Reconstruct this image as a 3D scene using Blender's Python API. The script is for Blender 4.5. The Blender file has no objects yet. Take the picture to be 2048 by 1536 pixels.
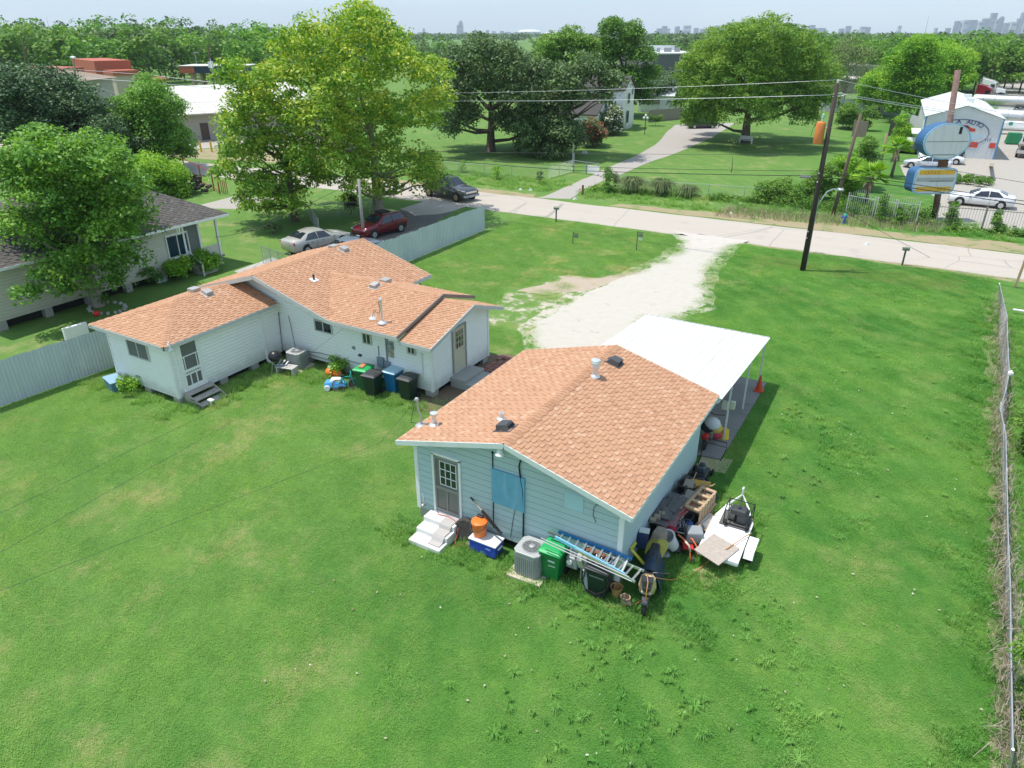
import bpy, bmesh, math, random
import numpy as np
from mathutils import Vector, Matrix
R = math.radians
random.seed(7); rng = np.random.default_rng(7)
S = bpy.context.scene; COL = S.collection

# ---------------------------------------------------------------- camera, sky, sun, exposure
CAM_Z = 13.5; PITCH = 26.306; YAW = 30.3; FPX = 1420.0
cd = bpy.data.cameras.new('camera'); cam = bpy.data.objects.new('camera', cd); COL.objects.link(cam)
cam.location = (0, 0, CAM_Z); cam.rotation_euler = (R(90-PITCH), 0, R(YAW))
cd.sensor_width = 36; cd.lens = 36*FPX/2048; cd.clip_start = .1; cd.clip_end = 40000
S.camera = cam
SUN = Vector((-.327, -.133, 1)).normalized()
sun_el = math.asin(SUN.z); sun_az = math.atan2(SUN.x, SUN.y)
wd = bpy.data.worlds.new('World'); S.world = wd; wd.use_nodes = True
nt = wd.node_tree; nt.nodes.clear()
o_ = nt.nodes.new('ShaderNodeOutputWorld'); bg = nt.nodes.new('ShaderNodeBackground'); sk = nt.nodes.new('ShaderNodeTexSky')
sk.sky_type = 'NISHITA'; sk.sun_disc = False; sk.sun_elevation = sun_el; sk.sun_rotation = sun_az
sk.air_density = 1.0; sk.dust_density = .6; sk.ozone_density = 1.5; sk.altitude = 30
bg.inputs[1].default_value = .15
# thin high overcast veil over the blue: faint drifting cloud, the same all round
tc = nt.nodes.new('ShaderNodeTexCoord'); mp_ = nt.nodes.new('ShaderNodeMapping'); mp_.inputs['Scale'].default_value = (1, 1, 4)
nz = nt.nodes.new('ShaderNodeTexNoise'); nz.inputs['Scale'].default_value = 2.2; nz.inputs['Detail'].default_value = 7
rp = nt.nodes.new('ShaderNodeMapRange'); rp.inputs[1].default_value = .35; rp.inputs[2].default_value = .75; rp.inputs[3].default_value = .62; rp.inputs[4].default_value = .82
mx = nt.nodes.new('ShaderNodeMix'); mx.data_type = 'RGBA'; mx.inputs[7].default_value = (2.1, 2.78, 3.4, 1)
for a_, b_ in ((tc.outputs['Generated'], mp_.inputs[0]), (mp_.outputs[0], nz.inputs['Vector']), (nz.outputs['Fac'], rp.inputs[0]), (rp.outputs[0], mx.inputs[0]), (sk.outputs[0], mx.inputs[6]), (mx.outputs[2], bg.inputs[0]), (bg.outputs[0], o_.inputs[0])): nt.links.new(a_, b_)
sl = bpy.data.lights.new('sun', 'SUN'); so = bpy.data.objects.new('sun', sl); COL.objects.link(so)
sl.energy = 2.6; sl.angle = R(.53); sl.color = (1, .955, .89)
so.rotation_euler = SUN.to_track_quat('Z', 'Y').to_euler(); so.location = (0, 0, 60)
S.view_settings.view_transform = 'Standard'; S.view_settings.look = 'None'
S.view_settings.exposure = .93; S.view_settings.gamma = 1; S.view_settings.use_curve_mapping = False

# ---------------------------------------------------------------- helpers
_cy, _sy = math.cos(R(YAW)), math.sin(R(YAW)); _cp, _sp = math.cos(R(PITCH)), math.sin(R(PITCH))
FW = Vector((-_sy*_cp, _cy*_cp, -_sp)); RT = Vector((_cy, _sy, 0)); UPV = RT.cross(FW)
CP = Vector((0, 0, CAM_Z))
def ray(px, py): return RT*((px-1024)/FPX) + UPV*((768-py)/FPX) + FW
def P(px, py, z=0.0):                      # survey helper: sight line meets the level z
    d = ray(px, py); return CP + d*((z-CAM_Z)/d.z)
def PU(px, py, u): d = ray(px, py); return CP + d*(u/d.x)
def PV(px, py, v): d = ray(px, py); return CP + d*(v/d.y)
def PD(px, py, dist): d = ray(px, py); return CP + d*(dist/math.hypot(d.x, d.y))
def depth(p): return (Vector(p)-CP).dot(FW)

def lerp(a, b, t): return a+(b-a)*t
class MB:
    def __init__(s): s.v = []; s.f = []; s.t = []
    def add(s, vs, fs, tone=.5):
        n = len(s.v); s.v += [tuple(q) for q in vs]
        for f in fs: s.f.append([i+n for i in f]); s.t.append(tone)
        return s
    def box(s, c, d, rot=None, tone=.5, taper=1.0):
        hx, hy, hz = d[0]/2, d[1]/2, d[2]/2
        vs = [Vector((x*hx*(taper if z > 0 else 1), y*hy*(taper if z > 0 else 1), z*hz)) for z in (-1, 1) for x, y in ((-1,-1),(1,-1),(1,1),(-1,1))]
        if rot is not None:
            m = rot if isinstance(rot, Matrix) else Matrix.Rotation(rot, 3, 'Z')
            vs = [m @ q for q in vs]
        c = Vector(c)
        return s.add([q+c for q in vs], [(3,2,1,0),(4,5,6,7),(0,1,5,4),(1,2,6,5),(2,3,7,6),(3,0,4,7)], tone)
    def bar(s, a, b, w, h=None, up=(0,0,1), tone=.5):
        a, b = Vector(a), Vector(b); h = h or w; d = (b-a)
        if d.length < 1e-6: return s
        d.normalize(); u = Vector(up)
        if abs(d.dot(u)) > .98: u = Vector((1,0,0))
        x = d.cross(u).normalized()*(w/2); y = x.cross(d).normalized()*(h/2)
        vs = [a-x-y, a+x-y, a+x+y, a-x+y, b-x-y, b+x-y, b+x+y, b-x+y]
        return s.add(vs, [(3,2,1,0),(4,5,6,7),(0,1,5,4),(1,2,6,5),(2,3,7,6),(3,0,4,7)], tone)
    def tube(s, pts, r, n=8, cap=True, tone=.5):
        pts = [Vector(p) for p in pts]; k = len(pts); rr = r if isinstance(r, (list, tuple)) else [r]*k
        base = len(s.v); prev = None
        for i, p in enumerate(pts):
            d = (pts[min(i+1, k-1)]-pts[max(i-1, 0)])
            d = d.normalized() if d.length > 1e-9 else Vector((0,0,1))
            if prev is None:
                ref = Vector((0,0,1)) if abs(d.z) < .9 else Vector((1,0,0)); x = d.cross(ref).normalized()
            else:
                x = (prev - d*prev.dot(d)); x = x.normalized() if x.length > 1e-6 else d.orthogonal().normalized()
            prev = x; y = d.cross(x)
            for j in range(n):
                a = 2*math.pi*j/n; s.v.append(tuple(p + x*(rr[i]*math.cos(a)) + y*(rr[i]*math.sin(a))))
        for i in range(k-1):
            for j in range(n):
                a = base+i*n+j; b = base+i*n+(j+1) % n; s.f.append([a, b, b+n, a+n]); s.t.append(tone)
        if cap:
            s.f.append([base+j for j in range(n)][::-1]); s.f.append([base+(k-1)*n+j for j in range(n)]); s.t += [tone]*2
        return s
    def cyl(s, a, b, r0, r1=None, n=14, cap=True, tone=.5): return s.tube([a, b], [r0, r0 if r1 is None else r1], n, cap, tone)
    def lathe(s, prof, c=(0,0,0), n=18, tone=.5, m=None):
        base = len(s.v); c = Vector(c)
        for r, z in prof:
            for j in range(n):
                a = 2*math.pi*j/n; q = Vector((r*math.cos(a), r*math.sin(a), z))
                s.v.append(tuple(c + (m @ q if m else q)))
        for i in range(len(prof)-1):
            for j in range(n):
                a = base+i*n+j; b = base+i*n+(j+1) % n; s.f.append([a, b, b+n, a+n]); s.t.append(tone)
        s.f.append([base+j for j in range(n)][::-1]); s.f.append([base+(len(prof)-1)*n+j for j in range(n)]); s.t += [tone]*2
        return s
    def ext(s, poly, vec, tone=.5):          # extrude a planar polygon
        poly = [Vector(p) for p in poly]; vec = Vector(vec); n = len(poly)
        fs = [list(range(n))[::-1], list(range(n, 2*n))] + [[i, (i+1) % n, (i+1) % n+n, i+n] for i in range(n)]
        return s.add(poly+[p+vec for p in poly], fs, tone)
    def loft(s, rings, close=True, cap=True, tone=.5):
        base = len(s.v); n = len(rings[0])
        for r in rings: s.v += [tuple(q) for q in r]
        for i in range(len(rings)-1):
            for j in range(n if close else n-1):
                a = base+i*n+j; b = base+i*n+(j+1) % n; s.f.append([a, b, b+n, a+n]); s.t.append(tone)
        if cap and close:
            s.f.append([base+j for j in range(n)][::-1]); s.f.append([base+(len(rings)-1)*n+j for j in range(n)]); s.t += [tone]*2
        return s
    def ball(s, c, r, n=10, tone=.5, sq=(1,1,1)):
        k = n//2; prof = [(max(1e-4, r*math.sin(math.pi*i/k)), -r*math.cos(math.pi*i/k)) for i in range(k+1)]
        return s.lathe(prof, c, n, tone, Matrix.Diagonal(sq))
    def build(s, name, mat, parent=None, smooth=False, bevel=0, world=True, tone=False):
        off = Vector((0,0,0))
        if parent is not None and world:
            q = parent
            while q is not None: off += q.location; q = q.parent
        me = bpy.data.meshes.new(name)
        me.from_pydata([(x-off.x, y-off.y, z-off.z) for x, y, z in s.v] if off.length else s.v, [], s.f)
        if tone:
            a = me.attributes.new('tone', 'FLOAT', 'FACE'); a.data.foreach_set('value', np.array(s.t, np.float32))
        if smooth: me.polygons.foreach_set('use_smooth', [True]*len(me.polygons))
        me.materials.append(mat); me.validate(clean_customdata=False)
        bm = bmesh.new(); bm.from_mesh(me); bmesh.ops.recalc_face_normals(bm, faces=bm.faces); bm.to_mesh(me); bm.free()
        o = bpy.data.objects.new(name, me); COL.objects.link(o); o.parent = parent
        if bevel:
            b = o.modifiers.new('bevel', 'BEVEL'); b.width = bevel; b.segments = 2; b.limit_method = 'ANGLE'; b.angle_limit = R(40)
        if smooth and smooth != 1:
            try:
                with bpy.context.temp_override(object=o, active_object=o, selected_objects=[o], selected_editable_objects=[o]): bpy.ops.object.shade_smooth_by_angle(angle=R(smooth))
            except Exception: pass
        return o

def tag(o, label=None, cat=None, group=None, kind=None):
    if label: o['label'] = label
    if cat: o['category'] = cat
    if group: o['group'] = group
    if kind: o['kind'] = kind
    return o
def thing(name, label, cat, loc=(0,0,0), rz=0, group=None):
    o = bpy.data.objects.new(name, None); COL.objects.link(o); o.location = loc; o.rotation_euler = (0,0,rz)
    o.empty_display_size = .2
    return tag(o, label, cat, group)
def struct(o): o['kind'] = 'structure'; return o
def dup(root, loc, rz=0, label=None, sc=None):
    r = root.copy(); COL.objects.link(r); r.location = loc; r.rotation_euler = (0,0,rz)
    if label: r['label'] = label
    if sc: r.scale = sc if isinstance(sc, tuple) else (sc,)*3
    for ch in list(root.children):
        c = ch.copy(); COL.objects.link(c); c.parent = r
        for g in ch.children:
            d = g.copy(); COL.objects.link(d); d.parent = c
    return r

# ---------------------------------------------------------------- materials (procedural)
class NT:
    def __init__(s, name):
        s.m = bpy.data.materials.new(name); s.m.use_nodes = True; s.t = s.m.node_tree; s.t.nodes.clear()
        s.out = s.n('ShaderNodeOutputMaterial'); s.b = s.n('ShaderNodeBsdfPrincipled'); s.l(s.b.outputs[0], s.out.inputs[0])
        s.geo = s.n('ShaderNodeNewGeometry')
    def n(s, ty, **k):
        q = s.t.nodes.new(ty)
        for a, b in k.items(): setattr(q, a, b)
        return q
    def l(s, a, b): s.t.links.new(a, b)
    def noise(s, scale, detail=4, rough=.55, vec=None, dist=0):
        q = s.n('ShaderNodeTexNoise'); q.inputs['Scale'].default_value = scale; q.inputs['Detail'].default_value = detail
        q.inputs['Roughness'].default_value = rough; q.inputs['Distortion'].default_value = dist
        s.l(vec or s.geo.outputs['Position'], q.inputs['Vector']); return q.outputs['Fac']
    def ramp(s, fac, stops):
        q = s.n('ShaderNodeValToRGB'); e = q.color_ramp.elements
        while len(e) < len(stops): e.new(.5)
        for k, (p, c) in enumerate(stops): e[k].position = p; e[k].color = (*c, 1) if len(c) == 3 else c
        s.l(fac, q.inputs[0]); return q.outputs[0]
    def mix(s, fac, a, b, mode='MIX'):
        q = s.n('ShaderNodeMix', data_type='RGBA', blend_type=mode)
        for sock, val in ((q.inputs[0], fac), (q.inputs[6], a), (q.inputs[7], b)):
            if hasattr(val, 'links'): s.l(val, sock)
            elif isinstance(val, (int, float)): sock.default_value = val
            else: sock.default_value = (*val, 1)
        return q.outputs[2]
    def math(s, op, a, b=0):
        q = s.n('ShaderNodeMath', operation=op)
        for sock, val in ((q.inputs[0], a), (q.inputs[1], b)):
            if hasattr(val, 'links'): s.l(val, sock)
            else: sock.default_value = val
        return q.outputs[0]
    def smooth(s, v, a, b):
        q = s.n('ShaderNodeMapRange', interpolation_type='SMOOTHSTEP'); q.inputs[1].default_value = a; q.inputs[2].default_value = b
        s.l(v, q.inputs[0]); return q.outputs[0]
    def stretch(s, sx, sy, sz):
        q = s.n('ShaderNodeMapping'); q.inputs['Scale'].default_value = (sx, sy, sz); s.l(s.geo.outputs['Position'], q.inputs[0]); return q.outputs[0]
    def attr(s, name): q = s.n('ShaderNodeAttribute', attribute_name=name); return q.outputs['Fac']
    def bump(s, fac, strength, dist=.02):
        q = s.n('ShaderNodeBump'); q.inputs['Strength'].default_value = strength; q.inputs['Distance'].default_value = dist
        s.l(fac, q.inputs['Height']); s.l(q.outputs[0], s.b.inputs['Normal'])
    def done(s, col, rough=.6, metal=0, spec=.5):
        sock = s.b.inputs['Base Color']
        if hasattr(col, 'links'): s.l(col, sock)
        else: sock.default_value = (*col, 1)
        if hasattr(rough, 'links'): s.l(rough, s.b.inputs['Roughness'])
        else: s.b.inputs['Roughness'].default_value = rough
        s.b.inputs['Metallic'].default_value = metal; s.b.inputs['Specular IOR Level'].default_value = spec
        return s.m
_mc = {}
def mul(c, k): return tuple(min(1, x*k) for x in c)
def M(name, col, rough=.6, metal=0, var=.18, scale=2.5, bump=0, bscale=60, dirt=None, damt=.35, spec=.4, streak=False, coat=0):
    if name in _mc: return _mc[name]
    t = NT(name); f = t.noise(scale, 5, .6)
    c = t.mix(f, mul(col, 1-var), mul(col, 1+var))
    if dirt is not None:
        g = t.noise(scale*.7, 6, .7, t.stretch(3, 3, .35) if streak else None)
        c = t.mix(t.math('MULTIPLY', t.smooth(g, .5, .75), damt), c, dirt)
    if bump: t.bump(t.noise(bscale, 4), bump)
    if coat: t.b.inputs['Coat Weight'].default_value = coat; t.b.inputs['Coat Roughness'].default_value = .06
    _mc[name] = t.done(c, rough, metal, spec); return _mc[name]
def glass(name, col=(.02,.025,.03), rough=.06):
    if name in _mc: return _mc[name]
    t = NT(name); _mc[name] = t.done(t.mix(t.noise(1.2, 3), mul(col, .6), mul(col, 1.6)), rough, 0, .9); return _mc[name]

def lawn_colour(t, dry=1.0):
    a = t.noise(.11, 6, .62); b = t.noise(.5, 6, .68); c = t.noise(3.2, 5, .7)
    w = t.n('ShaderNodeTexWave', bands_direction='DIAGONAL'); w.inputs['Scale'].default_value = .34; w.inputs['Distortion'].default_value = 9; w.inputs['Detail'].default_value = 4; w.inputs['Detail Scale'].default_value = .35; t.l(t.geo.outputs['Position'], w.inputs['Vector'])
    sx = t.n('ShaderNodeSeparateXYZ'); t.l(t.geo.outputs['Position'], sx.inputs[0]); we = t.smooth(t.math('ADD', sx.outputs[0], t.math('MULTIPLY', a, 14)), 1, -12)  # the west side of the yard is drier
    col = t.mix(t.smooth(a, .36, .66), (.05,.15,.026), (.088,.195,.036))
    col = t.mix(t.math('MULTIPLY', we, .6), col, (.125,.215,.055))
    col = t.mix(t.math('MULTIPLY', t.smooth(b, .42, .72), .7), col, (.13,.225,.048))
    col = t.mix(t.math('MULTIPLY', t.smooth(w.outputs['Fac'], .3, .95), .13), col, (.17,.26,.07))
    col = t.mix(t.math('MULTIPLY', t.smooth(t.noise(.9, 5, .7), .55, .75), .5), col, (.05,.14,.028))
    d = t.math('MULTIPLY', t.smooth(t.noise(.42, 8, .74), .48, .72), t.math('ADD', t.math('MULTIPLY', we, .55), t.math('MULTIPLY', t.smooth(t.noise(.09, 4), .4, .6), .6)))
    col = t.mix(t.math('MULTIPLY', d, .8*dry), col, (.27,.26,.12))
    return t.mix(t.math('MULTIPLY', t.smooth(c, .35, .75), .5), col, t.mix(1.0, col, (1.35,1.28,1.2), 'MULTIPLY')), c
def mat_ground():
    t = NT('lawn_ground'); col, c = lawn_colour(t)
    t.bump(t.noise(16, 5, .7), .5, .04); return t.done(col, .95, 0, .1)
def mat_blades():
    t = NT('grass_blades'); col, c = lawn_colour(t)
    tn = t.attr('tone'); col = t.mix(t.math('MULTIPLY', t.smooth(tn, 0, 1), .85), t.mix(1.0, col, (1.6,1.5,1.5), 'MULTIPLY'), t.mix(1.0, col, (3.1,2.7,3.4), 'MULTIPLY'))
    m = t.done(col, .55, 0, .25)
    tr = t.n('ShaderNodeBsdfTranslucent'); t.l(t.mix(1.0, col, (1.2,1.3,.5), 'MULTIPLY'), tr.inputs[0])
    ms = t.n('ShaderNodeMixShader'); ms.inputs[0].default_value = .4; t.l(t.b.outputs[0], ms.inputs[1]); t.l(tr.outputs[0], ms.inputs[2]); t.l(ms.outputs[0], t.out.inputs[0])
    return m
def mat_leaf(name, dark, mid, light, rough=.42, trans=.28, spec=.5):
    t = NT(name); tn = t.attr('tone'); nz = t.noise(.7, 4, .6)
    f = t.math('ADD', t.math('MULTIPLY', tn, .65), t.math('MULTIPLY', nz, .35))
    col = t.ramp(f, [(.2, dark), (.5, mid), (.82, light)])
    t.done(col, rough+.12, 0, spec*.5)
    tr = t.n('ShaderNodeBsdfTranslucent'); t.l(t.mix(1.0, col, (1.35,1.4,.45), 'MULTIPLY'), tr.inputs[0])
    ms = t.n('ShaderNodeMixShader'); ms.inputs[0].default_value = trans; t.l(t.b.outputs[0], ms.inputs[1]); t.l(tr.outputs[0], ms.inputs[2]); t.l(ms.outputs[0], t.out.inputs[0])
    return t.m
def mat_shingle(name, lo, mid, hi):
    t = NT(name); tn = t.attr('tone')
    col = t.ramp(tn, [(0, lo), (.45, mid), (.75, mid), (1, hi)])
    col = t.mix(t.math('MULTIPLY', t.smooth(t.noise(1.1, 5, .65), .5, .8), .2), col, mul(lo, .7))
    g = t.noise(120, 2, .8); col = t.mix(t.smooth(g, .3, .7), t.mix(1.0, col, (.82,.8,.78), 'MULTIPLY'), t.mix(1.0, col, (1.16,1.17,1.2), 'MULTIPLY'))
    t.bump(g, .35, .006); return t.done(col, .9, 0, .15)

def mat_siding(name, col, mud):
    t = NT(name); st = t.stretch(3, 3, .35); n_ = t.noise(.9, 5, .6); c = t.mix(n_, mul(col, .95), mul(col, 1.04))
    c = t.mix(t.math('MULTIPLY', t.smooth(t.noise(1.1, 6, .7, st), .54, .78), .24), c, mud)
    sp = t.n('ShaderNodeSeparateXYZ'); t.l(t.geo.outputs['Position'], sp.inputs[0]); zz = t.math('ADD', sp.outputs[2], t.math('MULTIPLY', t.noise(2.4, 6, .75), -.9))
    c = t.mix(t.math('MULTIPLY', t.smooth(zz, .4, -.2), .45), c, mul(mud, .62))
    c = t.mix(t.math('MULTIPLY', t.smooth(t.noise(7, 5, .8), .66, .74), .35), c, mul(mud, .7))
    return t.done(c, .6, 0, .35)
# ---------------------------------------------------------------- lapped pieces (shingles, siding)
def clip2(poly, axis, val, keep_less):
    out = []
    for i in range(len(poly)):
        a, b = poly[i], poly[(i+1) % len(poly)]
        ia = (a[axis] <= val) == keep_less; ib = (b[axis] <= val) == keep_less
        if ia: out.append(a)
        if ia != ib:
            k = (val-a[axis])/(b[axis]-a[axis]); out.append((lerp(a[0], b[0], k), lerp(a[1], b[1], k)))
    return out
def area2(p): return abs(sum(p[i][0]*p[(i+1) % len(p)][1]-p[(i+1) % len(p)][0]*p[i][1] for i in range(len(p))))/2
def lap(poly, ds, n, h, w=None, tb=.018, tt=.004, over=1.03, t0=None, jit=0, stag=1.0):
    """cut a convex planar polygon into lapped courses; yields (verts, faces, centre, whole, corner, size)"""
    poly = [Vector(p) for p in poly]; ds = Vector(ds).normalized(); n = Vector(n).normalized(); dt = n.cross(ds).normalized()
    o = poly[0]; p2 = [((q-o).dot(ds), (q-o).dot(dt)) for q in poly]
    smin, smax = min(p[0] for p in p2), max(p[0] for p in p2); tmin, tmax = min(p[1] for p in p2), max(p[1] for p in p2)
    out = []; k = 0; t = tmin if t0 is None else t0
    while t < tmax-1e-3:
        row = clip2(clip2(p2, 1, t, False), 1, min(t+h*over, tmax), True) if True else p2
        if len(row) >= 3:
            if w is None: cells = [(smin-.01, smax+.01)]
            else:
                off = (k*stag % 2)*w+(.37*w if k % 2 else 0) + (random.uniform(-.04, .04)*w if jit else 0); cells = []; s0 = smin-off
                while s0 < smax: cells.append((s0, s0+w)); s0 += w
            for ci, (a, b) in enumerate(cells):
                c = clip2(clip2(row, 0, a+(.003 if w else 0), False), 0, b-(.003 if w else 0), True)
                if len(c) < 3 or area2(c) < 2e-4: continue
                kk = (jit if ci % 2 else 0) if jit else 0
                base = [o+ds*q[0]+dt*q[1] for q in c]
                top = [base[i]+n*(lerp(tb+kk, tt, min(1, max(0, (c[i][1]-t)/(h*over))))) for i in range(len(c))]
                m = len(c); fs = [list(range(m, 2*m))]+[[i, (i+1) % m, (i+1) % m+m, i+m] for i in range(m)]
                cen = sum(base, Vector())/m; whole = w is not None and abs(area2(c)-(w-.006)*h*over) < 1e-3*w
                out.append((base+top, fs, cen, whole, o+ds*(a+.003)+dt*t, kk))
        t += h; k += 1
    return out
SHV = {}
def shingle_roof(roof, planes, mat, h=.13, w=.18, limit=300, tb=.008):
    """planes: (poly, eave direction, normal). Nearest whole shingles become objects, the rest one stuff part."""
    allp = []
    for poly, ds, n in planes:
        for q in lap(poly, ds, n, h, w, tb, .002, 1.06, None, .015): allp.append((q, Vector(ds).normalized(), Vector(n).normalized()))
    allp.sort(key=lambda e: (e[0][2]-CP).length)
    vis = [e for e in allp if e[0][3] and e[2].dot(CP-e[0][2]) > 0]
    chosen = set(id(e) for e in vis[:limit])
    off = Vector(); q = roof
    while q is not None: off += q.location; q = q.parent
    key = (mat.name, h, w)
    if key not in SHV:
        SHV[key] = []
        for k in range(10):
            b = MB(); th = [.007,.023][k % 2]+.003*random.random(); W = w-.006; H = h*1.06
            b.add([(0,0,0),(W,0,0),(W,H,0),(0,H,0),(0,0,th),(W,0,th),(W,H,.003),(0,H,.003)], [(4,5,6,7),(0,1,5,4),(1,2,6,5),(2,3,7,6),(3,0,4,7)], tone=[.5,.45,.25,.62,.6,.35,.72,.85,.55,.5][k])
            me = bpy.data.meshes.new('shingle'); me.from_pydata(b.v, [], b.f); a = me.attributes.new('tone', 'FLOAT', 'FACE'); a.data.foreach_set('value', np.array(b.t, np.float32)); me.materials.append(mat); SHV[key].append(me)
    rest = MB()
    for e in allp:
        (vs, fs, cen, whole, cor, kk), ds, n = e
        if id(e) in chosen:
            o = bpy.data.objects.new('shingle', SHV[key][random.randrange(5)*2+(1 if kk > .005 else 0)]); COL.objects.link(o); o.parent = roof
            dt = n.cross(ds); m = Matrix((ds, dt, n)).transposed().to_4x4(); m.translation = cor-off; o.matrix_local = m
        else: rest.add(vs, fs, random.choice([.5,.45,.2,.62,.6,.35,.72,.88,.55,.5,.6]))
    r = rest.build('shingle_courses', mat, roof, tone=True); r['kind'] = 'stuff'
def siding(wall, poly, ds, n, mat, h=.2, tb=.026):
    for vs, fs, cen, wh, cor, kk in lap(poly, ds, n, h, None, tb, .02, .915):
        MB().add(vs, fs).build('siding_board', mat, wall)
# ---------------------------------------------------------------- shared materials
WHITE = M('white_paint', (.8,.79,.77), .55, var=.05, dirt=(.5,.48,.43), damt=.25, streak=True)
TRIMW = M('trim_paint', (.72,.74,.73), .5, var=.06, dirt=(.45,.43,.4), damt=.3)
SIDW = mat_siding('white_siding', (.87,.86,.845), (.6,.58,.54))
SIDB = mat_siding('pale_blue_siding', (.44,.55,.565), (.5,.56,.52))
LAPSHADE_B = M('blue_lap_shade', (.2,.3,.31), .8, var=.1); LAPSHADE_W = M('white_lap_shade', (.45,.45,.45), .8, var=.1); LAPSHADE_N = M('beige_lap_shade', (.22,.2,.17), .8, var=.1)  # darker backing seen between boards, painted to stand in for their lap shadows
SIDN = mat_siding('beige_siding', (.58,.54,.46), (.4,.36,.29))
FASB = M('pale_fascia', (.6,.66,.63), .55, var=.08, dirt=(.3,.3,.27), damt=.35)
GREYTRIM = M('grey_fascia', (.5,.5,.48), .6, var=.08)
CONC = M('concrete', (.42,.4,.37), .85, var=.15, scale=2, bump=.3, dirt=(.2,.19,.17), damt=.5)
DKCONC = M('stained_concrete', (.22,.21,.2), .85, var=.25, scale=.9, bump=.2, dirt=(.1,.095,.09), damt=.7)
BLOCK = M('grey_block', (.36,.34,.31), .9, var=.15, bump=.3)
DARK = M('dark_void', (.018,.017,.016), .9, var=.3)
SOIL = M('bare_soil', (.16,.11,.075), .95, var=.25, scale=3, bump=.6, dirt=(.25,.2,.14), damt=.6)
METAL = M('galvanised', (.55,.56,.57), .38, .75, var=.15, scale=5)
ALU = M('aluminium', (.7,.71,.72), .3, .85, var=.1)
GREYM = M('grey_steel_paint', (.3,.32,.33), .5, .2, var=.12)
DKGREY = M('charcoal_plastic', (.045,.047,.05), .5, var=.2, dirt=(.12,.11,.1), damt=.3)
BLACK = M('black_rubber', (.018,.018,.019), .7, var=.3)
BLACKP = M('black_plastic', (.022,.023,.025), .35, var=.2)
ORANGE = M('orange_plastic', (.85,.19,.03), .4, var=.08)
REDP = M('red_paint', (.55,.03,.03), .4, var=.15, dirt=(.2,.06,.05), damt=.4)
YELLOW = M('yellow_plastic', (.72,.47,.03), .45, var=.12, dirt=(.35,.25,.06), damt=.4)
BLUEP = M('blue_plastic', (.03,.07,.42), .35, var=.12)
GREENP = M('green_plastic', (.012,.2,.045), .4, var=.12, dirt=(.05,.2,.09), damt=.35)
DKGREEN = M('dark_green_plastic', (.012,.03,.02), .42, var=.2, dirt=(.06,.07,.06), damt=.4)
WOODG = M('weathered_wood', (.27,.23,.19), .85, var=.2, scale=6, bump=.4, dirt=(.12,.1,.085), damt=.6)
WOODN = M('pale_timber', (.47,.33,.2), .8, var=.18, scale=6, bump=.3, dirt=(.25,.17,.1), damt=.5)
WOODD = M('creosote_wood', (.05,.036,.028), .85, var=.3, scale=8, bump=.5, dirt=(.12,.09,.07), damt=.4)
BRICKM = M('red_brick', (.27,.12,.09), .9, var=.25, scale=9, bump=.4)
GLASSD = glass('dark_glass'); GLASSG = M('screen_mesh', (.14,.145,.14), .6, var=.2)
SHING = mat_shingle('terracotta_shingle', (.36,.185,.11), (.468,.263,.158), (.56,.372,.25))
SHINGN = mat_shingle('grey_shingle', (.08,.075,.07), (.125,.115,.105), (.19,.18,.165))
GROUND = mat_ground(); BLADES = mat_blades()

# ---------------------------------------------------------------- ground, road, drives
def sheet(name, pts, z, mat, th=0):
    b = MB(); b.f.append(list(range(len(pts)))); b.t.append(.5); b.v = [(p[0], p[1], z) for p in pts]
    return struct(b.build(name, mat))
b = MB(); X = 12000
xs = [-X, -1500, -300, -120, -60, -30, 0, 30, 60, 120, 300, 1500, X]; ys = [-200, -30, 0, 20, 40, 60, 80, 120, 200, 400, 900, 3000, X]
b.v = [(x, y, 0) for y in ys for x in xs]; b.f = [[j*13+i, j*13+i+1, (j+1)*13+i+1, (j+1)*13+i] for j in range(12) for i in range(12)]; b.t = [.5]*144
struct(b.build('ground', GROUND))

def mat_road():
    t = NT('road_surface'); st = t.stretch(.06, 1.6, 1)
    c = t.mix(t.noise(1, 5, .6, st), (.4,.35,.3), (.49,.435,.375))
    c = t.mix(t.math('MULTIPLY', t.smooth(t.noise(.35, 5, .65), .55, .75), .4), c, (.27,.245,.22))
    cr = t.n('ShaderNodeTexVoronoi', feature='DISTANCE_TO_EDGE'); cr.inputs['Scale'].default_value = .16
    t.l(t.mix(.25, t.geo.outputs['Position'], t.n('ShaderNodeTexNoise').outputs['Color']), cr.inputs['Vector'])
    c = t.mix(t.smooth(cr.outputs[0], .0, .006), (.3,.27,.25), c)
    g = t.noise(45, 3, .7); c = t.mix(g, t.mix(1.0, c, (.88,)*3, 'MULTIPLY'), t.mix(1.0, c, (1.1,)*3, 'MULTIPLY'))
    t.bump(g, .3, .01); return t.done(c, .9, 0, .2)
ROAD = mat_road()
def wavy(a, b, n, amp, seed=0):
    r = random.Random(seed); return [(lerp(a[0], b[0], i/n)+(r.uniform(-1,1)*amp if 0 < i < n else 0), lerp(a[1], b[1], i/n)+(r.uniform(-1,1)*amp if 0 < i < n else 0)) for i in range(n+1)]
near = [(-260,40),(-160,45),(-110,47.5),(-75,49.6)] + wavy((-51,51.2),(120,52.9),90,.16,1)
far = [(120,60.4)] + wavy((110,60.4),(-50,57.2),90,.16,2) + [(-75,55.3),(-110,53.3),(-160,51),(-260,47)]
sheet('road', near+far, .008, ROAD)
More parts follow.
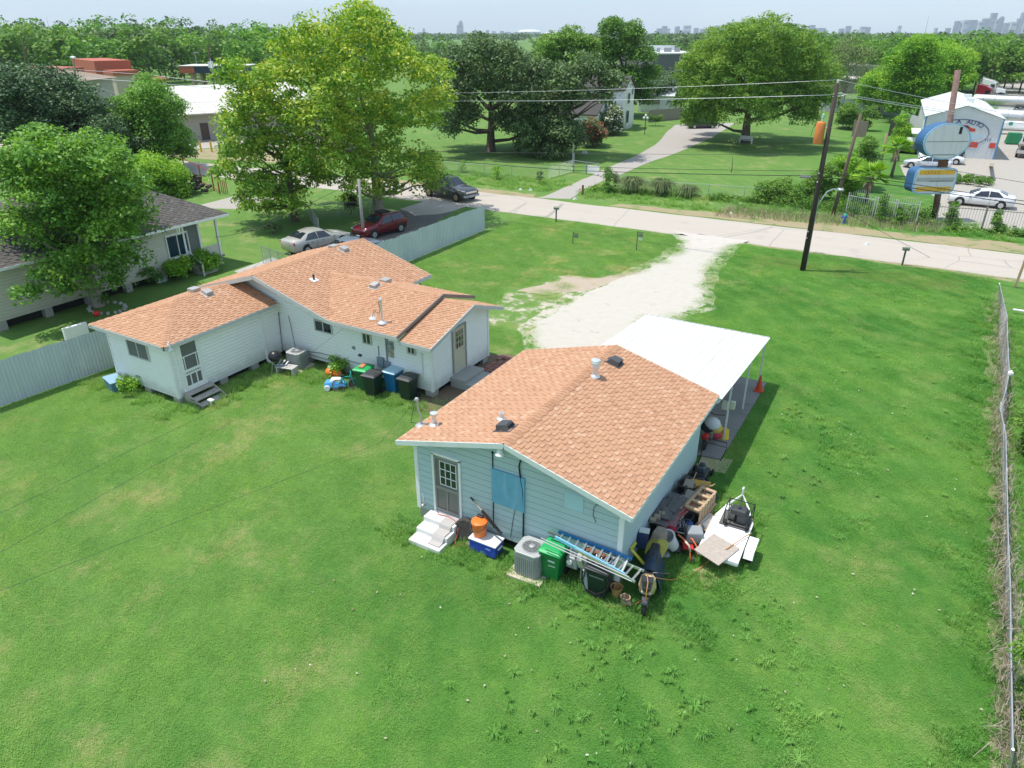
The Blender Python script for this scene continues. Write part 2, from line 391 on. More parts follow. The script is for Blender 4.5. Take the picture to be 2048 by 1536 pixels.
# pale edge strips and a tar line along the road
def mat_patchy(name, base, alt, grass_amt=.5, sc=.6, lo=.45, hi=.62):
    t = NT(name); col, c = lawn_colour(t)
    g = t.mix(t.noise(2.2, 6, .7), base, alt); g = t.mix(t.smooth(t.noise(26, 3, .7), .3, .8), t.mix(1.0, g, (.86,)*3, 'MULTIPLY'), g)
    m = t.smooth(t.noise(sc, 7, .72), lo, hi)
    t.bump(t.noise(20, 5), .5, .03); return t.done(t.mix(t.math('MULTIPLY', m, grass_amt), g, col), .95, 0, .1)
VERGE = mat_patchy('dry_verge', (.4,.33,.21), (.3,.25,.14), 1.0, .7, .5, .68)
LIME = mat_patchy('crushed_limestone', (.58,.54,.475), (.47,.43,.365), .5, .9, .58, .7)
LIMEDGE = mat_patchy('thin_limestone', (.56,.5,.41), (.44,.38,.29), 1.0, .8, .4, .52)
LOT = mat_patchy('lot_concrete', (.46,.42,.37), (.36,.33,.29), .0)
DRIVE = mat_patchy('drive_gravel', (.45,.41,.37), (.36,.33,.3), .25, .8, .6, .75)
ASPH = M('old_asphalt', (.13,.12,.115), .9, var=.25, scale=1.5, bump=.3, dirt=(.3,.27,.23), damt=.5)
sheet('far_verge', wavy((-24.2,58.0),(120,60.2),60,.2,3)+wavy((120,63.2),(-14,60.6),50,.5,4)+wavy((-15,60.3),(-23.6,59.3),8,.3,44), .012, VERGE)
sheet('far_verge', wavy((-50,57.0),(-31.5,57.6),10,.15,45)+wavy((-32,59.2),(-50,58.2),10,.3,46), .012, VERGE)
sheet('near_verge', wavy((-11,52.6),(60,53),40,.15,5)+wavy((60,50.6),(-11,51.4),40,.35,6), .004, VERGE)
sheet('ditch_verge', wavy((-9.5,49.2),(3,49.8),20,.2,7)+wavy((3,46.6),(-9.5,46.9),20,.4,8), .004, mat_patchy('ditch_weeds', (.2,.2,.07), (.12,.16,.04), 1.0, .7, .5, .66))

def pxpoly(name, pts, z, mat, sub=3, amp=.12, seed=0):
    g = [P(*p) for p in pts]; out = []
    for i in range(len(g)): out += wavy(g[i], g[(i+1) % len(g)], sub, min(amp, .3*(g[i]-g[(i+1) % len(g)]).length/sub), seed+i)[:-1]
    return sheet(name, out, z, mat)
DRV = [(1500,484),(1470,490),(1435,515),(1412,545),(1402,580),(1408,612),(1340,635),(1290,640),(1255,690),(1200,730),(1090,715),(1062,660),(1120,615),(1200,575),(1275,545),(1330,520),(1372,490),(1340,468),(1400,468)]
pxpoly('driveway', DRV, .008, LIME, 7, .2, 11)
def offset_poly(g, d):
    n = len(g); ar = sum(g[i].x*g[(i+1) % n].y-g[(i+1) % n].x*g[i].y for i in range(n)); out = []
    for i in range(n):
        t_ = (g[(i+1) % n]-g[i-1]).normalized(); out.append(g[i]+Vector((t_.y,-t_.x,0))*d*(1 if ar > 0 else -1))
    return out
fr_ = offset_poly([P(*q) for q in DRV[1:-2]], .75); sheet('drive_fringe', sum([wavy(fr_[i], fr_[(i+1) % len(fr_)], 5, .16, 60+i)[:-1] for i in range(len(fr_))], []), .0055, mat_patchy('fringe_gravel', (.58,.53,.45), (.46,.41,.33), 1.0, 1.3, .46, .58))
TRK_ = M('wheel_track', (.43,.39,.33), .95, var=.2, scale=3, bump=.4)
DRV2 = [(1350,518),(1270,545),(1180,580),(1100,625),(1050,668),(985,650),(960,625),(1000,600),(1015,580),(1095,562),(1110,550),(1180,553),(1260,545),(1300,530)]
pxpoly('drive_edge', DRV2, .004, LIMEDGE, 5, .3, 12)
pxpoly('dirt_patch', [(1032,582),(1120,562),(1130,550),(1200,556),(1280,540),(1300,530),(1275,552),(1180,580),(1090,590)], .006, mat_patchy('sandy_dirt', (.5,.41,.32), (.4,.32,.24), .6, 1.2, .6, .7), 4, .2, 13)
pxpoly('drive_apron', [(1345,462),(1500,482),(1470,488),(1440,495),(1375,500),(1385,475)], .0095, M('apron_concrete', (.5,.45,.4), .9, var=.12, bump=.3, dirt=(.3,.25,.2), damt=.5), 2, .05, 14)
NDRV = [(1075,396),(1110,384),(1150,366),(1195,345),(1265,315),(1310,290),(1330,268),(1350,250),(1395,246),(1470,246),(1425,275),(1355,305),(1285,330),(1225,355),(1165,380),(1140,398)]
pxpoly('neighbour_driveway', NDRV, .010, DRIVE, 3, .15, 15)
pxpoly('side_driveway', [(905,405),(860,402),(835,410),(805,418),(760,445),(690,470),(600,500),(560,530),(640,540),(790,500),(840,462),(905,425)], .006, ASPH, 3, .1, 16)
pxpoly('drive_mouth', [(950,410),(900,398),(850,402),(800,418),(830,432),(880,428)], .010, M('mouth_gravel', (.42,.37,.33), .95, var=.2, bump=.4), 3, .15, 17)
pxpoly('sidewalk', [(468,543),(545,515),(562,521),(485,549)], .01, CONC, 1, 0, 18)
pxpoly('front_walk', [(380,415),(470,392),(560,395),(470,418)], .006, LOT, 2, .1, 19)
pxpoly('west_lot', [(355,300),(380,262),(395,240),(500,250),(640,262),(640,300),(470,293)], .006, LOT, 2, .1, 20)
pxpoly('shop_lot', [(1800,330),(1815,362),(1880,400),(1850,445),(1900,462),(2048,470),(2300,470),(2400,300),(2300,190),(2048,150),(1975,165),(1990,200),(2010,245),(1990,312),(1850,322)], .006, LOT, 2, .1, 21)
pxpoly('west_verge', [(330,312),(470,322),(640,330),(640,310),(470,296),(350,300)], .004, VERGE, 2, .2, 22)
sheet('worn_soil', [(-16.6,20.6),(-16.3,19.7),(-15,19.6),(-13.6,20.2),(-12.6,21.5),(-12.6,24.5),(-13,26.4),(-15.6,26.2),(-17,25.2),(-17,21)], .005, SOIL)
pxpoly('bare_patch', [(1385,1140),(1420,1125),(1480,1150),(1470,1165),(1410,1180)], .005, mat_patchy('trampled_grass', (.42,.36,.22), (.3,.27,.13), .8, 2.5, .5, .65), 4, .12, 23)
sheet('slab_edge_sand', [(-5.0,21.1),(-4.0,21.3),(-4.0,22.3),(-5.0,22.0)], .005, mat_patchy('sand', (.55,.47,.33), (.45,.38,.25), .5, 2, .6, .7))

# ---------------------------------------------------------------- blue house
def house(name, label, loc): return thing(name, label, 'house', loc)
def window(wall, c, w, h, nrm, frame=TRIMW, pane=GLASSD, nx=2, ny=1, fw=.05, dep=.07, parent_name='window', bars=.03):
    """c: centre on wall plane, nrm: outward axis (+-u or +-v)"""
    n = Vector(nrm); s = Vector((-n.y, n.x, 0)); z = Vector((0,0,1)); c = Vector(c)
    f = MB()
    for sg in (-1, 1):
        f.bar(c+s*sg*(w/2-fw/2)-z*h/2+n*dep/2, c+s*sg*(w/2-fw/2)+z*h/2+n*dep/2, fw, dep, up=s)
        f.bar(c-s*(w/2-fw)+z*sg*(h/2-fw/2)+n*dep/2, c+s*(w/2-fw)+z*sg*(h/2-fw/2)+n*dep/2, dep, fw)
    fo = f.build(parent_name, frame, wall)
    iw, ih = (w-2*fw)/nx, (h-2*fw)/ny
    for i in range(nx):
        for j in range(ny):
            q = c + s*((i+.5)*iw-(w/2-fw)) + z*((j+.5)*ih-(h/2-fw)) + n*dep*.5
            MB().box(q, (abs(s.x)*(iw-bars)+abs(n.x)*.01, abs(s.y)*(iw-bars)+abs(n.y)*.01, ih-bars)).build('pane', pane, fo)
    m = MB()
    for i in range(1, nx): q = c+s*(i*iw-(w/2-fw))+n*dep*.66; m.bar(q-z*(h/2-fw), q+z*(h/2-fw), bars+.004, dep*.7, up=s)
    for j in range(1, ny): q = c+z*(j*ih-(h/2-fw))+n*dep*.66; m.bar(q-s*(w/2-fw), q+s*(w/2-fw), dep*.68, bars+.004)
    if nx*ny > 1: m.build('muntin', frame, fo)
    return fo
def wallplate(h, name, poly, thick_vec, mat): return MB().ext(poly, thick_vec).build(name, mat, h)
def pier_row(h, pts, zt):
    for x, y in pts: MB().box((x, y, zt/2), (.4,.4,zt)).build('pier', BLOCK, h, bevel=.01)

BH = house('blue_house', 'small pale blue house with a terracotta shingle gable roof', (-8.29, 17.6, 0))
bu0, bu1, bv0, bv1, bze, bur, bzr = -11.96, -4.62, 13.78, 21.42, 2.8, -8.29, 3.8
wu0, wu1, wv0, wv1, wz0 = -11.57, -5.0, 14.15, 21.05, .36
def bzroof(u): return bze+(bzr-bze)*(1-abs(u-bur)/(bur-bu0))
fw_ = [(wu0,wv0,wz0),(wu1,wv0,wz0),(wu1,wv0,bzroof(wu1)-.13),(bur,wv0,bzr-.13),(wu0,wv0,bzroof(wu0)-.13)]
w1 = wallplate(BH, 'front_wall', fw_, (0,.12,0), LAPSHADE_B); siding(w1, fw_, (1,0,0), (0,-1,0), SIDB, .2)
rw = [(wu1,wv0+.12,wz0),(wu1,wv1,wz0),(wu1,wv1,bzroof(wu1)-.13),(wu1,wv0+.12,bzroof(wu1)-.13)]
w2 = wallplate(BH, 'side_wall', rw, (-.12,0,0), LAPSHADE_B); siding(w2, rw, (0,1,0), (1,0,0), SIDB, .2)
wallplate(BH, 'side_wall', [(wu0,wv0+.12,wz0),(wu0,wv1,wz0),(wu0,wv1,bzroof(wu0)-.13),(wu0,wv0+.12,bzroof(wu0)-.13)], (.12,0,0), SIDB)
wallplate(BH, 'back_wall', [(wu0+.12,wv1,wz0),(wu1-.12,wv1,wz0),(wu1-.12,wv1,bzroof(wu1-.12)-.13),(bur,wv1,bzr-.13),(wu0+.12,wv1,bzroof(wu0+.12)-.13)], (0,-.12,0), SIDB)
for (x, y) in ((wu0, wv0), (wu1, wv0)):
    MB().bar((x, y-.018, wz0-.02), (x, y-.018, bzroof(x)-.13), .13, .05, up=(0,1,0)).bar((x+(.018 if x > -8 else -.018), y+.03, wz0-.02), (x+(.018 if x > -8 else -.018), y+.03, bzroof(x)-.13), .05, .12, up=(0,1,0)).build('corner_board', WHITE, BH)
MB().box((-8.285, 17.6, .17), (6.2, 6.5, .34)).build('crawl_space', DARK, BH)
pier_row(BH, [(x, y) for x in (wu0+.2, -9.3, -7.2, wu1-.2) for y in (wv0+.2,)]+[(wu1-.2, y) for y in (16.4, 18.6, 20.8)], wz0)
roof = MB()
for su in (bu0, bu1):
    roof.ext([(su,bv0,bze-.015),(bur,bv0,bzr-.015),(bur,bv0,bzr-.12),(su,bv0,bze-.12)], (0,bv1-bv0,0))
BR = roof.build('roof', FASB, BH)
sl_ = (bzr-bze)/(bur-bu0); nL = Vector((-sl_,0,1)).normalized(); nR = Vector((sl_,0,1)).normalized()
o_ = -.012
pl = [([(bu0-.02,bv1+.02,bze+o_),(bu0-.02,bv0-.03,bze+o_),(bur,bv0-.03,bzr+o_),(bur,bv1+.02,bzr+o_)], (0,-1,0), nL),
      ([(bu1+.02,bv0-.03,bze+o_),(bu1+.02,bv1+.02,bze+o_),(bur,bv1+.02,bzr+o_),(bur,bv0-.03,bzr+o_)], (0,1,0), nR)]
shingle_roof(BR, pl, SHING)
def ridge_caps(roof, a, b, nl, nr, mat, step=.16, wd=.15):
    a, b = Vector(a), Vector(b); d = (b-a); L = d.length; d.normalize(); k = 0
    sl = d.cross(Vector(nl)).normalized(); sr = Vector(nr).cross(d).normalized()
    if sl.z > 0: sl = -sl
    if sr.z > 0: sr = -sr
    m = MB(); s = 0
    while s < L-.02:
        e = min(L, s+step*1.15); p, q = a+d*s, a+d*e; up = Vector((0,0,.026)); lo = Vector((0,0,.008))
        m.add([p+up*1.0, p+sl*wd+up*.8, q+sl*wd+lo, q+lo, p+sr*wd+up*.8, q+sr*wd+lo, p+sl*wd-up*.2, p+sr*wd-up*.2], [(0,1,2,3),(0,3,5,4),(0,1,6),(0,7,4)], random.choice([.2,.4,.5,.6,.7])); s += step
    r = m.build('ridge_caps', mat, roof, tone=True); r['kind'] = 'stuff'
ridge_caps(BR, (bur,bv0-.03,bzr), (bur,bv1,bzr), nL, nR, SHING)
for su in (bu0, bu1): MB().bar((su, bv0-.032, bze-.07), (bur, bv0-.032, bzr-.07), .03, .15, up=(0,0,1)).build('rake_board', FASB, BH)
for su in (bu0-.017, bu1+.017): MB().bar((su, bv0-.04, bze-.07), (su, bv1, bze-.07), .03, .13).build('eave_board', FASB, BH)
# front door
def box_on(px0, px1, v):   # rectangle on plane v from two opposite photo corners
    a, b = PV(*px0, v), PV(*px1, v); return (a.x+b.x)/2, (a.z+b.z)/2, abs(b.x-a.x), abs(b.z-a.z)
dc = PV(893, 960, wv0); dw, dz0, dz1 = .98, .5, 2.52
dx = (PV(872,903,wv0).x+PV(914,912,wv0).x)/2
d = MB(); 
for sg in (-1, 1): d.bar((dx+sg*.47, wv0-.035, dz0), (dx+sg*.47, wv0-.035, dz1), .07, .07, up=(0,1,0))
d.bar((dx-.505, wv0-.035, dz1), (dx+.505, wv0-.035, dz1), .07, .08); d.bar((dx-.505, wv0-.05, dz0-.02), (dx+.505, wv0-.05, dz0-.02), .1, .05)
dr = d.build('door', WHITE, BH)
MB().box((dx, wv0-.025, (dz0+dz1)/2), (.87,.03,dz1-dz0-.06)).build('door_leaf', M('grey_door', (.17,.16,.15), .5, var=.12), dr)
sc_ = MB()
for x in (-.4, .4): sc_.bar((dx+x, wv0-.053, dz0+.05), (dx+x, wv0-.053, dz1-.07), .05, .03, up=(0,1,0))
for z in (dz0+.08, 1.38, dz1-.09): sc_.bar((dx-.375, wv0-.053, z), (dx+.375, wv0-.053, z), .03, .1)
sc_.bar((dx, wv0-.053, dz0+.13), (dx, wv0-.053, 1.33), .04, .025, up=(0,1,0))
sc_.build('screen_frame', M('grey_door_trim', (.25,.24,.22), .5), dr)
gl = MB()
for i in range(3):
    for j in range(3): gl.box((dx+.06+(i-1)*.19, wv0-.042, 1.92+(j-1)*.27), (.165,.012,.245))
gl.build('lites', GLASSD, dr)
mu = MB(); 
for i in range(4): mu.bar((dx+.06+(i-1.5)*.19, wv0-.05, 1.5), (dx+.06+(i-1.5)*.19, wv0-.05, 2.34), .022, .02, up=(0,1,0))
for j in range(4): mu.bar((dx-.22, wv0-.051, 1.92+(j-1.5)*.27), (dx+.34, wv0-.051, 1.92+(j-1.5)*.27), .018, .022)
mu.build('muntin', WHITE, dr)
# boarded window, patch, lamp, cables
cx, cz, w_, h_ = box_on((986,938), (1051,1012), wv0); z1_, z0_ = PV(986,934,wv0).z, PV(988,1001,wv0).z
bp = MB().box((cx, wv0-.06, (z0_+z1_)/2), (w_, .05, z1_-z0_)).build('boarded_window', M('blue_plywood', (.15,.38,.53), .75, var=.22, scale=3, dirt=(.35,.5,.58), damt=.7, streak=True), BH)
bp['label'] = 'blue painted plywood board over the window opening'
cx, cz, w_, h_ = box_on((1131,986), (1167,1020), wv0)
MB().box((cx, wv0-.033, cz), (.55, .02, .5)).build('wall_patch', M('patch_blue', (.42,.6,.65), .6, var=.08), BH)
lp = PV(1000, 900, wv0-.3)
def barn_lamp(parent, p, wallp):
    b = MB(); b.lathe([(.13,-.16),(.14,-.13),(.125,-.1),(.1,-.08),(.105,-.03),(.085,0),(.09,.05),(.06,.09),(.03,.12)], p, 16)
    b.tube([Vector(p)+Vector((0,0,.1)), Vector(p)+Vector((0,.05,.17)), wallp], .022, 8)
    return b.build('gable_lamp', M('lamp_white', (.7,.71,.71), .35, var=.05, dirt=(.4,.38,.34), damt=.3), parent, smooth=40)
barn_lamp(BH, lp, (lp.x+.05, bv0-.02, lp.z+.2))
cab = MB(); cab.tube([PV(1041,921,wv0-.06), PV(1038,932,wv0-.06), PV(1040,950,wv0-.07), PV(1046,985,wv0-.07), PV(1047,1030,wv0-.06), PV(1046,1082,wv0-.06)], .022, 6); cab.build('service_cable', BLACK, BH, smooth=1)
cab = MB(); a = PV(985,905,wv0-.04); cab.tube([a, (a.x, a.y, .6)], .016, 6); cab.ball(a, .04, 8); cab.build('service_cable', BLACK, BH)
cab = MB(); cab.tube([PV(1040,950,wv0-.05), PV(1034,1000,wv0-.04), PV(1026,1040,wv0-.04), PV(1021,1075,wv0-.04)], .008, 5); cab.tube([PV(1198,1005,wv0-.04), PV(1188,1015,wv0-.04), PV(1186,1030,wv0-.04), PV(1192,1045,wv0-.04)], .008, 5); cab.build('thin_wire', DKGREY, BH)
tp = PV(851,1006,wv0); MB().cyl(tp, (tp.x, tp.y-.14, tp.z), .03, .02, 8).ball((tp.x, tp.y-.14, tp.z), .05, 8).tube([(tp.x-.03,tp.y-.03,tp.z+.2),(tp.x-.03,tp.y-.03,tp.z-.1)], .03, 6).build('hose_tap', METAL, BH)
# roof fittings (on the roof)
def on_roof(px, py):
    best = None
    for su in (bu0, bu1):
        n = Vector((su-bur, 0, bzr-bze)); 
        nn = Vector(((bzr-bze)*(1 if su > bur else -1)/(abs(su-bur)), 0, 1)); d = ray(px, py); t = nn.dot(Vector((bur,0,bzr))-CP)/nn.dot(d); q = CP+d*t
        if (q.x-bur)*(su-bur) >= -.05: best = q; break
    return best
def slope_z(parent, p, name, mat, prof, n=14): return MB().lathe(prof, p, n).build(name, mat, parent, smooth=40)
def box_vent(parent, p, tilt, mat, face=-1, sz=.42):
    m = Matrix.Rotation(tilt, 3, 'Y'); b = MB(); s = sz/2
    vs = [(-s,-s,.0),(s,-s,.0),(s,s,.0),(-s,s,.0),(-s*.9,-s*.9,.17),(s*.6,-s*.8,.17),(s*.6,s*.8,.17),(-s*.9,s*.9,.17)]
    if face > 0: vs = [(-x, y, z) for x, y, z in vs]
    b.add([m @ Vector(v)+Vector(p) for v in vs], [(3,2,1,0),(4,5,6,7),(0,1,5,4),(1,2,6,5),(2,3,7,6),(3,0,4,7)])
    b.box(Vector(p)+m @ Vector((0,0,.006)), (sz*1.35, sz*1.25, .012), m)
    v = b.build('roof_vent', mat, parent, bevel=.012)
    MB().box(Vector(p)+m @ Vector((-s*.93*face*-1*-1 if face < 0 else s*.93, 0, .09)), (.02, sz*.6, .07), m).build('louvre', DARK, v)
VENTM = M('brown_vent_metal', (.085,.085,.09), .45, .3, var=.15)
pp = on_roof(1012,856); box_vent(BR, pp, -math.atan(sl_), VENTM, -1)
pp = on_roof(1229,725); box_vent(BR, pp, math.atan(sl_), VENTM, 1)
GALV = M('roof_pipe_metal', (.72,.73,.74), .3, .6, var=.1)
slope_z(BR, on_roof(1190,753), 'flue_cap', GALV, [(.17,0),(.16,.03),(.1,.08),(.1,.32),(.14,.34),(.14,.4),(.12,.42),(.12,.48),(.17,.5),(.15,.58),(.02,.62)])
slope_z(BR, on_roof(869,850), 'flue_cap', GALV, [(.17,0),(.16,.02),(.075,.06),(.075,.16),(.06,.17),(.06,.3),(.08,.32),(.12,.36),(.12,.42),(.02,.45)])
slope_z(BR, on_roof(1003,838), 'vent_pipe', GALV, [(.15,0),(.14,.03),(.075,.06),(.075,.2),(.05,.2),(.05,.14)])
mp = on_roof(843,851)
mb = MB().tube([mp, mp+Vector((0,0,.25)), mp+Vector((-.03,0,.4)), mp+Vector((-.1,0,.55)), mp+Vector((-.1,0,.82)), mp+Vector((-.14,0,.87)), mp+Vector((-.2,0,.8))], .028, 8); mb.lathe([(.2,0),(.19,.02),(.05,.06),(.04,.1)], mp, 12); mb.ball(mp+Vector((-.12,0,.86)), .07, 8)
mb.build('service_mast', M('mast_grey', (.4,.4,.4), .5, .4), BR, smooth=40)
mb = MB().tube([mp+Vector((-.2,0,.78)), mp+Vector((-.3,.05,.5)), mp+Vector((-.33,0,.3)), mp+Vector((-.38,0,.05)), mp+Vector((-.42,0,-.02)), mp+Vector((-.3,0,.02)), mp+Vector((-.1,0,.03))], .009, 5); mb.build('mast_wire', DKGREY, BR)

# ---------------------------------------------------------------- carport
CPT = thing('carport', 'white corrugated metal carport on thin posts behind the blue house', 'carport', (-7.2, 25.2, 0))
def mat_carport():
    t = NT('white_metal_roof'); st = t.stretch(5, .35, 1); n_ = t.noise(1.4, 6, .7, st)
    c = t.mix(t.math('MULTIPLY', t.smooth(n_, .5, .7), .55), (.6,.6,.585), (.4,.38,.34)); c = t.mix(t.math('MULTIPLY', t.smooth(t.noise(3, 7, .8), .66, .74), .5), c, (.25,.17,.11)); return t.done(c, .5, 0, .3)
CWHITE = mat_carport()
cu0, cu1, cv0, cv1, cz0, cz1 = -9.95, -4.52, 21.46, 28.95, 2.66, 2.14
def ribbed(a, along, across, w, up, ribs=3, rh=.025, rw=.06):
    """one ribbed sheet: origin a, 'along' vector, unit 'across', width w"""
    pr = []; p = w/ribs
    for i in range(ribs): pr += [(i*p,0),(i*p+p*.5-rw,0),(i*p+p*.5-rw*.45,rh),(i*p+p*.5+rw*.45,rh),(i*p+p*.5+rw,0)]
    pr.append((w-.003, 0)); a = Vector(a); al = Vector(along); ac = Vector(across); up = Vector(up)
    r0 = [a+ac*x+up*y for x, y in pr]; r1 = [q+al for q in r0]; th = up*-.004; n = len(pr)
    b = MB(); b.add(r0+r1, [(i,i+1,i+1+n,i+n) for i in range(n-1)]); b.add([q+th for q in r0]+[q+th for q in r1], [(i,i+n,i+1+n,i+1) for i in range(n-1)])
    return b
ns = 6; w_ = (cu1-cu0)/ns; upv = Vector((0, -(cz1-cz0)/(cv1-cv0), 1)).normalized()
for i in range(ns):
    ribbed((cu0+i*w_, cv0, cz0+(.003 if i % 2 else 0)), (0, cv1-cv0, cz1-cz0), (1,0,0), w_+.02, upv, 3).build('roof_sheet', CWHITE, CPT)
def cz(v): return lerp(cz0, cz1, (v-cv0)/(cv1-cv0))
for u in (cu0+.15, cu1-.12):
    for v in (23.4, 26.15, 28.8): MB().bar((u, v, 0), (u, v, cz(v)-.1), .055, .055).build('post', TRIMW, CPT)
for v in (21.7, 23.4, 26.15, 28.8): MB().bar((cu0+.02, v, cz(v)-.06), (cu1-.02, v, cz(v)-.06), .06, .1).build('beam', TRIMW, CPT)
for u in (cu0+.15, cu1-.12): MB().bar((u, cv0, cz0-.155), (u, cv1, cz1-.155), .06, .09).build('side_beam', TRIMW, CPT)
MB().bar((cu0, cv1+.01, cz1+.0), (cu1, cv1+.01, cz1+.0), .02, .08).build('end_trim', CWHITE, CPT)
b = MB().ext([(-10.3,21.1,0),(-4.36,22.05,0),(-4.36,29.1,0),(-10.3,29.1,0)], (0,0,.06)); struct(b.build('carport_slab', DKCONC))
# ---------------------------------------------------------------- white house
WH = house('white_house', 'low white clapboard house with terracotta shingle roofs and a hipped wing', (-22, 20, 0))
def wl(name, poly, inward, ds, n, mat=SIDW, h=.145, sid=True):
    w = wallplate(WH, name, poly, inward, LAPSHADE_W if sid else mat)
    if sid: siding(w, poly, ds, n, mat, h, .024)
    return w
ZB = .27
aL, aR, aF, aB = -28.4, -24.45, 15.2, 20.85           # wing
gE, gz = -24.15, 2.7; gRu, gRz = -26.55, 3.42
def wz(u): return gz+.3*(gE-u) if u > gRu else gz+.3*(u+28.95)
WF = wl('wing_front_wall', [(aL,aF,ZB),(aR,aF,ZB),(aR,aF,2.68),(aL,aF,2.68)], (0,.1,0), (1,0,0), (0,-1,0))
WR = wl('wing_side_wall', [(aR,aF+.1,ZB),(aR,aB,ZB),(aR,aB,2.68),(aR,aF+.1,2.68)], (-.1,0,0), (0,1,0), (1,0,0))
wl('wing_side_wall', [(aL,aF+.1,ZB),(aL,27,ZB),(aL,27,2.68),(aL,aF+.1,2.68)], (.1,0,0), (0,1,0), (-1,0,0), sid=False)
mRu, mRz, mE, mEz = -24.75, 4.05, -20.55, 2.8; mF, mB = 20.0, 27.2
def mz(u): return mEz+(mRz-mEz)*(1-abs(u-mRu)/(mE-mRu))
v0 = 20.85; r_ = -15.95
MF = wl('main_front_wall', [(aR,v0,ZB),(r_,v0,ZB),(r_,v0,2.62),(-20.9,v0,2.72),(-21.1,v0,mz(-21.1)-.14),(aR,v0,mz(aR)-.14)], (0,.1,0), (1,0,0), (0,-1,0))
wl('gable_wall', [(-28.6,v0,2.7),(aR,v0,2.7),(aR,v0,mz(aR)-.14),(mRu,v0,mRz-.14),(-28.6,v0,mz(-28.6)-.12)], (0,.1,0), (1,0,0), (0,-1,0))
RW = wl('end_wall', [(r_,v0+.1,ZB),(r_,25.1,ZB),(r_,25.1,2.6),(r_,23.2,3.28),(r_,v0+.1,2.64)], (-.1,0,0), (0,1,0), (1,0,0))
wl('back_wall', [(-20.8,25.1,ZB),(r_-.1,25.1,ZB),(r_-.1,25.1,2.6),(-20.8,25.1,2.6)], (0,-.1,0), (1,0,0), (0,1,0), sid=False)
wl('back_wall', [(-20.9,25.1,ZB),(-20.9,26.8,ZB),(-20.9,26.8,2.7),(-20.9,25.1,2.7)], (-.1,0,0), (0,1,0), (1,0,0), sid=False)
wl('back_wall', [(-28.4,26.8,ZB),(-20.9,26.8,ZB),(-20.9,26.8,2.7),(mRu,26.8,3.9),(-28.4,26.8,2.8)], (0,-.1,0), (1,0,0), (0,1,0), sid=False)
MB().box(((aL+aR)/2, (aF+aB)/2+.1, .13), (3.5, 5.0, .26)).box((-20.2, 23.1, .13), (8.2, 3.8, .26)).build('crawl_space', DARK, WH)
pier_row(WH, [(aR-.2, y) for y in (15.4, 17.4, 19.1, 20.4)]+[(x, aF+.2) for x in (-28.2, -26.5)]+[(x, v0+.2) for x in (-23, -20.6, -18.3, -16.15)]+[(r_-.2, 24.9)], ZB)
for x, y in ((aR, aF), (aL, aF), (r_, v0), (r_, 25.1)):
    sx = 1 if x > -28 else -1
    cb = MB().bar((x, y-.02, ZB-.02), (x, y-.02, 2.6), .1, .045, up=(0,1,0)); cb.bar((x+.02*sx, y+.03, ZB-.02), (x+.02*sx, y+.03, 2.6), .045, .1, up=(0,1,0))
    cb.build('corner_board', WHITE, WH)
# roofs
def slab(polys, th=.1, name='roof', mat=TRIMW):
    b = MB()
    for p in polys: b.ext([(x, y, z-.016) for x, y, z in p], (0,0,-th))
    return b.build(name, mat, WH)
def nrm(p):
    n = (Vector(p[1])-Vector(p[0])).cross(Vector(p[2])-Vector(p[0])).normalized(); return n if n.z > 0 else -n
wF = 14.85
wing = [[(gE,wF,gz),(gE,20.6,gz),(gRu,20.6,gRz),(gRu,wF+2.4,gRz)], [(-28.95,wF,gz),(gE,wF,gz),(gRu,wF+2.4,gRz)], [(-28.95,20.6,gz),(-28.95,wF,gz),(gRu,wF+2.4,gRz),(gRu,20.6,gRz)]]
dsw = [(0,1,0),(1,0,0),(0,-1,0)]
R1 = slab(wing, name='wing_roof'); shingle_roof(R1, [(p, d, nrm(p)) for p, d in zip(wing, dsw)], SHING)
nR_, nF_, nL_ = [nrm(p) for p in wing]
ridge_caps(R1, (gE,wF,gz), (gRu,wF+2.4,gRz), nF_, nR_, SHING); ridge_caps(R1, (gRu,wF+2.4,gRz), (gRu,20.2,gRz), nL_, nR_, SHING); ridge_caps(R1, (-28.95,wF,gz), (gRu,wF+2.4,gRz), nL_, nF_, SHING)
cR, cz_, cu = 23.2, 3.6, -16.95; kx = mE-(cz_-mEz)/((mRz-mEz)/(mE-mRu))
main = [[(mE,mF,mEz),(kx,cR,cz_),(mRu,cR,mRz),(mRu,mF,mRz)], [(kx,cR,cz_),(mE,25.6,mEz),(mE,mB,mEz),(mRu,mB,mRz),(mRu,cR,mRz)], [(-28.95,mB,mEz),(-28.95,mF,mEz),(mRu,mF,mRz),(mRu,mB,mRz)]]
R2 = slab(main, .13, 'main_roof'); shingle_roof(R2, [(main[0],(0,1,0),nrm(main[0])), (main[1],(0,1,0),nrm(main[1])), (main[2],(0,-1,0),nrm(main[2]))], SHING)
ridge_caps(R2, (mRu,mF,mRz), (mRu,mB,mRz), nrm(main[2]), nrm(main[0]), SHING)
cross = [[(mE,mF,mEz),(cu,mF,mEz),(cu,cR,cz_),(kx,cR,cz_)], [(cu,25.6,mEz),(mE,25.6,mEz),(kx,cR,cz_),(cu,cR,cz_)]]
R3 = slab(cross, .13, 'cross_roof'); shingle_roof(R3, [(cross[0],(1,0,0),nrm(cross[0])), (cross[1],(-1,0,0),nrm(cross[1]))], SHING)
ridge_caps(R3, (kx,cR,cz_), (cu,cR,cz_), nrm(cross[0]), nrm(cross[1]), SHING, wd=.2)
eu = -15.38; eF, eB, ez, er = 20.1, 25.5, 2.6, 3.42
endr = [[(cu,eF,ez),(eu,eF,ez),(eu,cR,er),(cu,cR,er)], [(eu,eB,ez),(cu,eB,ez),(cu,cR,er),(eu,cR,er)]]
R4 = slab(endr, .12, 'end_roof'); shingle_roof(R4, [(endr[0],(1,0,0),nrm(endr[0])), (endr[1],(-1,0,0),nrm(endr[1]))], SHING, limit=200)
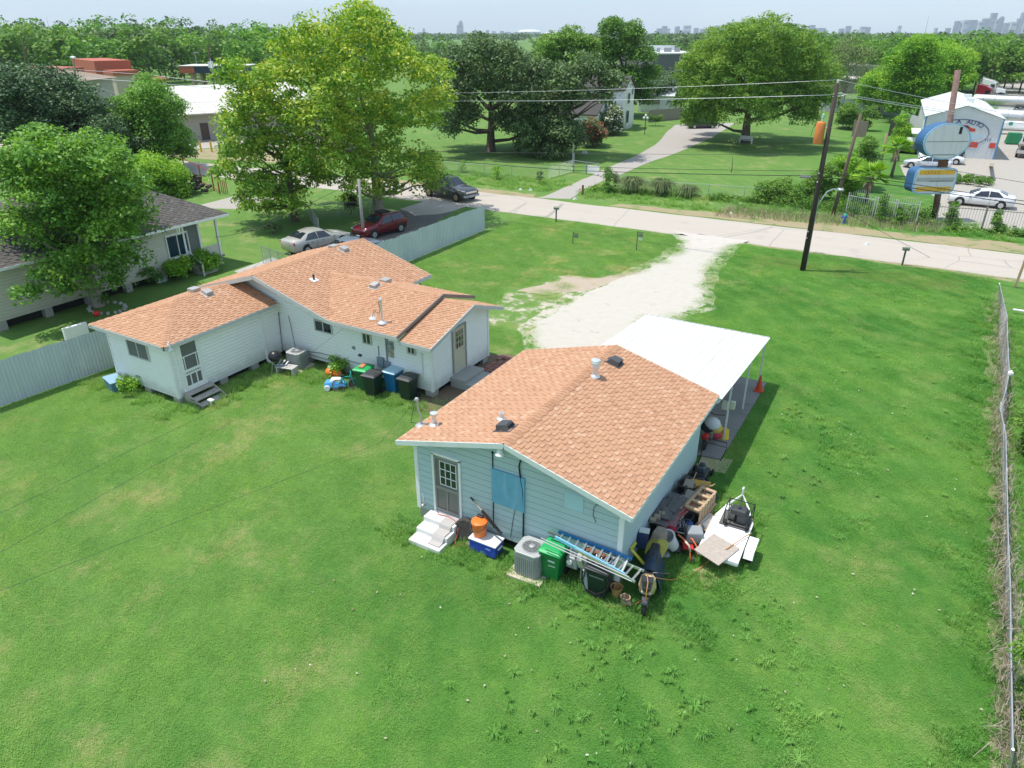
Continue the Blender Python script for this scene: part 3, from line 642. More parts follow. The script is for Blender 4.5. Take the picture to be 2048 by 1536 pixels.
ridge_caps(R4, (cu,cR,er), (eu,cR,er), nrm(endr[0]), nrm(endr[1]), SHING)
st = MB(); st.bar((cu+.02,mF-.02,mEz-.05), (cu+.02,cR,cz_-.05), .05, .14).bar((cu+.02,25.62,mEz-.05), (cu+.02,cR,cz_-.05), .05, .14); st.build('step_flashing', M('dark_flashing', (.2,.17,.15), .6, var=.2), WH)
for a_ in ([(gE+.015,wF-.03,gz-.08), (gE+.015,20.5,gz-.08), .03, .15],[(-28.98,wF-.015,gz-.08), (gE+.03,wF-.015,gz-.08), .03, .15],[(-28.965,wF,gz-.08), (-28.965,mB,gz-.05), .03, .15],[(mE,mF-.016,mEz-.09), (mRu,mF-.016,mRz-.09), .03, .17],[(-28.95,mF-.016,mEz-.09), (mRu,mF-.016,mRz-.09), .03, .17],[(mE,mF-.016,mEz-.085), (cu+.05,mF-.016,mEz-.085), .03, .16],[(cu+.05,eF-.016,ez-.08), (eu,eF-.016,ez-.08), .03, .15],[(eu+.016,eF-.03,ez-.08), (eu+.016,cR,er-.08), .03, .16],[(eu+.016,eB+.03,ez-.08), (eu+.016,cR,er-.08), .03, .16],[(mE+.016,25.6,mEz-.09), (mE+.016,mB,mEz-.09), .03, .16],[(mE,mB+.016,mEz-.09), (mRu,mB+.016,mRz-.09), .03, .17]): MB().bar(*a_).build('fascia', GREYTRIM, WH)

# openings
a, b_ = PV(253,673,aF), PV(300,716,aF); window(WF, ((a.x+b_.x)/2, aF-.012, (a.z+b_.z)/2), 1.35, .95, (0,-1,0), GREYTRIM, GLASSG, 2, 1)
def winv(x0, y0, x1, y1, wall, v, nx=2, frame=GREYTRIM, pane=GLASSD, k=1):
    a, b = PV(x0,y0,v), PV(x1,y1,v); return window(wall, ((a.x+b.x)/2, v-.012, (a.z+b.z)/2), abs(b.x-a.x), abs(a.z-b.z), (0,-1,0), frame, pane, nx, 1)
winv(629,637,667,669,MF,v0); winv(725,663,745,690,MF,v0); winv(815,689,833,710,MF,v0)
# screen door on the wing
ya, yb = PU(356,690,aR).y, PU(393,680,aR).y
yc = (PU(362,735,aR).y+PU(400,722,aR).y)/2; D = 1.0
d = MB()
for sg in (-1,1): d.bar((aR+.04, yc+sg*.5, .5), (aR+.04, yc+sg*.5, 2.55), .06, .1, up=(0,1,0))
d.bar((aR+.04, yc-.55, 2.55), (aR+.04, yc+.55, 2.55), .06, .1); d.bar((aR+.06, yc-.55, .47), (aR+.06, yc+.55, .47), .1, .06)
sd = d.build('door', WHITE, WH)
MB().box((aR+.035, yc, 1.5), (.02, .9, 2.0)).build('screen', GLASSG, sd)
d = MB()
for y in (-.4, .4): d.bar((aR+.06, yc+y, .52), (aR+.06, yc+y, 2.5), .04, .09, up=(0,1,0))
for z, h in ((.57,.12),(1.12,.06),(1.28,.1),(1.9,.035),(2.46,.09)): d.bar((aR+.06, yc-.355, z), (aR+.06, yc+.355, z), .04, h)
for y in (-.14, .14): d.bar((aR+.06, yc+y, .63), (aR+.06, yc+y, 1.09), .03, .045, up=(0,1,0))
for y in (-.28, .28): d.bar((aR+.06, yc+y, 1.33), (aR+.06, yc+y, 1.88), .03, .03, up=(0,1,0))
for k in range(7): d.bar((aR+.06, yc-.3+k*.1, 1.15), (aR+.06, yc-.3+k*.1, 1.23), .03, .025, up=(0,1,0))
d.build('screen_frame', WHITE, sd)
# end door
yc = (PU(917,655,r_).y+PU(917,730,r_).y)/2; d = MB()
for sg in (-1,1): d.bar((r_+.04, yc+sg*.48, .5), (r_+.04, yc+sg*.48, 2.5), .07, .08, up=(0,1,0))
d.bar((r_+.04, yc-.52, 2.5), (r_+.04, yc+.52, 2.5), .07, .08)
ed = d.build('door', M('door_trim_grey', (.3,.29,.27), .6), WH)
MB().box((r_+.035, yc, 1.48), (.03, .87, 1.96)).build('door_leaf', M('cream_door', (.55,.5,.38), .5, var=.06), ed)
MB().box((r_+.055, yc, 1.95), (.012, .56, .8)).build('lites', GLASSD, ed)
d = MB()
for k in range(4): d.bar((r_+.065, yc-.28+k*.187, 1.55), (r_+.065, yc-.28+k*.187, 2.35), .02, .025, up=(0,1,0))
for k in range(4): d.bar((r_+.064, yc-.28, 1.55+k*.267), (r_+.064, yc+.28, 1.55+k*.267), .018, .025)
d.build('muntin', M('cream_door', (.55,.5,.38), .5), ed); MB().ball((r_+.08, yc+.36, 1.4), .04, 8).build('door_handle', METAL, ed)
# fittings
lp = P(337, 694, 2.62); barn_lamp(WH, lp, (lp.x-.12, lp.y+.1, lp.z+.14))
yp = PU(526,660,aR+.06).y; MB().bar((aR+.06, yp, .15), (aR+.06, yp, 2.6), .08, .1, up=(0,1,0)).bar((aR+.06,yp,.15),(aR+.3,yp,.06),.08,.08).build('downspout', WHITE, WH)
cw = MB().tube([PV(577,632,v0-.05), PV(592,700,v0-.05), PV(640,706,v0-.04), PV(700,722,v0-.04), PV(745,735,v0-.04)], .012, 5); cw.tube([PU(557,625,aR+.05), PU(565,700,aR+.05), PU(575,707,aR+.06)], .014, 5); cw.tube([PV(592,700,v0-.05), PV(650,718,v0-.05), PV(700,735,v0-.05)], .01, 5); cw.build('wall_wire', DKGREY, WH)
def vbox(x0, y0, x1, y1, v, name, mat, dep=.12, par=None, **k):
    a, b = PV(x0,y0,v), PV(x1,y1,v); return MB().box(((a.x+b.x)/2, v-dep/2, (a.z+b.z)/2), (abs(b.x-a.x), dep, abs(a.z-b.z))).build(name, mat, par or WH, **k)
vbox(757,712,771,734,v0-.012,'breaker_box', M('panel_grey', (.24,.29,.33), .5, .1, var=.1), .14, bevel=.008)
vbox(771,721,783,737,v0-.012,'meter_socket', M('panel_grey', (.24,.29,.33), .5), .12, bevel=.008)
for y0, y1, m in ((684,698,GREYM), (700,713,M('tan_meter', (.42,.38,.3), .5))):
    q = PV(783,(y0+y1)/2,v0-.02); b = MB().box(q, (.26,.06,.38)); b.cyl(q+Vector((0,-.03,0)), q+Vector((0,-.15,0)), .11, .1, 14); b.build('electric_meter', m, WH, bevel=.01)
q = PV(772,690,v0-.05); MB().tube([(q.x, q.y, 2.55), (q.x, q.y, 1.1)], .035, 8).tube([(q.x+.09, q.y, 2.55), (q.x+.09, q.y, 1.5)], .02, 6).build('conduit', GREYM, WH)
q = PV(844,720,v0-.05); MB().tube([(q.x, q.y, 1.95), (q.x, q.y, .75)], .03, 8).build('conduit', TRIMW, WH)
q = PV(757,700,v0-.04); MB().tube([(q.x, q.y, 1.75), (q.x, q.y, 1.3)], .025, 6).build('conduit', GREYM, WH)
vbox(706,692,711,698,v0-.012,'dryer_vent', GREYM, .08)
vbox(719,707,724,712,v0-.012,'hose_bracket', DKGREY, .1)
def on_plane(px, py, p0, n): d = ray(px, py); return CP + d*(Vector(n).dot(Vector(p0)-CP)/Vector(n).dot(d))
GV = M('light_vent_metal', (.42,.4,.38), .45, .3, var=.1)
for px, py, pl_, par in ((415,587,wing[0],R1), (688,500,main[1],R2), (750,573,cross[0],R3)):
    n = nrm(pl_); q = on_plane(px, py, pl_[0], n)
    m = n.to_track_quat('Z', 'Y').to_matrix()
    MB().box(q+n*.01, (.5,.5,.015), m).box(q+n*.09, (.36,.36,.14), m, taper=.9).build('roof_vent', GV, par, bevel=.01)
for px, py, z, par in ((388,579,3.38,R1), (668,493,3.95,R2), (771,561,3.62,R3)): q = P(px,py,z); MB().box(q, (.4,.4,.16)).build('roof_vent', GV, par, bevel=.01)
n = nrm(main[0]); q = on_plane(628,560,main[0][0],n); MB().box(q+n*.02,(.32,.32,.012), n.to_track_quat('Z','Y').to_matrix()).build('pipe_flashing', WHITE, R2); MB().cyl(q, q+Vector((0,0,.26)), .05, .05, 10).build('vent_pipe', DKGREY, R2)
n = nrm(cross[0]); q = on_plane(765,646,cross[0][0],n)
MB().tube([q, q+Vector((0,0,.95)), q+Vector((0,0,1.0))], .045, 8).ball(q+Vector((0,0,1.0)), .08, 8).lathe([(.2,0),(.19,.03),(.06,.09),(.05,.12)], q, 10).build('service_mast', GALV, R3, smooth=40)
MB().tube([q+Vector((0,0,.98)), q+Vector((-.12,0,.85)), q+Vector((-.06,0,.6)), q+Vector((-.12,-.02,.35)), q+Vector((-.4,0,.5)), q+Vector((-.45,-.1,.2))], .014, 5).tube([q+Vector((.03,0,.04)), q+Vector((.25,-.1,0)), q+Vector((.2,-.2,-.03)), q+Vector((-.05,-.2,-.02))], .014, 5).build('mast_wire', DKGREY, R3)
WMAST = q+Vector((0,0,.98))
q = on_plane(746,637,cross[0][0],n); slope_z(R3, q, 'vent_cone', WHITE, [(.16,0),(.15,.02),(.04,.14),(.03,.22),(.005,.23)], 12)
# wooden steps and concrete steps
ws = thing('wooden_steps', 'weathered grey wooden steps at the screen door of the white house wing', 'steps', (-24.0, 17.2, 0))
yc = (PU(362,735,aR).y+PU(400,722,aR).y)/2
for k, (x0, z) in enumerate(((aR+.05,.42), (aR+.42,.26), (aR+.74,.1))):
    for j in range(3): MB().bar((x0+.06+j*.125, yc-.62, z-.02), (x0+.06+j*.125, yc+.62, z-.02), .115, .04).build('tread', M('step_wood', (.42,.38,.33), .85, var=.2, scale=6, bump=.3, dirt=(.2,.17,.15), damt=.6), ws)
for y in (-.6, .6): MB().ext([(aR+.05,yc+y-.02,0),(aR+1.1,yc+y-.02,0),(aR+1.1,yc+y-.02,.06),(aR+.42,yc+y-.02,.375),(aR+.05,yc+y-.02,.375)], (0,.04,0)).build('stringer', M('step_wood', (.42,.38,.33)), ws)
yc = (PU(917,655,r_).y+PU(917,730,r_).y)/2
cs = thing('concrete_steps', 'grey concrete steps below the cream end door of the white house', 'steps', (-15.5, yc, 0))
for k, (x1, z) in enumerate(((.75,.44), (1.12,.29), (1.5,.14))): MB().box((r_+.04+x1/2, yc+.0, z/2-.001*k), (x1, 1.5-.01*k, z)).build('step', M('grey_step_concrete', (.34,.33,.31), .9, var=.15, bump=.3), cs, bevel=.012)
bp = thing('brick_path', 'strip of old red bricks laid along the end wall of the white house', 'path', (-14.9, 24.6, 0))
for i in range(9):
    for j in range(5):
        if random.random() < .93: MB().box((-15.55+j*.24+random.uniform(-.012,.012), yc+.85+i*.26+random.uniform(-.015,.015), .03+random.uniform(0,.012)), (.215,.235,.06), random.uniform(-.03,.03)).build('brick', BRICKM, bp)
# ---------------------------------------------------------------- foliage helpers
def np_mesh(name, V, nq, mat, tone, parent=None, off=None, k=4, link=True):
    V = np.asarray(V, np.float32).reshape(-1, 3)
    if off is not None: V = V - np.asarray(off, np.float32)
    me = bpy.data.meshes.new(name); me.vertices.add(len(V)); me.vertices.foreach_set('co', V.ravel())
    me.loops.add(nq*k); me.loops.foreach_set('vertex_index', np.arange(nq*k, dtype=np.int32))
    me.polygons.add(nq); me.polygons.foreach_set('loop_start', np.arange(0, nq*k, k, dtype=np.int32)); me.polygons.foreach_set('loop_total', np.full(nq, k, np.int32))
    a = me.attributes.new('tone', 'FLOAT', 'FACE'); a.data.foreach_set('value', np.asarray(tone, np.float32))
    me.materials.append(mat); me.update(); me.validate()
    if not link: return me
    o = bpy.data.objects.new(name, me); COL.objects.link(o); o.parent = parent; return o
def leaves(C, Rr, n, size, ct, upb=.55, low=-.5, asp=.62, rnd=.75, shell=.5, droop=0):
    """C: (m,3) clump centres, Rr: (m,3) radii, n leaves each -> quads"""
    C = np.asarray(C, float); Rr = np.asarray(Rr, float); m = len(C)
    idx = np.repeat(np.arange(m), n); N = len(idx)
    d = rng.normal(size=(N, 3)); d /= np.linalg.norm(d, axis=1)[:, None]; d[:, 2] = np.where(d[:, 2] < low, -d[:, 2], d[:, 2])
    r = shell+(1-shell)*rng.random(N)**.6
    p = C[idx]+d*Rr[idx]*r[:, None]
    nn = d*.6+np.array([0,0,upb])+rng.normal(size=(N,3))*rnd*.6; nn /= np.linalg.norm(nn, axis=1)[:, None]
    a = rng.normal(size=(N,3)); a -= nn*(a*nn).sum(1)[:, None]
    if droop: a += np.array([0,0,-droop]); a -= nn*(a*nn).sum(1)[:, None]
    a /= np.linalg.norm(a, axis=1)[:, None]+1e-9; b = np.cross(nn, a)
    L = size*(.65+.7*rng.random(N))[:, None]; W = L*asp
    V = np.stack([p-a*L*.5, p+b*W*.5-nn*L*.06, p+a*L*.5, p-b*W*.5-nn*L*.06], 1)
    tone = np.clip(np.asarray(ct)[idx]+rng.normal(size=N)*.17, 0, 1)
    return V, tone
BARK = M('bark', (.13,.1,.075), .95, var=.3, scale=5, bump=.7, bscale=14)
BARKP = M('pale_bark', (.3,.26,.21), .9, var=.3, scale=4, bump=.5, bscale=14)
L_SYC = mat_leaf('sycamore_leaf', (0.075,0.2,0.022), (0.23,0.39,0.036), (0.55,0.57,0.08), .38, .32, .6)
L_PEC = mat_leaf('pecan_leaf', (0.049,0.149,0.021), (0.123,0.28,0.0315), (0.245,0.42,0.0525), .4, .28, .6)
L_OAK = mat_leaf('live_oak_leaf', (0.0385,0.084,0.028), (0.0875,0.154,0.049), (0.175,0.254,0.0875), .42, .15, .6)
L_DKO = mat_leaf('dark_oak_leaf', (0.021,0.0595,0.021), (0.049,0.108,0.035), (0.131,0.21,0.0788), .38, .12, .6)
L_WIL = mat_leaf('willow_oak_leaf', (0.0525,0.131,0.021), (0.149,0.28,0.035), (0.298,0.438,0.07), .45, .28)
L_BRI = mat_leaf('bright_leaf', (0.07,0.201,0.0175), (0.175,0.367,0.0262), (0.35,0.525,0.0525), .42, .3)
L_MID = mat_leaf('mid_leaf', (0.0525,0.14,0.021), (0.114,0.245,0.0315), (0.228,0.35,0.0613), .45, .26)
L_SAGE = mat_leaf('sage_leaf', (.07,.1,.04), (.14,.19,.07), (.26,.29,.15), .55, .2)
L_FLW = mat_leaf('white_blossom', (.5,.5,.42), (.72,.7,.66), (.85,.83,.8), .6, .25)
L_FLR = mat_leaf('red_blossom', (.3,.06,.04), (.45,.1,.08), (.6,.16,.12), .6, .25)

def trunk_mesh(base, top, r0, tips, r1=.3, bend=.5):
    b = MB(); base, top = Vector(base), Vector(top)
    pts = [lerp(base, top, k/5)+Vector((random.uniform(-1,1), random.uniform(-1,1), 0))*bend*.12*(1 if 0 < k < 5 else 0) for k in range(6)]
    b.tube([base+Vector((0,0,-.1))]+pts, [r0*1.5]+[lerp(r0*1.15, r0*r1, k/5) for k in range(6)], 9)
    for t in tips:
        t = Vector(t); s = pts[min(5, max(1, int(6*min(.95, max(.2, .15+.6*(t.z-base.z)/(top.z-base.z+.01)*.7)))))]
        L = (t-s).length; q = [s, lerp(s, t, .35)+Vector((0,0,-.04*L)), lerp(s, t, .7)+Vector((random.uniform(-.05,.05)*L, random.uniform(-.05,.05)*L, .02*L)), t]
        rr = r0*min(.5, .1+.055*L); b.tube(q, [rr, rr*.7, rr*.4, rr*.15], 6, cap=False)
    return b
def tree(name, label, base, lobes, mat, n=26, clump=.85, leaf=.24, r0=.3, bark=BARK, cat='tree', trunk_top=.55, spread=.8, per=1.0, asp=.62, upb=.55, droop=0, group=None, tone=.5, flowers=None, tvar=.24):
    """lobes: (photo x, photo y, radius in photo px) sketched at the tree's own distance, given depth on both sides"""
    base = Vector(base); D = math.hypot(base.x, base.y); c = []; xs = [l[0] for l in lobes]; xm = (min(xs)+max(xs))/2; xw = max(40, (max(xs)-min(xs))/2+lobes[0][2])
    t = thing(name, label, cat, (base.x, base.y, 0), 0, group)
    away = Vector((base.x, base.y, 0)).normalized(); Wm = xw*D/FPX
    big = []
    for i, (px, py, rp) in enumerate(lobes):
        rm = rp*D/FPX*1.03; fall = math.sqrt(max(.1, 1-((px-xm)/xw)**2)); offs = [0] if len(lobes) < 3 else ([-.4, .45] if i % 2 else [.1, -.75, .8][:2+(i % 4 == 0)])
        for o in offs:
            q = PD(px, py, D)
            q = q+away*(o*Wm*spread*fall)
            q.z = q.z-(depth(q)-depth(PD(px,py,D)))*0
            big.append((q, rm*(1 if abs(o) < .5 else .92)))
    C, RR, ct = [], [], []
    for q, rm in big:
        m = max(5, int(7.5*per*(rm/clump)**2))
        for _ in range(m):
            d = Vector(rng.normal(size=3)).normalized()
            if d.z < -.45: d.z = -d.z*.5
            rr = rm*(.5+.5*random.random()**.6); p = q+d*max(0, rr-clump*.35)
            if p.z < .25: p.z = .25+random.random()*.4
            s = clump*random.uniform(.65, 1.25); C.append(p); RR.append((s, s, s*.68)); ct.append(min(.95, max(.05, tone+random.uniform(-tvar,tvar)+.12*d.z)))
    V, tn = leaves(C, RR, n, leaf, ct, asp=asp, upb=upb, droop=droop)
    np_mesh('crown', V, len(V), mat, tn, t, off=t.location)
    if flowers:
        fm, frac, fs = flowers; k = [i for i in range(len(C)) if random.random() < frac]
        V, tn = leaves([C[i] for i in k], [tuple(x*1.12 for x in RR[i]) for i in k], max(4, n//3), fs, [.6]*len(k), asp=.9, shell=.8)
        np_mesh('blossom', V, len(V), fm, tn, t, off=t.location)
    zt = max(q.z for q, _ in big); zb = base.z
    top = Vector((base.x, base.y, lerp(zb, zt, trunk_top))); tips = [q for q, r in big]; random.shuffle(tips)
    if r0 > 0: trunk_mesh((base.x, base.y, 0), top, r0, tips[:14]).build('trunk', bark, t, smooth=1)
    return t
_sc = 1.0
# ---------------------------------------------------------------- trees one can tell apart
tree('sycamore_tree', 'tallest yellow-green tree, with its dark trunk behind the red car', P(757,427), [(735,45,48),(700,90,60),(640,75,42),(590,100,40),(775,90,45),(800,140,55),(860,150,42),(875,205,40),(700,170,70),(620,160,58),(560,150,42),(520,190,40),(640,240,65),(740,250,70),(820,235,60),(560,240,50),(680,310,55),(760,320,55),(840,330,48),(860,360,34),(610,300,40),(770,375,34),(715,360,40)], L_SYC, n=40, clump=.8, leaf=.26, r0=.42, spread=.75, per=.5, tone=.5, tvar=.34, bark=BARKP)
tree('sycamore_tree', 'yellow-green tree hanging over the grey roof corner, left of the tallest tree', P(590,442), [(500,215,46),(470,160,38),(470,250,40),(545,300,52),(480,310,42),(600,340,46),(520,370,42),(455,350,30),(580,395,36),(640,360,36),(490,400,26),(540,410,28)], L_SYC, n=38, clump=.75, leaf=.25, r0=.3, tone=.4, spread=.7, per=.55, tvar=.3)
tree('pecan_tree', 'broad green tree in front of the grey roofed house, pale trunk at the flower bed', P(197,612), [(210,330,58),(150,370,62),(240,390,58),(120,440,58),(200,450,66),(265,440,45),(90,390,55),(60,330,50),(130,320,46),(180,520,55),(110,520,48),(250,510,36),(60,560,32),(145,560,36),(40,450,40),(15,360,44),(85,300,40),(220,560,26)], L_PEC, n=44, clump=.7, leaf=.2, r0=.3, bark=BARKP, spread=.75, per=.75, tvar=.32)
tree('live_oak_tree', 'very dark round oak at the left edge, behind the broad green tree', P(60,345), [(40,200,58),(100,190,52),(150,220,52),(200,250,46),(60,260,60),(130,280,52),(200,300,40),(10,260,50),(0,180,40)], L_DKO, n=40, clump=1.1, leaf=.3, r0=.4, spread=.8)
tree('live_oak_tree', 'dark oak crown showing its right flank beside the mid green street tree', P(225,355), [(215,270,40),(245,300,36),(180,310,40),(230,330,34),(190,350,34)], L_DKO, n=38, clump=.9, leaf=.26, r0=.25, spread=.8)
tree('street_tree', 'mid green round tree beside the road, left of the pale lot', P(325,340), [(300,190,34),(270,225,38),(330,225,40),(300,265,44),(350,275,32),(260,265,30),(320,310,36),(370,305,24),(285,310,30)], L_PEC, n=40, clump=.9, leaf=.26, r0=.26, tone=.5, spread=.8)
tree('pale_shrub', 'feathery pale green bush behind the grey roof and the log pile', P(315,390), [(300,345,34),(340,360,34),(285,375,30),(320,385,30),(355,378,22)], L_BRI, n=38, clump=.6, leaf=.2, r0=.1, tone=.62, per=1.4)
tree('brown_shrub', 'half bare brownish bush at the left edge under the pecan', P(30,575), [(20,480,30),(40,450,28),(15,540,26),(30,590,20)], mat_leaf('dry_leaf', (.12,.09,.05), (.2,.16,.09), (.3,.26,.16), .7, .2), n=16, clump=.5, leaf=.16, r0=.09, per=.8, bark=BARKP)
tree('live_oak_tree', 'grey-green spreading oak with an open dark trunk across the road', P(982,303), [(960,110,40),(910,140,42),(1010,130,44),(1060,150,42),(900,195,40),(960,180,52),(1030,190,48),(1080,200,42),(895,250,28),(935,235,34),(1050,250,44),(1005,240,30),(1090,260,38),(1060,290,30)], L_OAK, n=40, clump=1.15, leaf=.33, r0=.55, spread=.9)
tree('live_oak_tree', 'grey-green oak with low hanging limbs in front of the white two-storey house', P(1128,312), [(1130,165,38),(1180,150,40),(1225,165,30),(1100,210,38),(1150,200,32),(1085,250,40),(1130,265,40),(1070,290,34),(1110,300,30),(1150,285,24),(1205,195,22)], L_OAK, n=36, clump=1.1, leaf=.33, r0=.4, tone=.55, spread=.6)
tree('willow_oak_tree', 'broad dome-shaped tree with fine bright leaves over the white bench', P(1488,285), [(1480,90,42),(1430,105,42),(1540,85,46),(1590,110,46),(1400,140,40),(1630,150,42),(1480,140,60),(1560,150,60),(1410,190,48),(1640,200,32),(1500,205,56),(1580,210,48),(1400,225,30),(1610,232,26),(1385,238,18),(1425,238,18)], L_WIL, n=46, clump=1.0, leaf=.4, asp=.34, per=.75, tvar=.32, r0=.6, spread=.9, upb=.35)
tree('tall_tree', 'tall open-topped tree rising above the white two-storey house', P(1243,232), [(1222,60,24),(1262,70,26),(1210,100,28),(1245,110,34),(1285,115,26),(1200,150,28),(1260,160,36),(1300,150,22),(1230,190,30),(1280,195,28)], L_MID, n=40, clump=1.2, leaf=.38, r0=.4, spread=.7, tone=.4)
tree('dark_green_tree', 'rounded deep green tree behind the spreading oak, left of the tall open one', P(1130,240), [(1100,100,28),(1140,90,32),(1175,100,26),(1110,140,30),(1160,135,32),(1085,125,18)], L_MID, n=40, clump=1.2, leaf=.4, r0=.35, spread=.8, tone=.55)
tree('dark_green_tree', 'bushy dark tree between the tall tree and the white shed', P(1330,222), [(1310,190,24),(1335,180,24),(1350,205,20),(1320,215,18)], L_DKO, n=40, clump=1.1, leaf=.36, r0=.2, tone=.6)
tree('sparse_tree', 'thin grey-branched tree with sparse leaves behind the utility pole', P(1683,222), [(1690,110,30),(1720,120,28),(1665,135,24),(1705,150,30),(1730,165,22),(1670,180,22)], L_SAGE, n=12, clump=1.1, leaf=.3, r0=.22, bark=BARKP, per=.7, tone=.45)
tree('ash_tree', 'upright bright green tree with a pale trunk left of the metal workshop', P(1830,246), [(1835,105,30),(1800,130,28),(1860,125,28),(1815,165,30),(1850,170,30),(1790,180,24),(1835,205,26),(1800,215,22)], L_BRI, n=42, clump=1.1, leaf=.34, r0=.25, bark=BARKP, tone=.4)
tree('ash_tree', 'yellow-green tree standing over the workshop roof beside the red truck', P(1905,212), [(1890,120,28),(1920,130,26),(1900,165,28),(1875,165,24),(1930,160,18),(1885,195,18)], L_BRI, n=40, clump=1.2, leaf=.36, r0=.24, tone=.6)
tree('hedge_tree', 'low bright tree behind the corrugated fence between pole and workshop', P(1755,232), [(1745,175,26),(1775,170,26),(1760,200,24),(1735,200,20)], L_BRI, n=40, clump=1.0, leaf=.34, r0=.18, tone=.5)
tree('young_tree', 'small dense green tree beside the grey shed panel on the far lawn', P(1697,257), [(1695,225,16),(1685,243,13),(1706,243,13)], L_MID, n=40, clump=.5, leaf=.2, r0=.08, tone=.5)
tree('willow_shrub', 'light green shrub at the end of the corrugated fence by the palms', P(1735,262), [(1738,232,18),(1728,250,12)], L_MID, n=36, clump=.55, leaf=.22, r0=.06)
tree('crepe_myrtle', 'white flowering shrub at the front of the white two-storey house', P(1215,268), [(1205,240,20),(1225,232,20),(1190,232,18),(1215,255,16),(1235,255,12)], L_OAK, n=40, clump=.55, leaf=.2, r0=.08, flowers=(L_FLW, .55, .22), tone=.5)
tree('crepe_myrtle', 'reddish flowering shrub left of the white blossom shrub', P(1185,292), [(1185,255,20),(1200,272,16),(1175,275,18),(1190,285,14)], L_OAK, n=38, clump=.55, leaf=.2, r0=.08, flowers=(L_FLR, .4, .2), tone=.5)
tree('small_tree', 'slender dark bush tree on the lawn between the pole and the red car', P(702,430), [(702,402,17),(702,414,14)], mat_leaf('plum_leaf', (.02,.02,.012), (.04,.045,.02), (.07,.08,.03), .5, .2), n=40, clump=.45, leaf=.15, r0=.05)
tree('bare_sapling', 'thin bare sapling standing alone on the far lawn', P(1462,345), [(1466,285,9),(1462,300,8)], L_SAGE, n=4, clump=.35, leaf=.14, r0=.05, per=.5)
# shrubs and hedges
def bush(label, px, lobes, mat, name='bush', clump=.38, leaf=.13, n=38, tone=.5, cat='bush', r0=.04, **k): return tree(name, label, P(*px), lobes, mat, n=n, clump=clump, leaf=leaf, r0=r0, cat=cat, tone=tone, **k)
bush('clipped round bush under the double window of the beige house', (355,557), [(340,530,17),(365,530,17),(352,542,17)], L_BRI, tone=.45)
bush('clipped round bush left of the porch steps of the beige house', (415,541), [(402,515,16),(426,522,15),(414,530,15)], L_BRI, tone=.4)
bush('dark shaded bush at the wall corner behind the pecan trunk', (290,565), [(290,540,22),(275,555,16),(308,550,14)], L_PEC, tone=.3)
bush('dry low bush beside the second sycamore trunk', (545,468), [(540,455,12),(555,460,10)], L_SAGE, tone=.35)
bush('weedy bush leaning on the white house wall behind the green bin', (683,742), [(676,722,14),(690,735,10),(672,738,10)], L_BRI, tone=.6, n=20)
bush('low weeds round the blue tub at the white house corner', (262,782), [(262,775,8),(280,786,8),(245,782,5)], L_BRI, tone=.6, n=22, leaf=.1, clump=.2)
bush('columnar dark cypress shrub right of the neighbour driveway gate', (1213,384), [(1216,345,7),(1214,358,8),(1212,372,8)], L_MID, tone=.35)
bush('leafy pale bush behind the cypress at the driveway gate', (1230,372), [(1228,355,11),(1235,365,9)], L_SAGE, tone=.5)
bush('small dark cypress shrub on the verge left of the driveway gate', (1080,368), [(1080,348,4),(1079,358,5)], L_DKO, tone=.5)
bush('pair of small dark shrubs at the end of the wooden fence', (1310,252), [(1303,240,9),(1318,240,9)], L_MID, tone=.3, clump=.5, leaf=.2)
bush('vine mass over the chain fence, left of the pole foot', (1560,402), [(1530,385,22),(1560,380,24),(1590,385,20),(1545,398,16),(1580,400,14)], L_MID, tone=.5, clump=.55, leaf=.18)
bush('vine mass at the pole foot by the second leaning post', (1640,400), [(1625,375,20),(1650,380,20),(1640,355,18),(1660,345,16),(1620,400,14)], L_MID, tone=.55, clump=.55, leaf=.18)
bush('tall ivy column between the leaning post and the short post', (1735,380), [(1738,290,14),(1730,310,16),(1745,315,12),(1732,335,16),(1725,355,16)], L_MID, tone=.5, clump=.5, leaf=.18)
bush('tangled bush behind the iron fence near the first palm', (1700,400), [(1700,345,20),(1680,330,18),(1705,325,16),(1690,370,18),(1715,370,16),(1700,392,14)], L_BRI, tone=.45, clump=.55, leaf=.18)
bush('vine mass at the workshop corner', (1810,282), [(1805,262,14),(1822,270,14),(1795,275,12),(1812,284,10),(1800,240,9)], L_BRI, tone=.4, clump=.6, leaf=.2)
bush('vine growing up the iron fence by the white car', (1908,452), [(1908,415,7),(1906,430,8),(1910,443,9),(1898,446,8)], L_MID, tone=.4, clump=.25, leaf=.13)
bush('vine on the iron fence right of the white car', (1995,462), [(1996,430,6),(1993,445,7),(2000,456,8)], L_MID, tone=.4, clump=.25, leaf=.13)
bush('vine on the second panel of the pale iron fence', (1800,448), [(1798,420,6),(1802,436,8),(1790,440,7)], L_MID, tone=.4, clump=.25, leaf=.13)
bush('vine on the first panel of the pale iron fence', (1768,442), [(1768,400,7),(1766,418,8),(1770,432,8),(1758,434,7)], L_MID, tone=.4, clump=.25, leaf=.13)
bush('green weeds under the pole sign', (1920,365), [(1912,360,9),(1935,364,9),(1958,367,8),(1975,370,6)], L_MID, tone=.45, clump=.35, leaf=.15, r0=0)
bush('leafy green mass beyond the right chain-link fence', (2046,900), [(2050,840,18),(2060,900,22),(2048,940,14),(2065,980,22)], L_MID, tone=.55, clump=.3, leaf=.1, r0=0)
bush('second leafy mass further down the right chain-link fence', (2050,1450), [(2055,1300,22),(2052,1380,20),(2060,1460,26),(2050,1520,18)], L_MID, tone=.55, clump=.25, leaf=.08, r0=0)
bush('young shoot bush on the verge across the road, nearer the oak', (925,345), [(925,328,8),(925,336,7)], L_BRI, tone=.6, n=20)
bush('young shoot bush on the verge across the road, nearer the gate', (993,360), [(994,340,10),(992,350,9)], L_BRI, tone=.6, n=20)
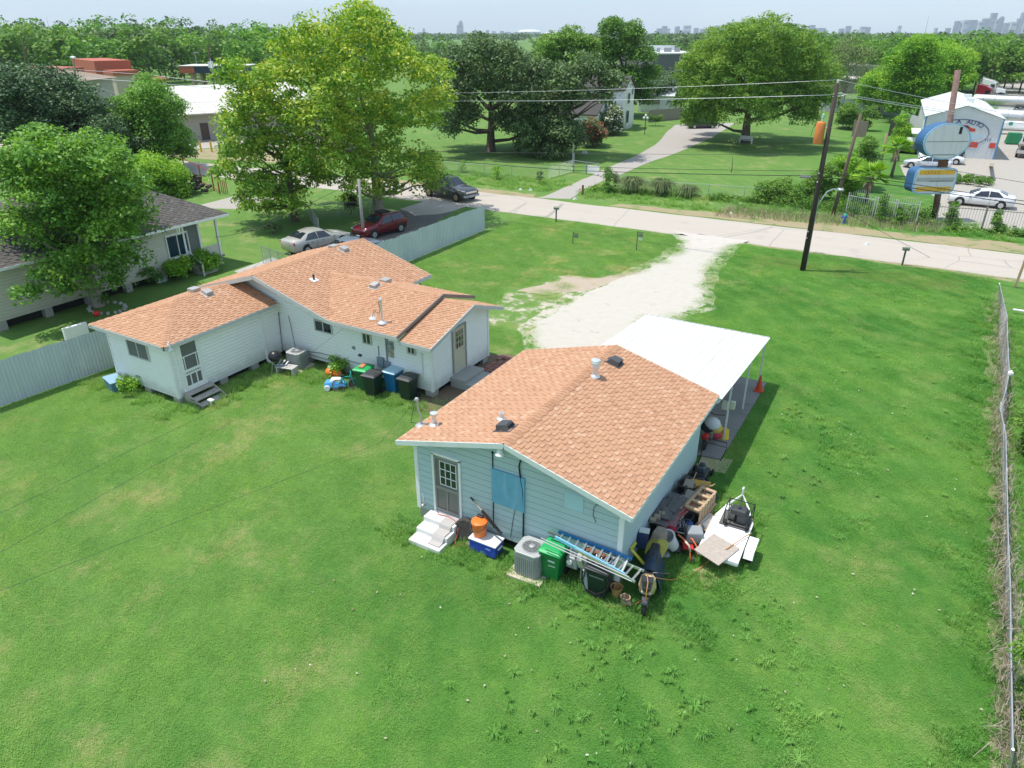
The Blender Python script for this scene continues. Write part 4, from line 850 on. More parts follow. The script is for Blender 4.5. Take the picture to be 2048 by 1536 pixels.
bush('leafy plant at the pecan trunk among white rocks', (205,612), [(200,598,8),(212,604,7)], L_MID, tone=.4, n=22)
# pampas grass clumps
def grass_clump(name, label, p, r, h, n, mat, wd=.03, group=None, cat='ornamental grass'):
    t = thing(name, label, cat, p, 0, group); V, tn = [], []
    for i in range(n):
        a = random.uniform(0, 6.283); L = r*random.uniform(.3, 1); d = Vector((math.cos(a), math.sin(a), 0)); s = Vector((-d.y, d.x, 0))*wd*random.uniform(.7,1.3); hh = h*random.uniform(.7, 1.1); o = Vector(p)+d*random.uniform(0,.25)*r
        q = [o, o+d*L*.45+Vector((0,0,hh*.85)), o+d*L*.85+Vector((0,0,hh*.8)), o+d*L*1.2+Vector((0,0,hh*.35))]
        for k in range(3): V.append([q[k]-s*(1-.28*k), q[k]+s*(1-.28*k), q[k+1]+s*(.72-.28*k), q[k+1]-s*(.72-.28*k)]); tn.append(random.uniform(.2,.9))
    np_mesh('blades', V, len(V), mat, tn, t, off=t.location); return t
for (px, py), lab in (((1264,386),'pampas grass clump nearest the driveway gate'), ((1322,390),'pampas grass clump in the middle of the roadside row'), ((1375,395),'smallest pampas grass clump, at the end of the roadside row')):
    grass_clump('pampas_grass', lab, P(px,py), 1.5 if px < 1370 else 1.1, 1.6 if px < 1370 else 1.2, 420, L_SAGE, .03, 'pampas grass clumps along the far verge')
# fan palms
def palm(label, px, py_top, skirt, seed):
    b0 = P(*px); D = math.hypot(b0.x, b0.y); h = PD(px[0], py_top, D).z; t = thing('fan_palm', label, 'palm', b0, 0, 'fan palms behind the iron fence')
    MB().tube([b0, b0+Vector((.05,0,h*.5)), b0+Vector((.0,.05,h))], [.17,.13,.12], 8).build('trunk', BARK, t, smooth=1)
    c = b0+Vector((0,0,h)); V, tn = [], []; SV, st = [], []
    for k in range(40):
        a = k*2.4+seed; el = random.uniform(-.25, 1.2); d = Vector((math.cos(a)*math.cos(el), math.sin(a)*math.cos(el), math.sin(el))); s = d.cross(Vector((0,0,1))).normalized(); f = c+d*.7
        for j in range(-4, 5):
            dd = (d+s*j*.24+Vector((0,0,-.12*abs(j)*.4))).normalized(); w = s*.035+Vector((0,0,.01))
            V.append([f-w*.5, f+dd*.5-w*2, f+dd*1.0+Vector((0,0,-.12)), f+dd*.5+w*2]); tn.append(random.uniform(.3,.9))
        V.append([c, c+d*.4+s*.02, f, c+d*.4-s*.02]); tn.append(.5)
    np_mesh('fronds', V, len(V), L_BRI, tn, t, off=t.location)
    for k in range(130):
        a = random.uniform(0, 6.283); r = random.uniform(.15,.45); z = random.uniform(-skirt, -.05); d = Vector((math.cos(a), math.sin(a), 0)); s = Vector((-d.y, d.x, 0))*.06; p = c+d*r*(.5+.5*-z/skirt)+Vector((0,0,z))
        SV.append([p-s, p+s, p+s*.4+d*.12+Vector((0,0,-.5)), p-s*.4+d*.12+Vector((0,0,-.5))]); st.append(random.uniform(.2,.8))
    np_mesh('dead_fronds', SV, len(SV), mat_leaf('dead_frond', (.2,.15,.1), (.34,.27,.19), (.46,.39,.3), .8, .1), st, t, off=t.location)
palm('fan palm with a shaggy dead skirt right behind the pale iron fence', (1727,418), 352, .8, 0)
palm('fan palm further back beside the white cars', (1782,355), 298, .9, 1)

# ---------------------------------------------------------------- far woods: repeated crowns
VAR = []
for k, (mt, tn0) in enumerate(((L_MID,.45),(L_MID,.6),(L_OAK,.55),(L_BRI,.4),(L_DKO,.6),(L_PEC,.5))):
    C, RR, ct = [], [], []
    for i in range(46):
        d = Vector(rng.normal(size=3)).normalized(); d.z = random.uniform(-.85,1); rr = random.uniform(.45,.9)*(1+.18*math.sin(3*math.atan2(d.y,d.x)+k)); s = random.uniform(.2,.34)
        C.append(Vector((d.x*rr, d.y*rr, .05+d.z*rr*.95))); RR.append((s,s,s*.75)); ct.append(tn0+random.uniform(-.22,.22))
    V, tn = leaves(C, RR, 30, .13, ct)
    cm = np_mesh('crown', V, len(V), mt, tn, link=False)
    tb = MB(); tb.tube([(0,0,-1.6),(0,0,-.3),(.05,0,.4)], [.07,.055,.03], 6)
    for a in (0, 2.1, 4.2): tb.tube([(0,0,-.5),(.3*math.cos(a),.3*math.sin(a),.1)], [.04,.015], 5, cap=False)
    tm = bpy.data.meshes.new('trunk'); tm.from_pydata(tb.v, [], tb.f); tm.materials.append(BARK); VAR.append((cm, tm))
def wood_tree(p, h, w, label, group, k=None, name='woodland_tree'):
    cm, tm = VAR[random.randrange(len(VAR)) if k is None else k]
    t = thing(name, label, 'tree', (p[0], p[1], 0), random.uniform(0, 6.28), group)
    ch = h*.52; o = bpy.data.objects.new('crown', cm); COL.objects.link(o); o.parent = t; o.location = (0,0,h-ch*.95); o.scale = (w/2, w/2, ch*1.05)
    o = bpy.data.objects.new('trunk', tm); COL.objects.link(o); o.parent = t; o.location = (0,0,h-ch); s = (h-ch)/1.6; o.scale = (s*.8, s*.8, s)
    return t
def bld_clear(px): return True
KINDW = ['mid green','light green','grey-green','bright yellow-green','very dark','fresh green']
def ordn(i): return 'leftmost' if i == 1 else '%d%s' % (i, 'th' if 10 < i % 100 < 14 else {1:'st',2:'nd',3:'rd'}.get(i % 10, 'th'))
def wood_band(x0, x1, d0, d1, n, h0, h1, label, group, kinds=None, skip=None):
    c_ = 0
    for i in range(n):
        px = lerp(x0, x1, (i+random.random())/n); d = d0+(d1-d0)*random.random(); r = ray(px, 200); l = math.hypot(r.x, r.y); p = (r.x/l*d, r.y/l*d)
        if skip and skip(px, d): continue
        h = random.uniform(h0, h1); k = random.choice(kinds or [0]); c_ += 1; wood_tree(p, h, h*random.uniform(.95, 1.3), '%s %s, %s from left' % (KINDW[k], label, ordn(c_)), group, k)
wood_band(-60, 560, 235, 330, 34, 12, 16, 'tree in the front row of the woods on the left', 'front row trees of the left woods', [0,1,3,5,2])
wood_band(-60, 620, 330, 470, 36, 13, 18.5, 'tree deeper in the woods on the left', 'trees deeper in the left woods', [0,1,2,4,5])
wood_band(560, 900, 240, 420, 14, 9, 13, 'tree behind the tall yellow-green tree', 'trees behind the tall yellow-green tree', [0,2,1])
wood_band(850, 1090, 165, 290, 22, 7.5, 10, 'tree in the grove behind the oak', 'grove behind the spreading oak', [2,2,0,1])
wood_band(1290, 1420, 230, 420, 12, 9, 12.5, 'tree beside the white roofed warehouse', 'trees around the white roofed warehouse', [0,1,2], lambda px, d: d < 300 and 1300 < px < 1395)
wood_band(1420, 1640, 180, 330, 16, 10, 14.5, 'tree behind the broad dome-shaped tree', 'trees behind the dome-shaped tree', [0,1,2])
wood_band(1620, 1900, 190, 330, 34, 9, 12.5, 'tree in the woods right of the dome tree', 'mixed woods right of the dome-shaped tree', [0,1,2,3,3], lambda px, d: d < 260 and 1655 < px < 1775)
wood_band(1890, 2110, 215, 330, 24, 9, 13, 'tree in the row behind the parked lorries', 'row of trees behind the lorries', [0,1,3,5])
wood_band(1600, 2110, 330, 560, 40, 10, 13.5, 'distant tree in the woods on the right', 'distant woods on the right', [0,1,2,4])
wood_band(880, 1640, 330, 560, 34, 8.5, 12.5, 'distant tree in the middle woods', 'distant woods in the middle', [0,1,2,4], lambda px, d: d < 520 and 830 < px < 1090)
wood_band(1285, 1410, 185, 215, 9, 3.5, 5.5, 'low tree in front of the warehouse', 'low trees before the warehouse', [0,1,2])
tree('tall_tree', 'dark tree top poking above the dome-shaped tree, left one', Vector((PD(1505,110,172).x, PD(1505,110,172).y, 0)), [(1490,70,20),(1512,62,20),(1505,84,28),(1500,105,30)], L_OAK, n=36, clump=1.0, leaf=.4, r0=.3, tone=.4)
tree('tall_tree', 'dark tree top poking above the dome-shaped tree, right one', Vector((PD(1578,110,176).x, PD(1578,110,176).y, 0)), [(1570,66,17),(1590,72,16),(1578,88,26),(1580,108,28)], L_DKO, n=36, clump=1.0, leaf=.4, r0=.3, tone=.55)
# the wood beyond: one mass
C, RR, ct = [], [], []
for i in range(5200):
    px = random.uniform(-150, 2200); d = 560*(8 ** random.random()); r = ray(px, 200); l = math.hypot(r.x, r.y)
    if 800 < px < 1120 and d < 900: continue
    h = random.uniform(9, 14.5); w = random.uniform(4, 7); C.append((r.x/l*d, r.y/l*d, h*.55)); RR.append((w, w, h*.45)); ct.append(random.uniform(.2,.8))
V, tn = leaves(C, RR, 26, 3.1, ct, low=-.2); fw = np_mesh('far_woods', V, len(V), L_OAK, tn); tag(fw, kind='stuff', label='mass of far-off woods along the horizon')
# ---------------------------------------------------------------- things round the blue house
def Tm(rz=0, loc=(0,0,0)): return Matrix.Translation(loc) @ Matrix.Rotation(rz, 4, 'Z')
def put(b, name, mat, t, **k): return b.build(name, mat, t, world=False, **k)   # local coordinates of thing t
def tyre(b, c, axis, r, w, n=18):
    axis = Vector(axis).normalized(); m = axis.to_track_quat('Z', 'Y').to_matrix()
    return b.lathe([(r*.62,-w*.42),(r*.9,-w/2),(r,-w*.3),(r,w*.3),(r*.9,w/2),(r*.62,w*.42)], c, n, m=m)
# front steps
s_ = thing('front_steps', 'white painted concrete steps up to the front door of the blue house', 'steps', (dx, wv0-.6, 0)); sx = dx-.05
for k, (d_, z) in enumerate(((.42,.47),(.8,.31),(1.2,.15))): MB().box((sx, wv0-.06-d_/2, z/2-.001*k), (1.12-.006*k, d_, z)).build('step', M('white_step', (.7,.68,.65), .75, var=.06, dirt=(.4,.36,.32), damt=.45), s_, bevel=.012)
mt = thing('door_mat', 'pale grey runner mat draped down the white front steps', 'mat', (sx+.2, wv0-.7, .3))
pr = [(wv0-.1,.482),(wv0-.47,.484),(wv0-.52,.44),(wv0-.56,.335),(wv0-.84,.328),(wv0-.9,.27),(wv0-.97,.172),(wv0-1.14,.166)]
m = MB(); x0, x1 = sx+.06, sx+.46; 
for i in range(len(pr)-1): (a, b_), (c, d_) = pr[i], pr[i+1]; m.add([(x0,a,b_),(x1,a,b_),(x1,c,d_),(x0,c,d_),(x0,a,b_+.012),(x1,a,b_+.012),(x1,c,d_+.012),(x0,c,d_+.012)], [(4,5,6,7),(0,3,7,4),(1,5,6,2),(3,2,6,7),(0,4,5,1)])
m.build('mat', M('mat_grey', (.45,.42,.39), .9, var=.12, bump=.4), mt)
t = thing('spare_tyre', 'dusty black tyre leaning on the blue wall right of the white steps', 'tyre', P(940,1068)); q = P(936,1056,.33)
q = Vector((t.location.x, wv0-.22, .34)); tyre(MB(), q, (.25,-1,.25), .34, .2, 22).build('tyre', M('dusty_rubber', (.05,.045,.04), .85, var=.3, dirt=(.16,.13,.11), damt=.6), t, smooth=40)
m_ = Vector((.25,-1,.25)).normalized().to_track_quat('Z','Y').to_matrix(); MB().lathe([(.02,-.02),(.12,-.02),(.13,-.05),(.2,-.03),(.215,.06)], q, 16, m=m_).build('rim', M('rusty_rim', (.1,.07,.055), .6, .5, var=.4), t, smooth=40)
# cooler + orange bucket
c0 = P(945,1090); c1 = P(990,1103); cx_, cy_ = c0.x+.5, wv0-.4
t = thing('cooler', 'blue cooler box with a white lid under the orange bucket', 'cooler', (cx_, cy_, 0))
put(MB().box((0,0,.23), (.86,.46,.4), taper=1.05), 'body', BLUEP, t, bevel=.03); put(MB().box((0,0,.455), (.93,.52,.05)), 'lid', M('cooler_lid', (.78,.77,.74), .5, var=.05, dirt=(.5,.45,.4), damt=.4), t, bevel=.02)
put(MB().box((.46,0,.3), (.04,.22,.05)), 'handle', WHITE, t, bevel=.01); put(MB().box((.2,-.242,.3), (.16,.01,.06)), 'badge', M('cooler_badge', (.2,.25,.6), .5), t)
for x in (.36,): put(tyre(MB(), (x,-.2,.08), (0,1,0), .08, .05, 12), 'wheel', DKGREY, t)
bq = Vector((cx_-.24, cy_+.02, .482)); t = thing('bucket', 'orange plastic bucket standing on the white cooler lid', 'bucket', bq)
t.scale = (1.25,)*3; put(MB().lathe([(.135,0),(.15,.02),(.175,.33),(.19,.34),(.19,.37),(.178,.38),(.17,.36),(.16,.3)], (0,0,0), 20), 'bucket', ORANGE, t, smooth=40)
put(MB().lathe([(.186,0),(.19,.02),(.17,.035),(.02,.035)], (0,0,.375), 20), 'lid', ORANGE, t, smooth=40); put(MB().box((-.05,.12,.42), (.16,.08,.07)), 'latch', BLACKP, t, bevel=.01)
put(MB().tube([(-.19,0,.34),(-.2,-.1,.28),(-.12,-.2,.24),(.05,-.22,.23),(.17,-.12,.27),(.19,0,.34)], .008, 5), 'handle', DKGREY, t)
t = thing('pole_saw', 'long tool with a black head leaning on the wall above the cooler', 'tool', PV(1003,1066,wv0-.3))
a, b_ = PV(944,998,wv0-.1), PV(1003,1068,wv0-.42); MB().tube([a, lerp(a,b_,.35)], .018, 8).build('shaft', M('tan_shaft', (.4,.3,.24), .5), t); MB().tube([lerp(a,b_,-.05), lerp(a,b_,.06)], .026, 8).build('grip', BLACKP, t)
m = MB().bar(lerp(a,b_,.34), lerp(a,b_,1), .05, .09); 
for k in range(9): m.box(lerp(a,b_,.42+.06*k)+Vector((0,-.02,.045)), (.03,.05,.04))
m.build('blade', BLACKP, t)
t = thing('garden_hose', 'red hose trailing from the front door over the steps to the grass', 'hose', (sx+.6, wv0-.4, 0))
MB().tube([(sx-.35,wv0-.08,.5),(sx-.2,wv0-.2,.49),(sx+.1,wv0-.15,.5),(sx+.4,wv0-.22,.5),(sx+.58,wv0-.3,.46),(sx+.62,wv0-.4,.25),(sx+.66,wv0-.6,.1),(sx+.75,wv0-.75,.03),P(930,1085,.03),P(938,1100,.03)], .014, 6).build('hose', M('red_hose', (.45,.09,.06), .5, var=.2), t, smooth=1)
t = thing('board', 'grey weathered board lying in the grass below the cooler', 'board', P(958,1097)); a, b_ = P(932,1085,.03), P(990,1112,.03)
MB().bar(a, b_, .14, .035).build('plank', WOODG, t)
# air conditioner
def ac_unit(label, p, rz, s=.76, h=.84, mat=None):
    t = thing('air_conditioner', label, 'air conditioner', p, rz); mat = mat or M('ac_grey', (.36,.37,.37), .5, .3, var=.08, dirt=(.2,.19,.17), damt=.3)
    put(MB().box((0,0,.04), (s+.28,s+.28,.08)), 'pad', M('ac_pad', (.55,.47,.37), .9, var=.15), t, bevel=.01)
    H = s/2; c = H*.72; oc = [(c,-H),(H,-c),(H,c),(c,H),(-c,H),(-H,c),(-H,-c),(-c,-H)]
    m = MB(); m.ext([(x*.97,y*.97,.08) for x, y in oc], (0,0,h-.1)); put(m, 'cabinet', mat, t)
    lv = MB()
    for k in range(8):
        (x0,y0),(x1,y1) = oc[k], oc[(k+1) % 8]; L = math.hypot(x1-x0, y1-y0); n_ = max(2, int(L/.055))
        for i in range(n_): a_ = Vector((lerp(x0,x1,(i+.5)/n_), lerp(y0,y1,(i+.5)/n_), .12)); lv.bar(a_, a_+Vector((0,0,h-.24)), .018, .022, up=(0,0,1))
    put(lv, 'louvres', mat, t)['kind'] = 'stuff'
    m = MB(); m.ext([(x*1.02,y*1.02,h-.03) for x, y in oc], (0,0,.06)); put(m, 'top_cover', M('ac_top', (.46,.46,.45), .5, .2, var=.06), t, bevel=.012)
    put(MB().lathe([(.28,.0),(.29,.012),(.27,.016),(.25,.004)], (.02,0,h+.03), 22), 'fan_ring', mat, t)
    put(MB().lathe([(.255,0),(.25,.006),(.01,.006)], (.02,0,h+.031), 20), 'fan_opening', M('fan_dark', (.11,.11,.11), .6, var=.3), t)
    g = MB()
    for k in range(5): r = .06+.045*k; g.tube([(.02+r*math.cos(a), r*math.sin(a), h+.045) for a in [i*math.pi/10 for i in range(21)]], .004, 4, cap=False)
    for k in range(6): a = k*math.pi/6; g.tube([(.02-.27*math.cos(a), -.27*math.sin(a), h+.05), (.02+.27*math.cos(a), .27*math.sin(a), h+.05)], .004, 4)
    g.lathe([(.08,0),(.085,.01),(.02,.025)], (.02,0,h+.05), 14); put(g, 'grille', M('grille_wire', (.5,.5,.49), .4, .5), t)
    return t
ac_unit('grey air conditioner on a tan pad at the wall of the blue house', P(1062,1142), 0.03)
ac_unit('grey air conditioner in the inner corner of the white house', P(598,735), .1, .74, .8)
def bin_(label, p, rz, mb, ml, h=1.06, w=.66, d=.74, group=None):
    t = thing('wheelie_bin', label, 'bin', p, rz, group)
    lo = [(-w*.36,-d*.34),(w*.36,-d*.34),(w*.36,d*.34),(-w*.36,d*.34)]; rings = []
    for z, k in ((.05,1),(.5,1.12),(.82,1.22),(.84,1.3),(.95,1.34)): rings.append([(x*k,y*k,z) for x, y in lo])
    put(MB().loft(rings), 'body', mb, t, bevel=.035)
    put(MB().box((0,-d*.455,.9), (w*.9,.03,.03)).box((0,d*.5,.93), (w*.8,.07,.05)), 'rim', mb, t, bevel=.01)
    L = MB(); L.loft([[(x*1.42,y*1.42-.01,.955) for x, y in lo],[(x*1.44,y*1.44-.01,.985) for x, y in lo],[(x*1.2,y*1.2,1.03) for x, y in lo],[(x*.9,y*.9,1.05) for x, y in lo]]); put(L, 'lid', ml, t, bevel=.02)
    put(MB().box((0,-.02,1.053), (w*.52,d*.4,.014)), 'lid_panel', ml, t, bevel=.005)
    put(MB().tube([(-w*.4,d*.5,.93),(-w*.4,d*.6,.97),(w*.4,d*.6,.97),(w*.4,d*.5,.93)], .018, 6), 'handle', mb, t)
    for sx_ in (-1,1): put(tyre(MB(), (sx_*w*.43,d*.36,.14), (1,0,0), .14, .06, 14), 'wheel', BLACK, t, smooth=40)
    return t
LGT = M('label_white', (.6,.62,.6), .6)
t = bin_('bright green wheelie bin beside the grey air conditioner', P(1107,1150), .02, GREENP, M('green_lid', (.02,.36,.1), .4, var=.08))
put(MB().box((.06,-.305,.72), (.2,.012,.05)).box((.07,-.285,.55), (.2,.012,.03)), 'print', LGT, t)
t = bin_('near black wheelie bin with loops of hose, under the ladder ends', P(1199,1185), .02, DKGREEN, DKGREY, 1.0)
put(MB().box((0,-.31,.76), (.4,.012,.05)), 'print', M('faint_print', (.16,.17,.17), .6), t)
h = MB()
for k in range(3): h.tube([(-.33+.02*k,-.31,.86),(-.36,-.34-.02*k,.5),(-.25,-.33-.02*k,.2+.05*k),(.05,-.34-.02*k,.15+.06*k),(.26,-.33-.02*k,.3+.07*k),(.35,-.33,.6),(.34,-.3,.86)], .014, 5)
t2 = thing('hose_coil', 'black hose looped over the near black bin', 'hose', t.location); put(h, 'hose', BLACK, t2, smooth=1)
# meters and pipes under the ladder
t = thing('gas_meter', 'grey gas meter and pipes low on the blue wall behind the bins', 'meter', (P(1150,1150).x, wv0-.2, 0)); put(MB().box((0,0,.62), (.34,.22,.36)), 'meter_body', GREYM, t, bevel=.03); put(MB().cyl((-.05,-.12,.66), (-.05,-.16,.66), .08, .08, 12), 'dial', WHITE, t); put(MB().tube([(.25,0,.75),(.25,-.02,.1)], .02, 6).tube([(-.1,0,.8),(-.1,.05,1.0)], .02, 6).tube([(.38,-.1,.55),(.38,-.1,.05)], .025, 6).ball((.38,-.1,.55), .05, 8), 'pipe', GALV, t)
t = thing('electric_meter', 'tan round electric meter low on the blue wall beside the near black bin', 'meter', (P(1180,1150).x-.1, wv0-.14, 0)); put(MB().box((0,0,.7), (.3,.2,.42)), 'case', M('meter_tan', (.5,.47,.4), .5, var=.1), t, bevel=.03); put(MB().cyl((0,-.1,.74), (0,-.2,.74), .1, .09, 14), 'dial', METAL, t)
t = thing('cabinet', 'low grey metal cabinet at the corner of the blue house, behind the scooter', 'cabinet', (wu1-.45, wv0-.28, 0)); put(MB().box((0,0,.42), (.6,.42,.8)), 'carcass', M('cabinet_blue_grey', (.22,.27,.3), .5, .1, var=.12), t, bevel=.01); put(MB().box((-.02,-.217,.42), (.5,.012,.68)), 'door', M('cabinet_door', (.27,.33,.36), .5), t)
# ladders lying on top of bins
def ladder(label, a0, a1, b0, b1, mat_a, mat_b, rungs, rung_mat, w=.045, h=.09):
    t = thing('ladder', label, 'ladder', lerp(Vector(a0), Vector(a1), .5)); a0, a1, b0, b1 = map(Vector, (a0,a1,b0,b1))
    MB().bar(a0, a1, w, h).build('rail', mat_a, t); MB().bar(b0, b1, w, h).build('rail', mat_b, t)
    for i in range(rungs): k = (i+.6)/rungs; MB().bar(lerp(a0,a1,k), lerp(b0,b1,k), .05, .03).build('rung', rung_mat, t)
    return t
LB = M('ladder_blue', (.02,.17,.42), .45, var=.1); LLB = M('ladder_light_blue', (.2,.5,.68), .45, var=.08)
A0, A1, B0, B1 = PV(1110,1074,13.6), PV(1249,1149,13.55), PV(1117,1064,14.06), PV(1264,1118,14.04)
ladder('blue fibreglass ladder laid along the blue wall over the bins', A0, A1, B0, B1, LLB, LB, 9, ALU)
ladder('aluminium ladder lying under the blue one, sticking out towards the scooter', PV(1150,1094,13.56)-Vector((0,0,.07)), PV(1270,1164,13.45), PV(1165,1085,13.95)-Vector((0,0,.07)), PV(1288,1142,13.9), ALU, ALU, 8, ALU, .03, .07)
t = thing('pole_bundle', 'pair of bare metal poles lying in front of the blue ladder', 'pole', P(1170,1120,1.05))
MB().tube([PV(1082,1076,13.5), PV(1258,1154,13.42)], .014, 8).build('pole', M('dull_pole', (.42,.42,.41), .6, var=.2), t); MB().tube([PV(1085,1083,13.44), PV(1264,1163,13.36)], .014, 8).build('pole', M('dull_pole', (.42,.42,.41), .6, var=.2), t)
t = thing('steel_pipe', 'short grey pipe poking out behind the ladder top', 'pipe', P(1105,1068,1.1)); MB().tube([PV(1097,1064,13.95), PV(1125,1074,13.95)], .03, 8).build('pipe', DKGREY, t)
t = thing('rusty_scrap', 'rust brown scrap heaped between the ladder rungs', 'scrap', P(1190,1105,.95))
for k in range(7): MB().box(PV(1172+6*k,1099+2.5*k,13.85)+Vector((0,0,random.uniform(-.02,.04))), (.22,.1,.06), random.uniform(-1,1)).build('scrap_piece', M('rust', (.2,.09,.05), .9, var=.35), t)
t = thing('folded_chair', 'grey folded lawn chairs stacked on the ladder end', 'chair', P(1225,1115,1.0))
for k in range(4): a = PV(1205+10*k,1113+6*k,13.8); MB().tube([a+Vector((-.2,.22,-.02)), a+Vector((-.12,-.2,.05)), a+Vector((.12,-.16,.05)), a+Vector((.1,.26,-.03))], .014, 6).build('tube_frame', ALU, t, smooth=1)
t = thing('clay_bucket', 'tan bucket between the near black bin and the scooter', 'bucket', P(1232,1190)); put(MB().lathe([(.12,0),(.16,.28),(.175,.3),(.16,.3),(.13,.06)], (0,0,0), 16), 'bucket', M('tan_bucket', (.5,.32,.12), .6, var=.15), t, smooth=40)
t = thing('plant_pot', 'small broken pot among weeds at the scooter wheel', 'pot', P(1250,1205)); put(MB().lathe([(.08,0),(.13,.18),(.14,.2),(.11,.2),(.07,.05)], (0,0,0), 12), 'pot', M('pot_clay', (.35,.25,.15), .8), t, smooth=40)
t = thing('stone', 'pale lump of stone at the scooter front wheel', 'stone', P(1252,1207)); put(MB().box((0,0,.06), (.3,.2,.12), .4, taper=.7), 'stone', M('pale_stone', (.5,.4,.3), .9), t, bevel=.03)

# scooter, front wheel towards the camera
f_, r2 = P(1287,1229), P(1304,1152); hd = math.atan2(f_.y-r2.y, f_.x-r2.x)
t = thing('scooter', 'black and gold motor scooter under a dark blue cover at the house corner', 'scooter', lerp(f_, r2, .5), hd); t.scale = (1.12,1.0,1.08)
GOLD = M('gold_paint', (.55,.4,.2), .3, .3, var=.1, coat=.5); SBLK = M('scooter_black', (.02,.022,.028), .25, var=.1, coat=.6); COVER = M('navy_cover', (.018,.04,.075), .55, var=.35, scale=4)
for x, nm in ((.62,'wheel'), (-.6,'wheel')):
    w = put(tyre(MB(), (x,0,.25), (0,1,0), .25, .13, 20), nm, BLACK, t, smooth=40); put(MB().cyl((x,-.05,.25), (x,.05,.25), .13, .13, 14), 'rim', GREYM, w)
put(MB().loft([[(.86,-.1,.42),(.86,.1,.42),(.84,.08,.48),(.84,-.08,.48)],[(.7,-.11,.5),(.7,.11,.5),(.68,.08,.56),(.68,-.08,.56)],[(.42,-.1,.46),(.42,.1,.46),(.44,.07,.5),(.44,-.07,.5)]]), 'mudguard', SBLK, t, bevel=.02)
put(MB().tube([(.62,.07,.25),(.55,.07,.55),(.45,.05,.75)], .03, 8).tube([(.62,-.07,.25),(.55,-.07,.55),(.45,-.05,.75)], .03, 8), 'fork', DKGREY, t)
put(MB().loft([[(.66,-.1,.58),(.66,.1,.58),(.5,.2,.5),(.5,-.2,.5)],[(.64,-.15,.74),(.64,.15,.74),(.45,.25,.7),(.45,-.25,.7)],[(.54,-.13,.92),(.54,.13,.92),(.38,.2,.92),(.38,-.2,.92)],[(.42,-.06,1.0),(.42,.06,1.0),(.34,.1,1.0),(.34,-.1,1.0)]]), 'fairing', GOLD, t, bevel=.04)
put(MB().loft([[(.69,-.04,.68),(.69,.04,.68),(.665,.13,.78),(.665,-.13,.78)],[(.6,-.13,.94),(.6,.13,.94),(.5,.15,1.02),(.5,-.15,1.02)]]), 'windscreen', SBLK, t)
for sy in (-1,1): put(MB().box((.64,sy*.1,.64), (.05,.07,.06), .3*sy), 'headlight', M('lamp_glass', (.5,.5,.52), .1, .2), t, bevel=.015)
put(MB().tube([(.3,-.36,1.02),(.34,-.2,1.03),(.36,0,1.0),(.34,.2,1.03),(.3,.36,1.02)], .018, 8), 'handlebar', BLACKP, t)
for sy in (-1,1): put(MB().cyl((.3,sy*.36,1.02), (.27,sy*.5,1.01), .025, .025, 8), 'grip', BLACK, t)
put(MB().loft([[(.3,-.16,.25),(.3,.16,.25),(.28,.16,.32),(.28,-.16,.32)],[(-.1,-.18,.26),(-.1,.18,.26),(-.1,.18,.34),(-.1,-.18,.34)],[(-.5,-.17,.35),(-.5,.17,.35),(-.5,.17,.7),(-.5,-.17,.7)],[(-.9,-.1,.6),(-.9,.1,.6),(-.88,.1,.74),(-.88,-.1,.74)]]), 'frame_body', SBLK, t, bevel=.03)
put(MB().loft([[(.02,-.12,.74),(.02,.12,.74),(.02,.1,.8),(.02,-.1,.8)],[(-.45,-.17,.76),(-.45,.17,.76),(-.45,.14,.86),(-.45,-.14,.86)],[(-.9,-.13,.82),(-.9,.13,.82),(-.88,.1,.92),(-.88,-.1,.92)]]), 'seat', BLACKP, t, bevel=.03)
t2 = thing('scooter_cover', 'dark blue sheet thrown over the back of the scooter', 'cover', t.location, hd)
rg = []
for i in range(9):
    x = .14-.125*i; rg.append([(x+random.uniform(-.02,.02), y*(1+.06*math.sin(i*2.1))+random.uniform(-.03,.03), z+random.uniform(-.03,.03)) for y, z in ((.3,.1),(.3,.36),(.2,.74),(.07,.95),(-.07,.95),(-.2,.76),(-.3,.42),(-.3,.2))])
put(MB().loft(rg, close=False), 'sheet', COVER, t2, smooth=1)
t3 = thing('extension_cord', 'orange cord looped over the scooter and across to the white trailer', 'cord', P(1330,1158))
CORD = M('orange_cord', (.5,.22,.06), .5, var=.15)
MB().tube([f_+Vector((.1,-.05,.3)), P(1292,1190,.75), P(1296,1165,1.05), P(1294,1150,1.1), P(1300,1153,1.0), P(1320,1157,.65), P(1340,1160,.2), P(1360,1157,.05), P(1385,1147,.04), P(1408,1130,.06), P(1425,1113,.42), P(1455,1097,.57), P(1490,1073,.57), P(1504,1066,.56)], .014, 6).build('cord', CORD, t3, smooth=1)
MB().tube([P(1212,1212,.04), P(1240,1213,.04), P(1270,1208,.04), P(1285,1200,.3), P(1297,1180,.7)], .012, 6).build('cord', CORD, t3, smooth=1)

# heap along the side wall
t = thing('carpet_roll', 'rolled tan carpet standing on end against the side wall', 'carpet', P(1300,1120)); q0 = P(1300,1125,.1); q1 = P(1318,1062,1.05)
CARP = M('tan_carpet', (.27,.22,.17), .95, var=.2, scale=6, bump=.4); MB().loft([[q+Vector((x*s,y*s,0)) for x, y in ((-.12,-.1),(.1,-.14),(.2,.05),(.1,.22),(-.1,.2))] for q, s in ((q0,1.4),(lerp(q0,q1,.5),1.6),(q1,1.2))]).build('carpet', CARP, t, bevel=.04)
t = thing('olive_sled', 'olive yellow plastic sled propped over the end of the carpet roll', 'sled', P(1310,1110)); a = P(1312,1098,.75)
MB().loft([[a+Vector((x,y,z)) for x, y, z in r] for r in ([(-.25,-.2,-.1),(.0,-.28,.02),(.25,-.2,-.06)],[(-.28,.05,.05),(.0,.0,.16),(.3,.05,.08)],[(-.22,.3,.12),(.0,.3,.2),(.26,.3,.12)])], close=False).build('sled', M('olive_plastic', (.33,.3,.04), .5, var=.15), t)
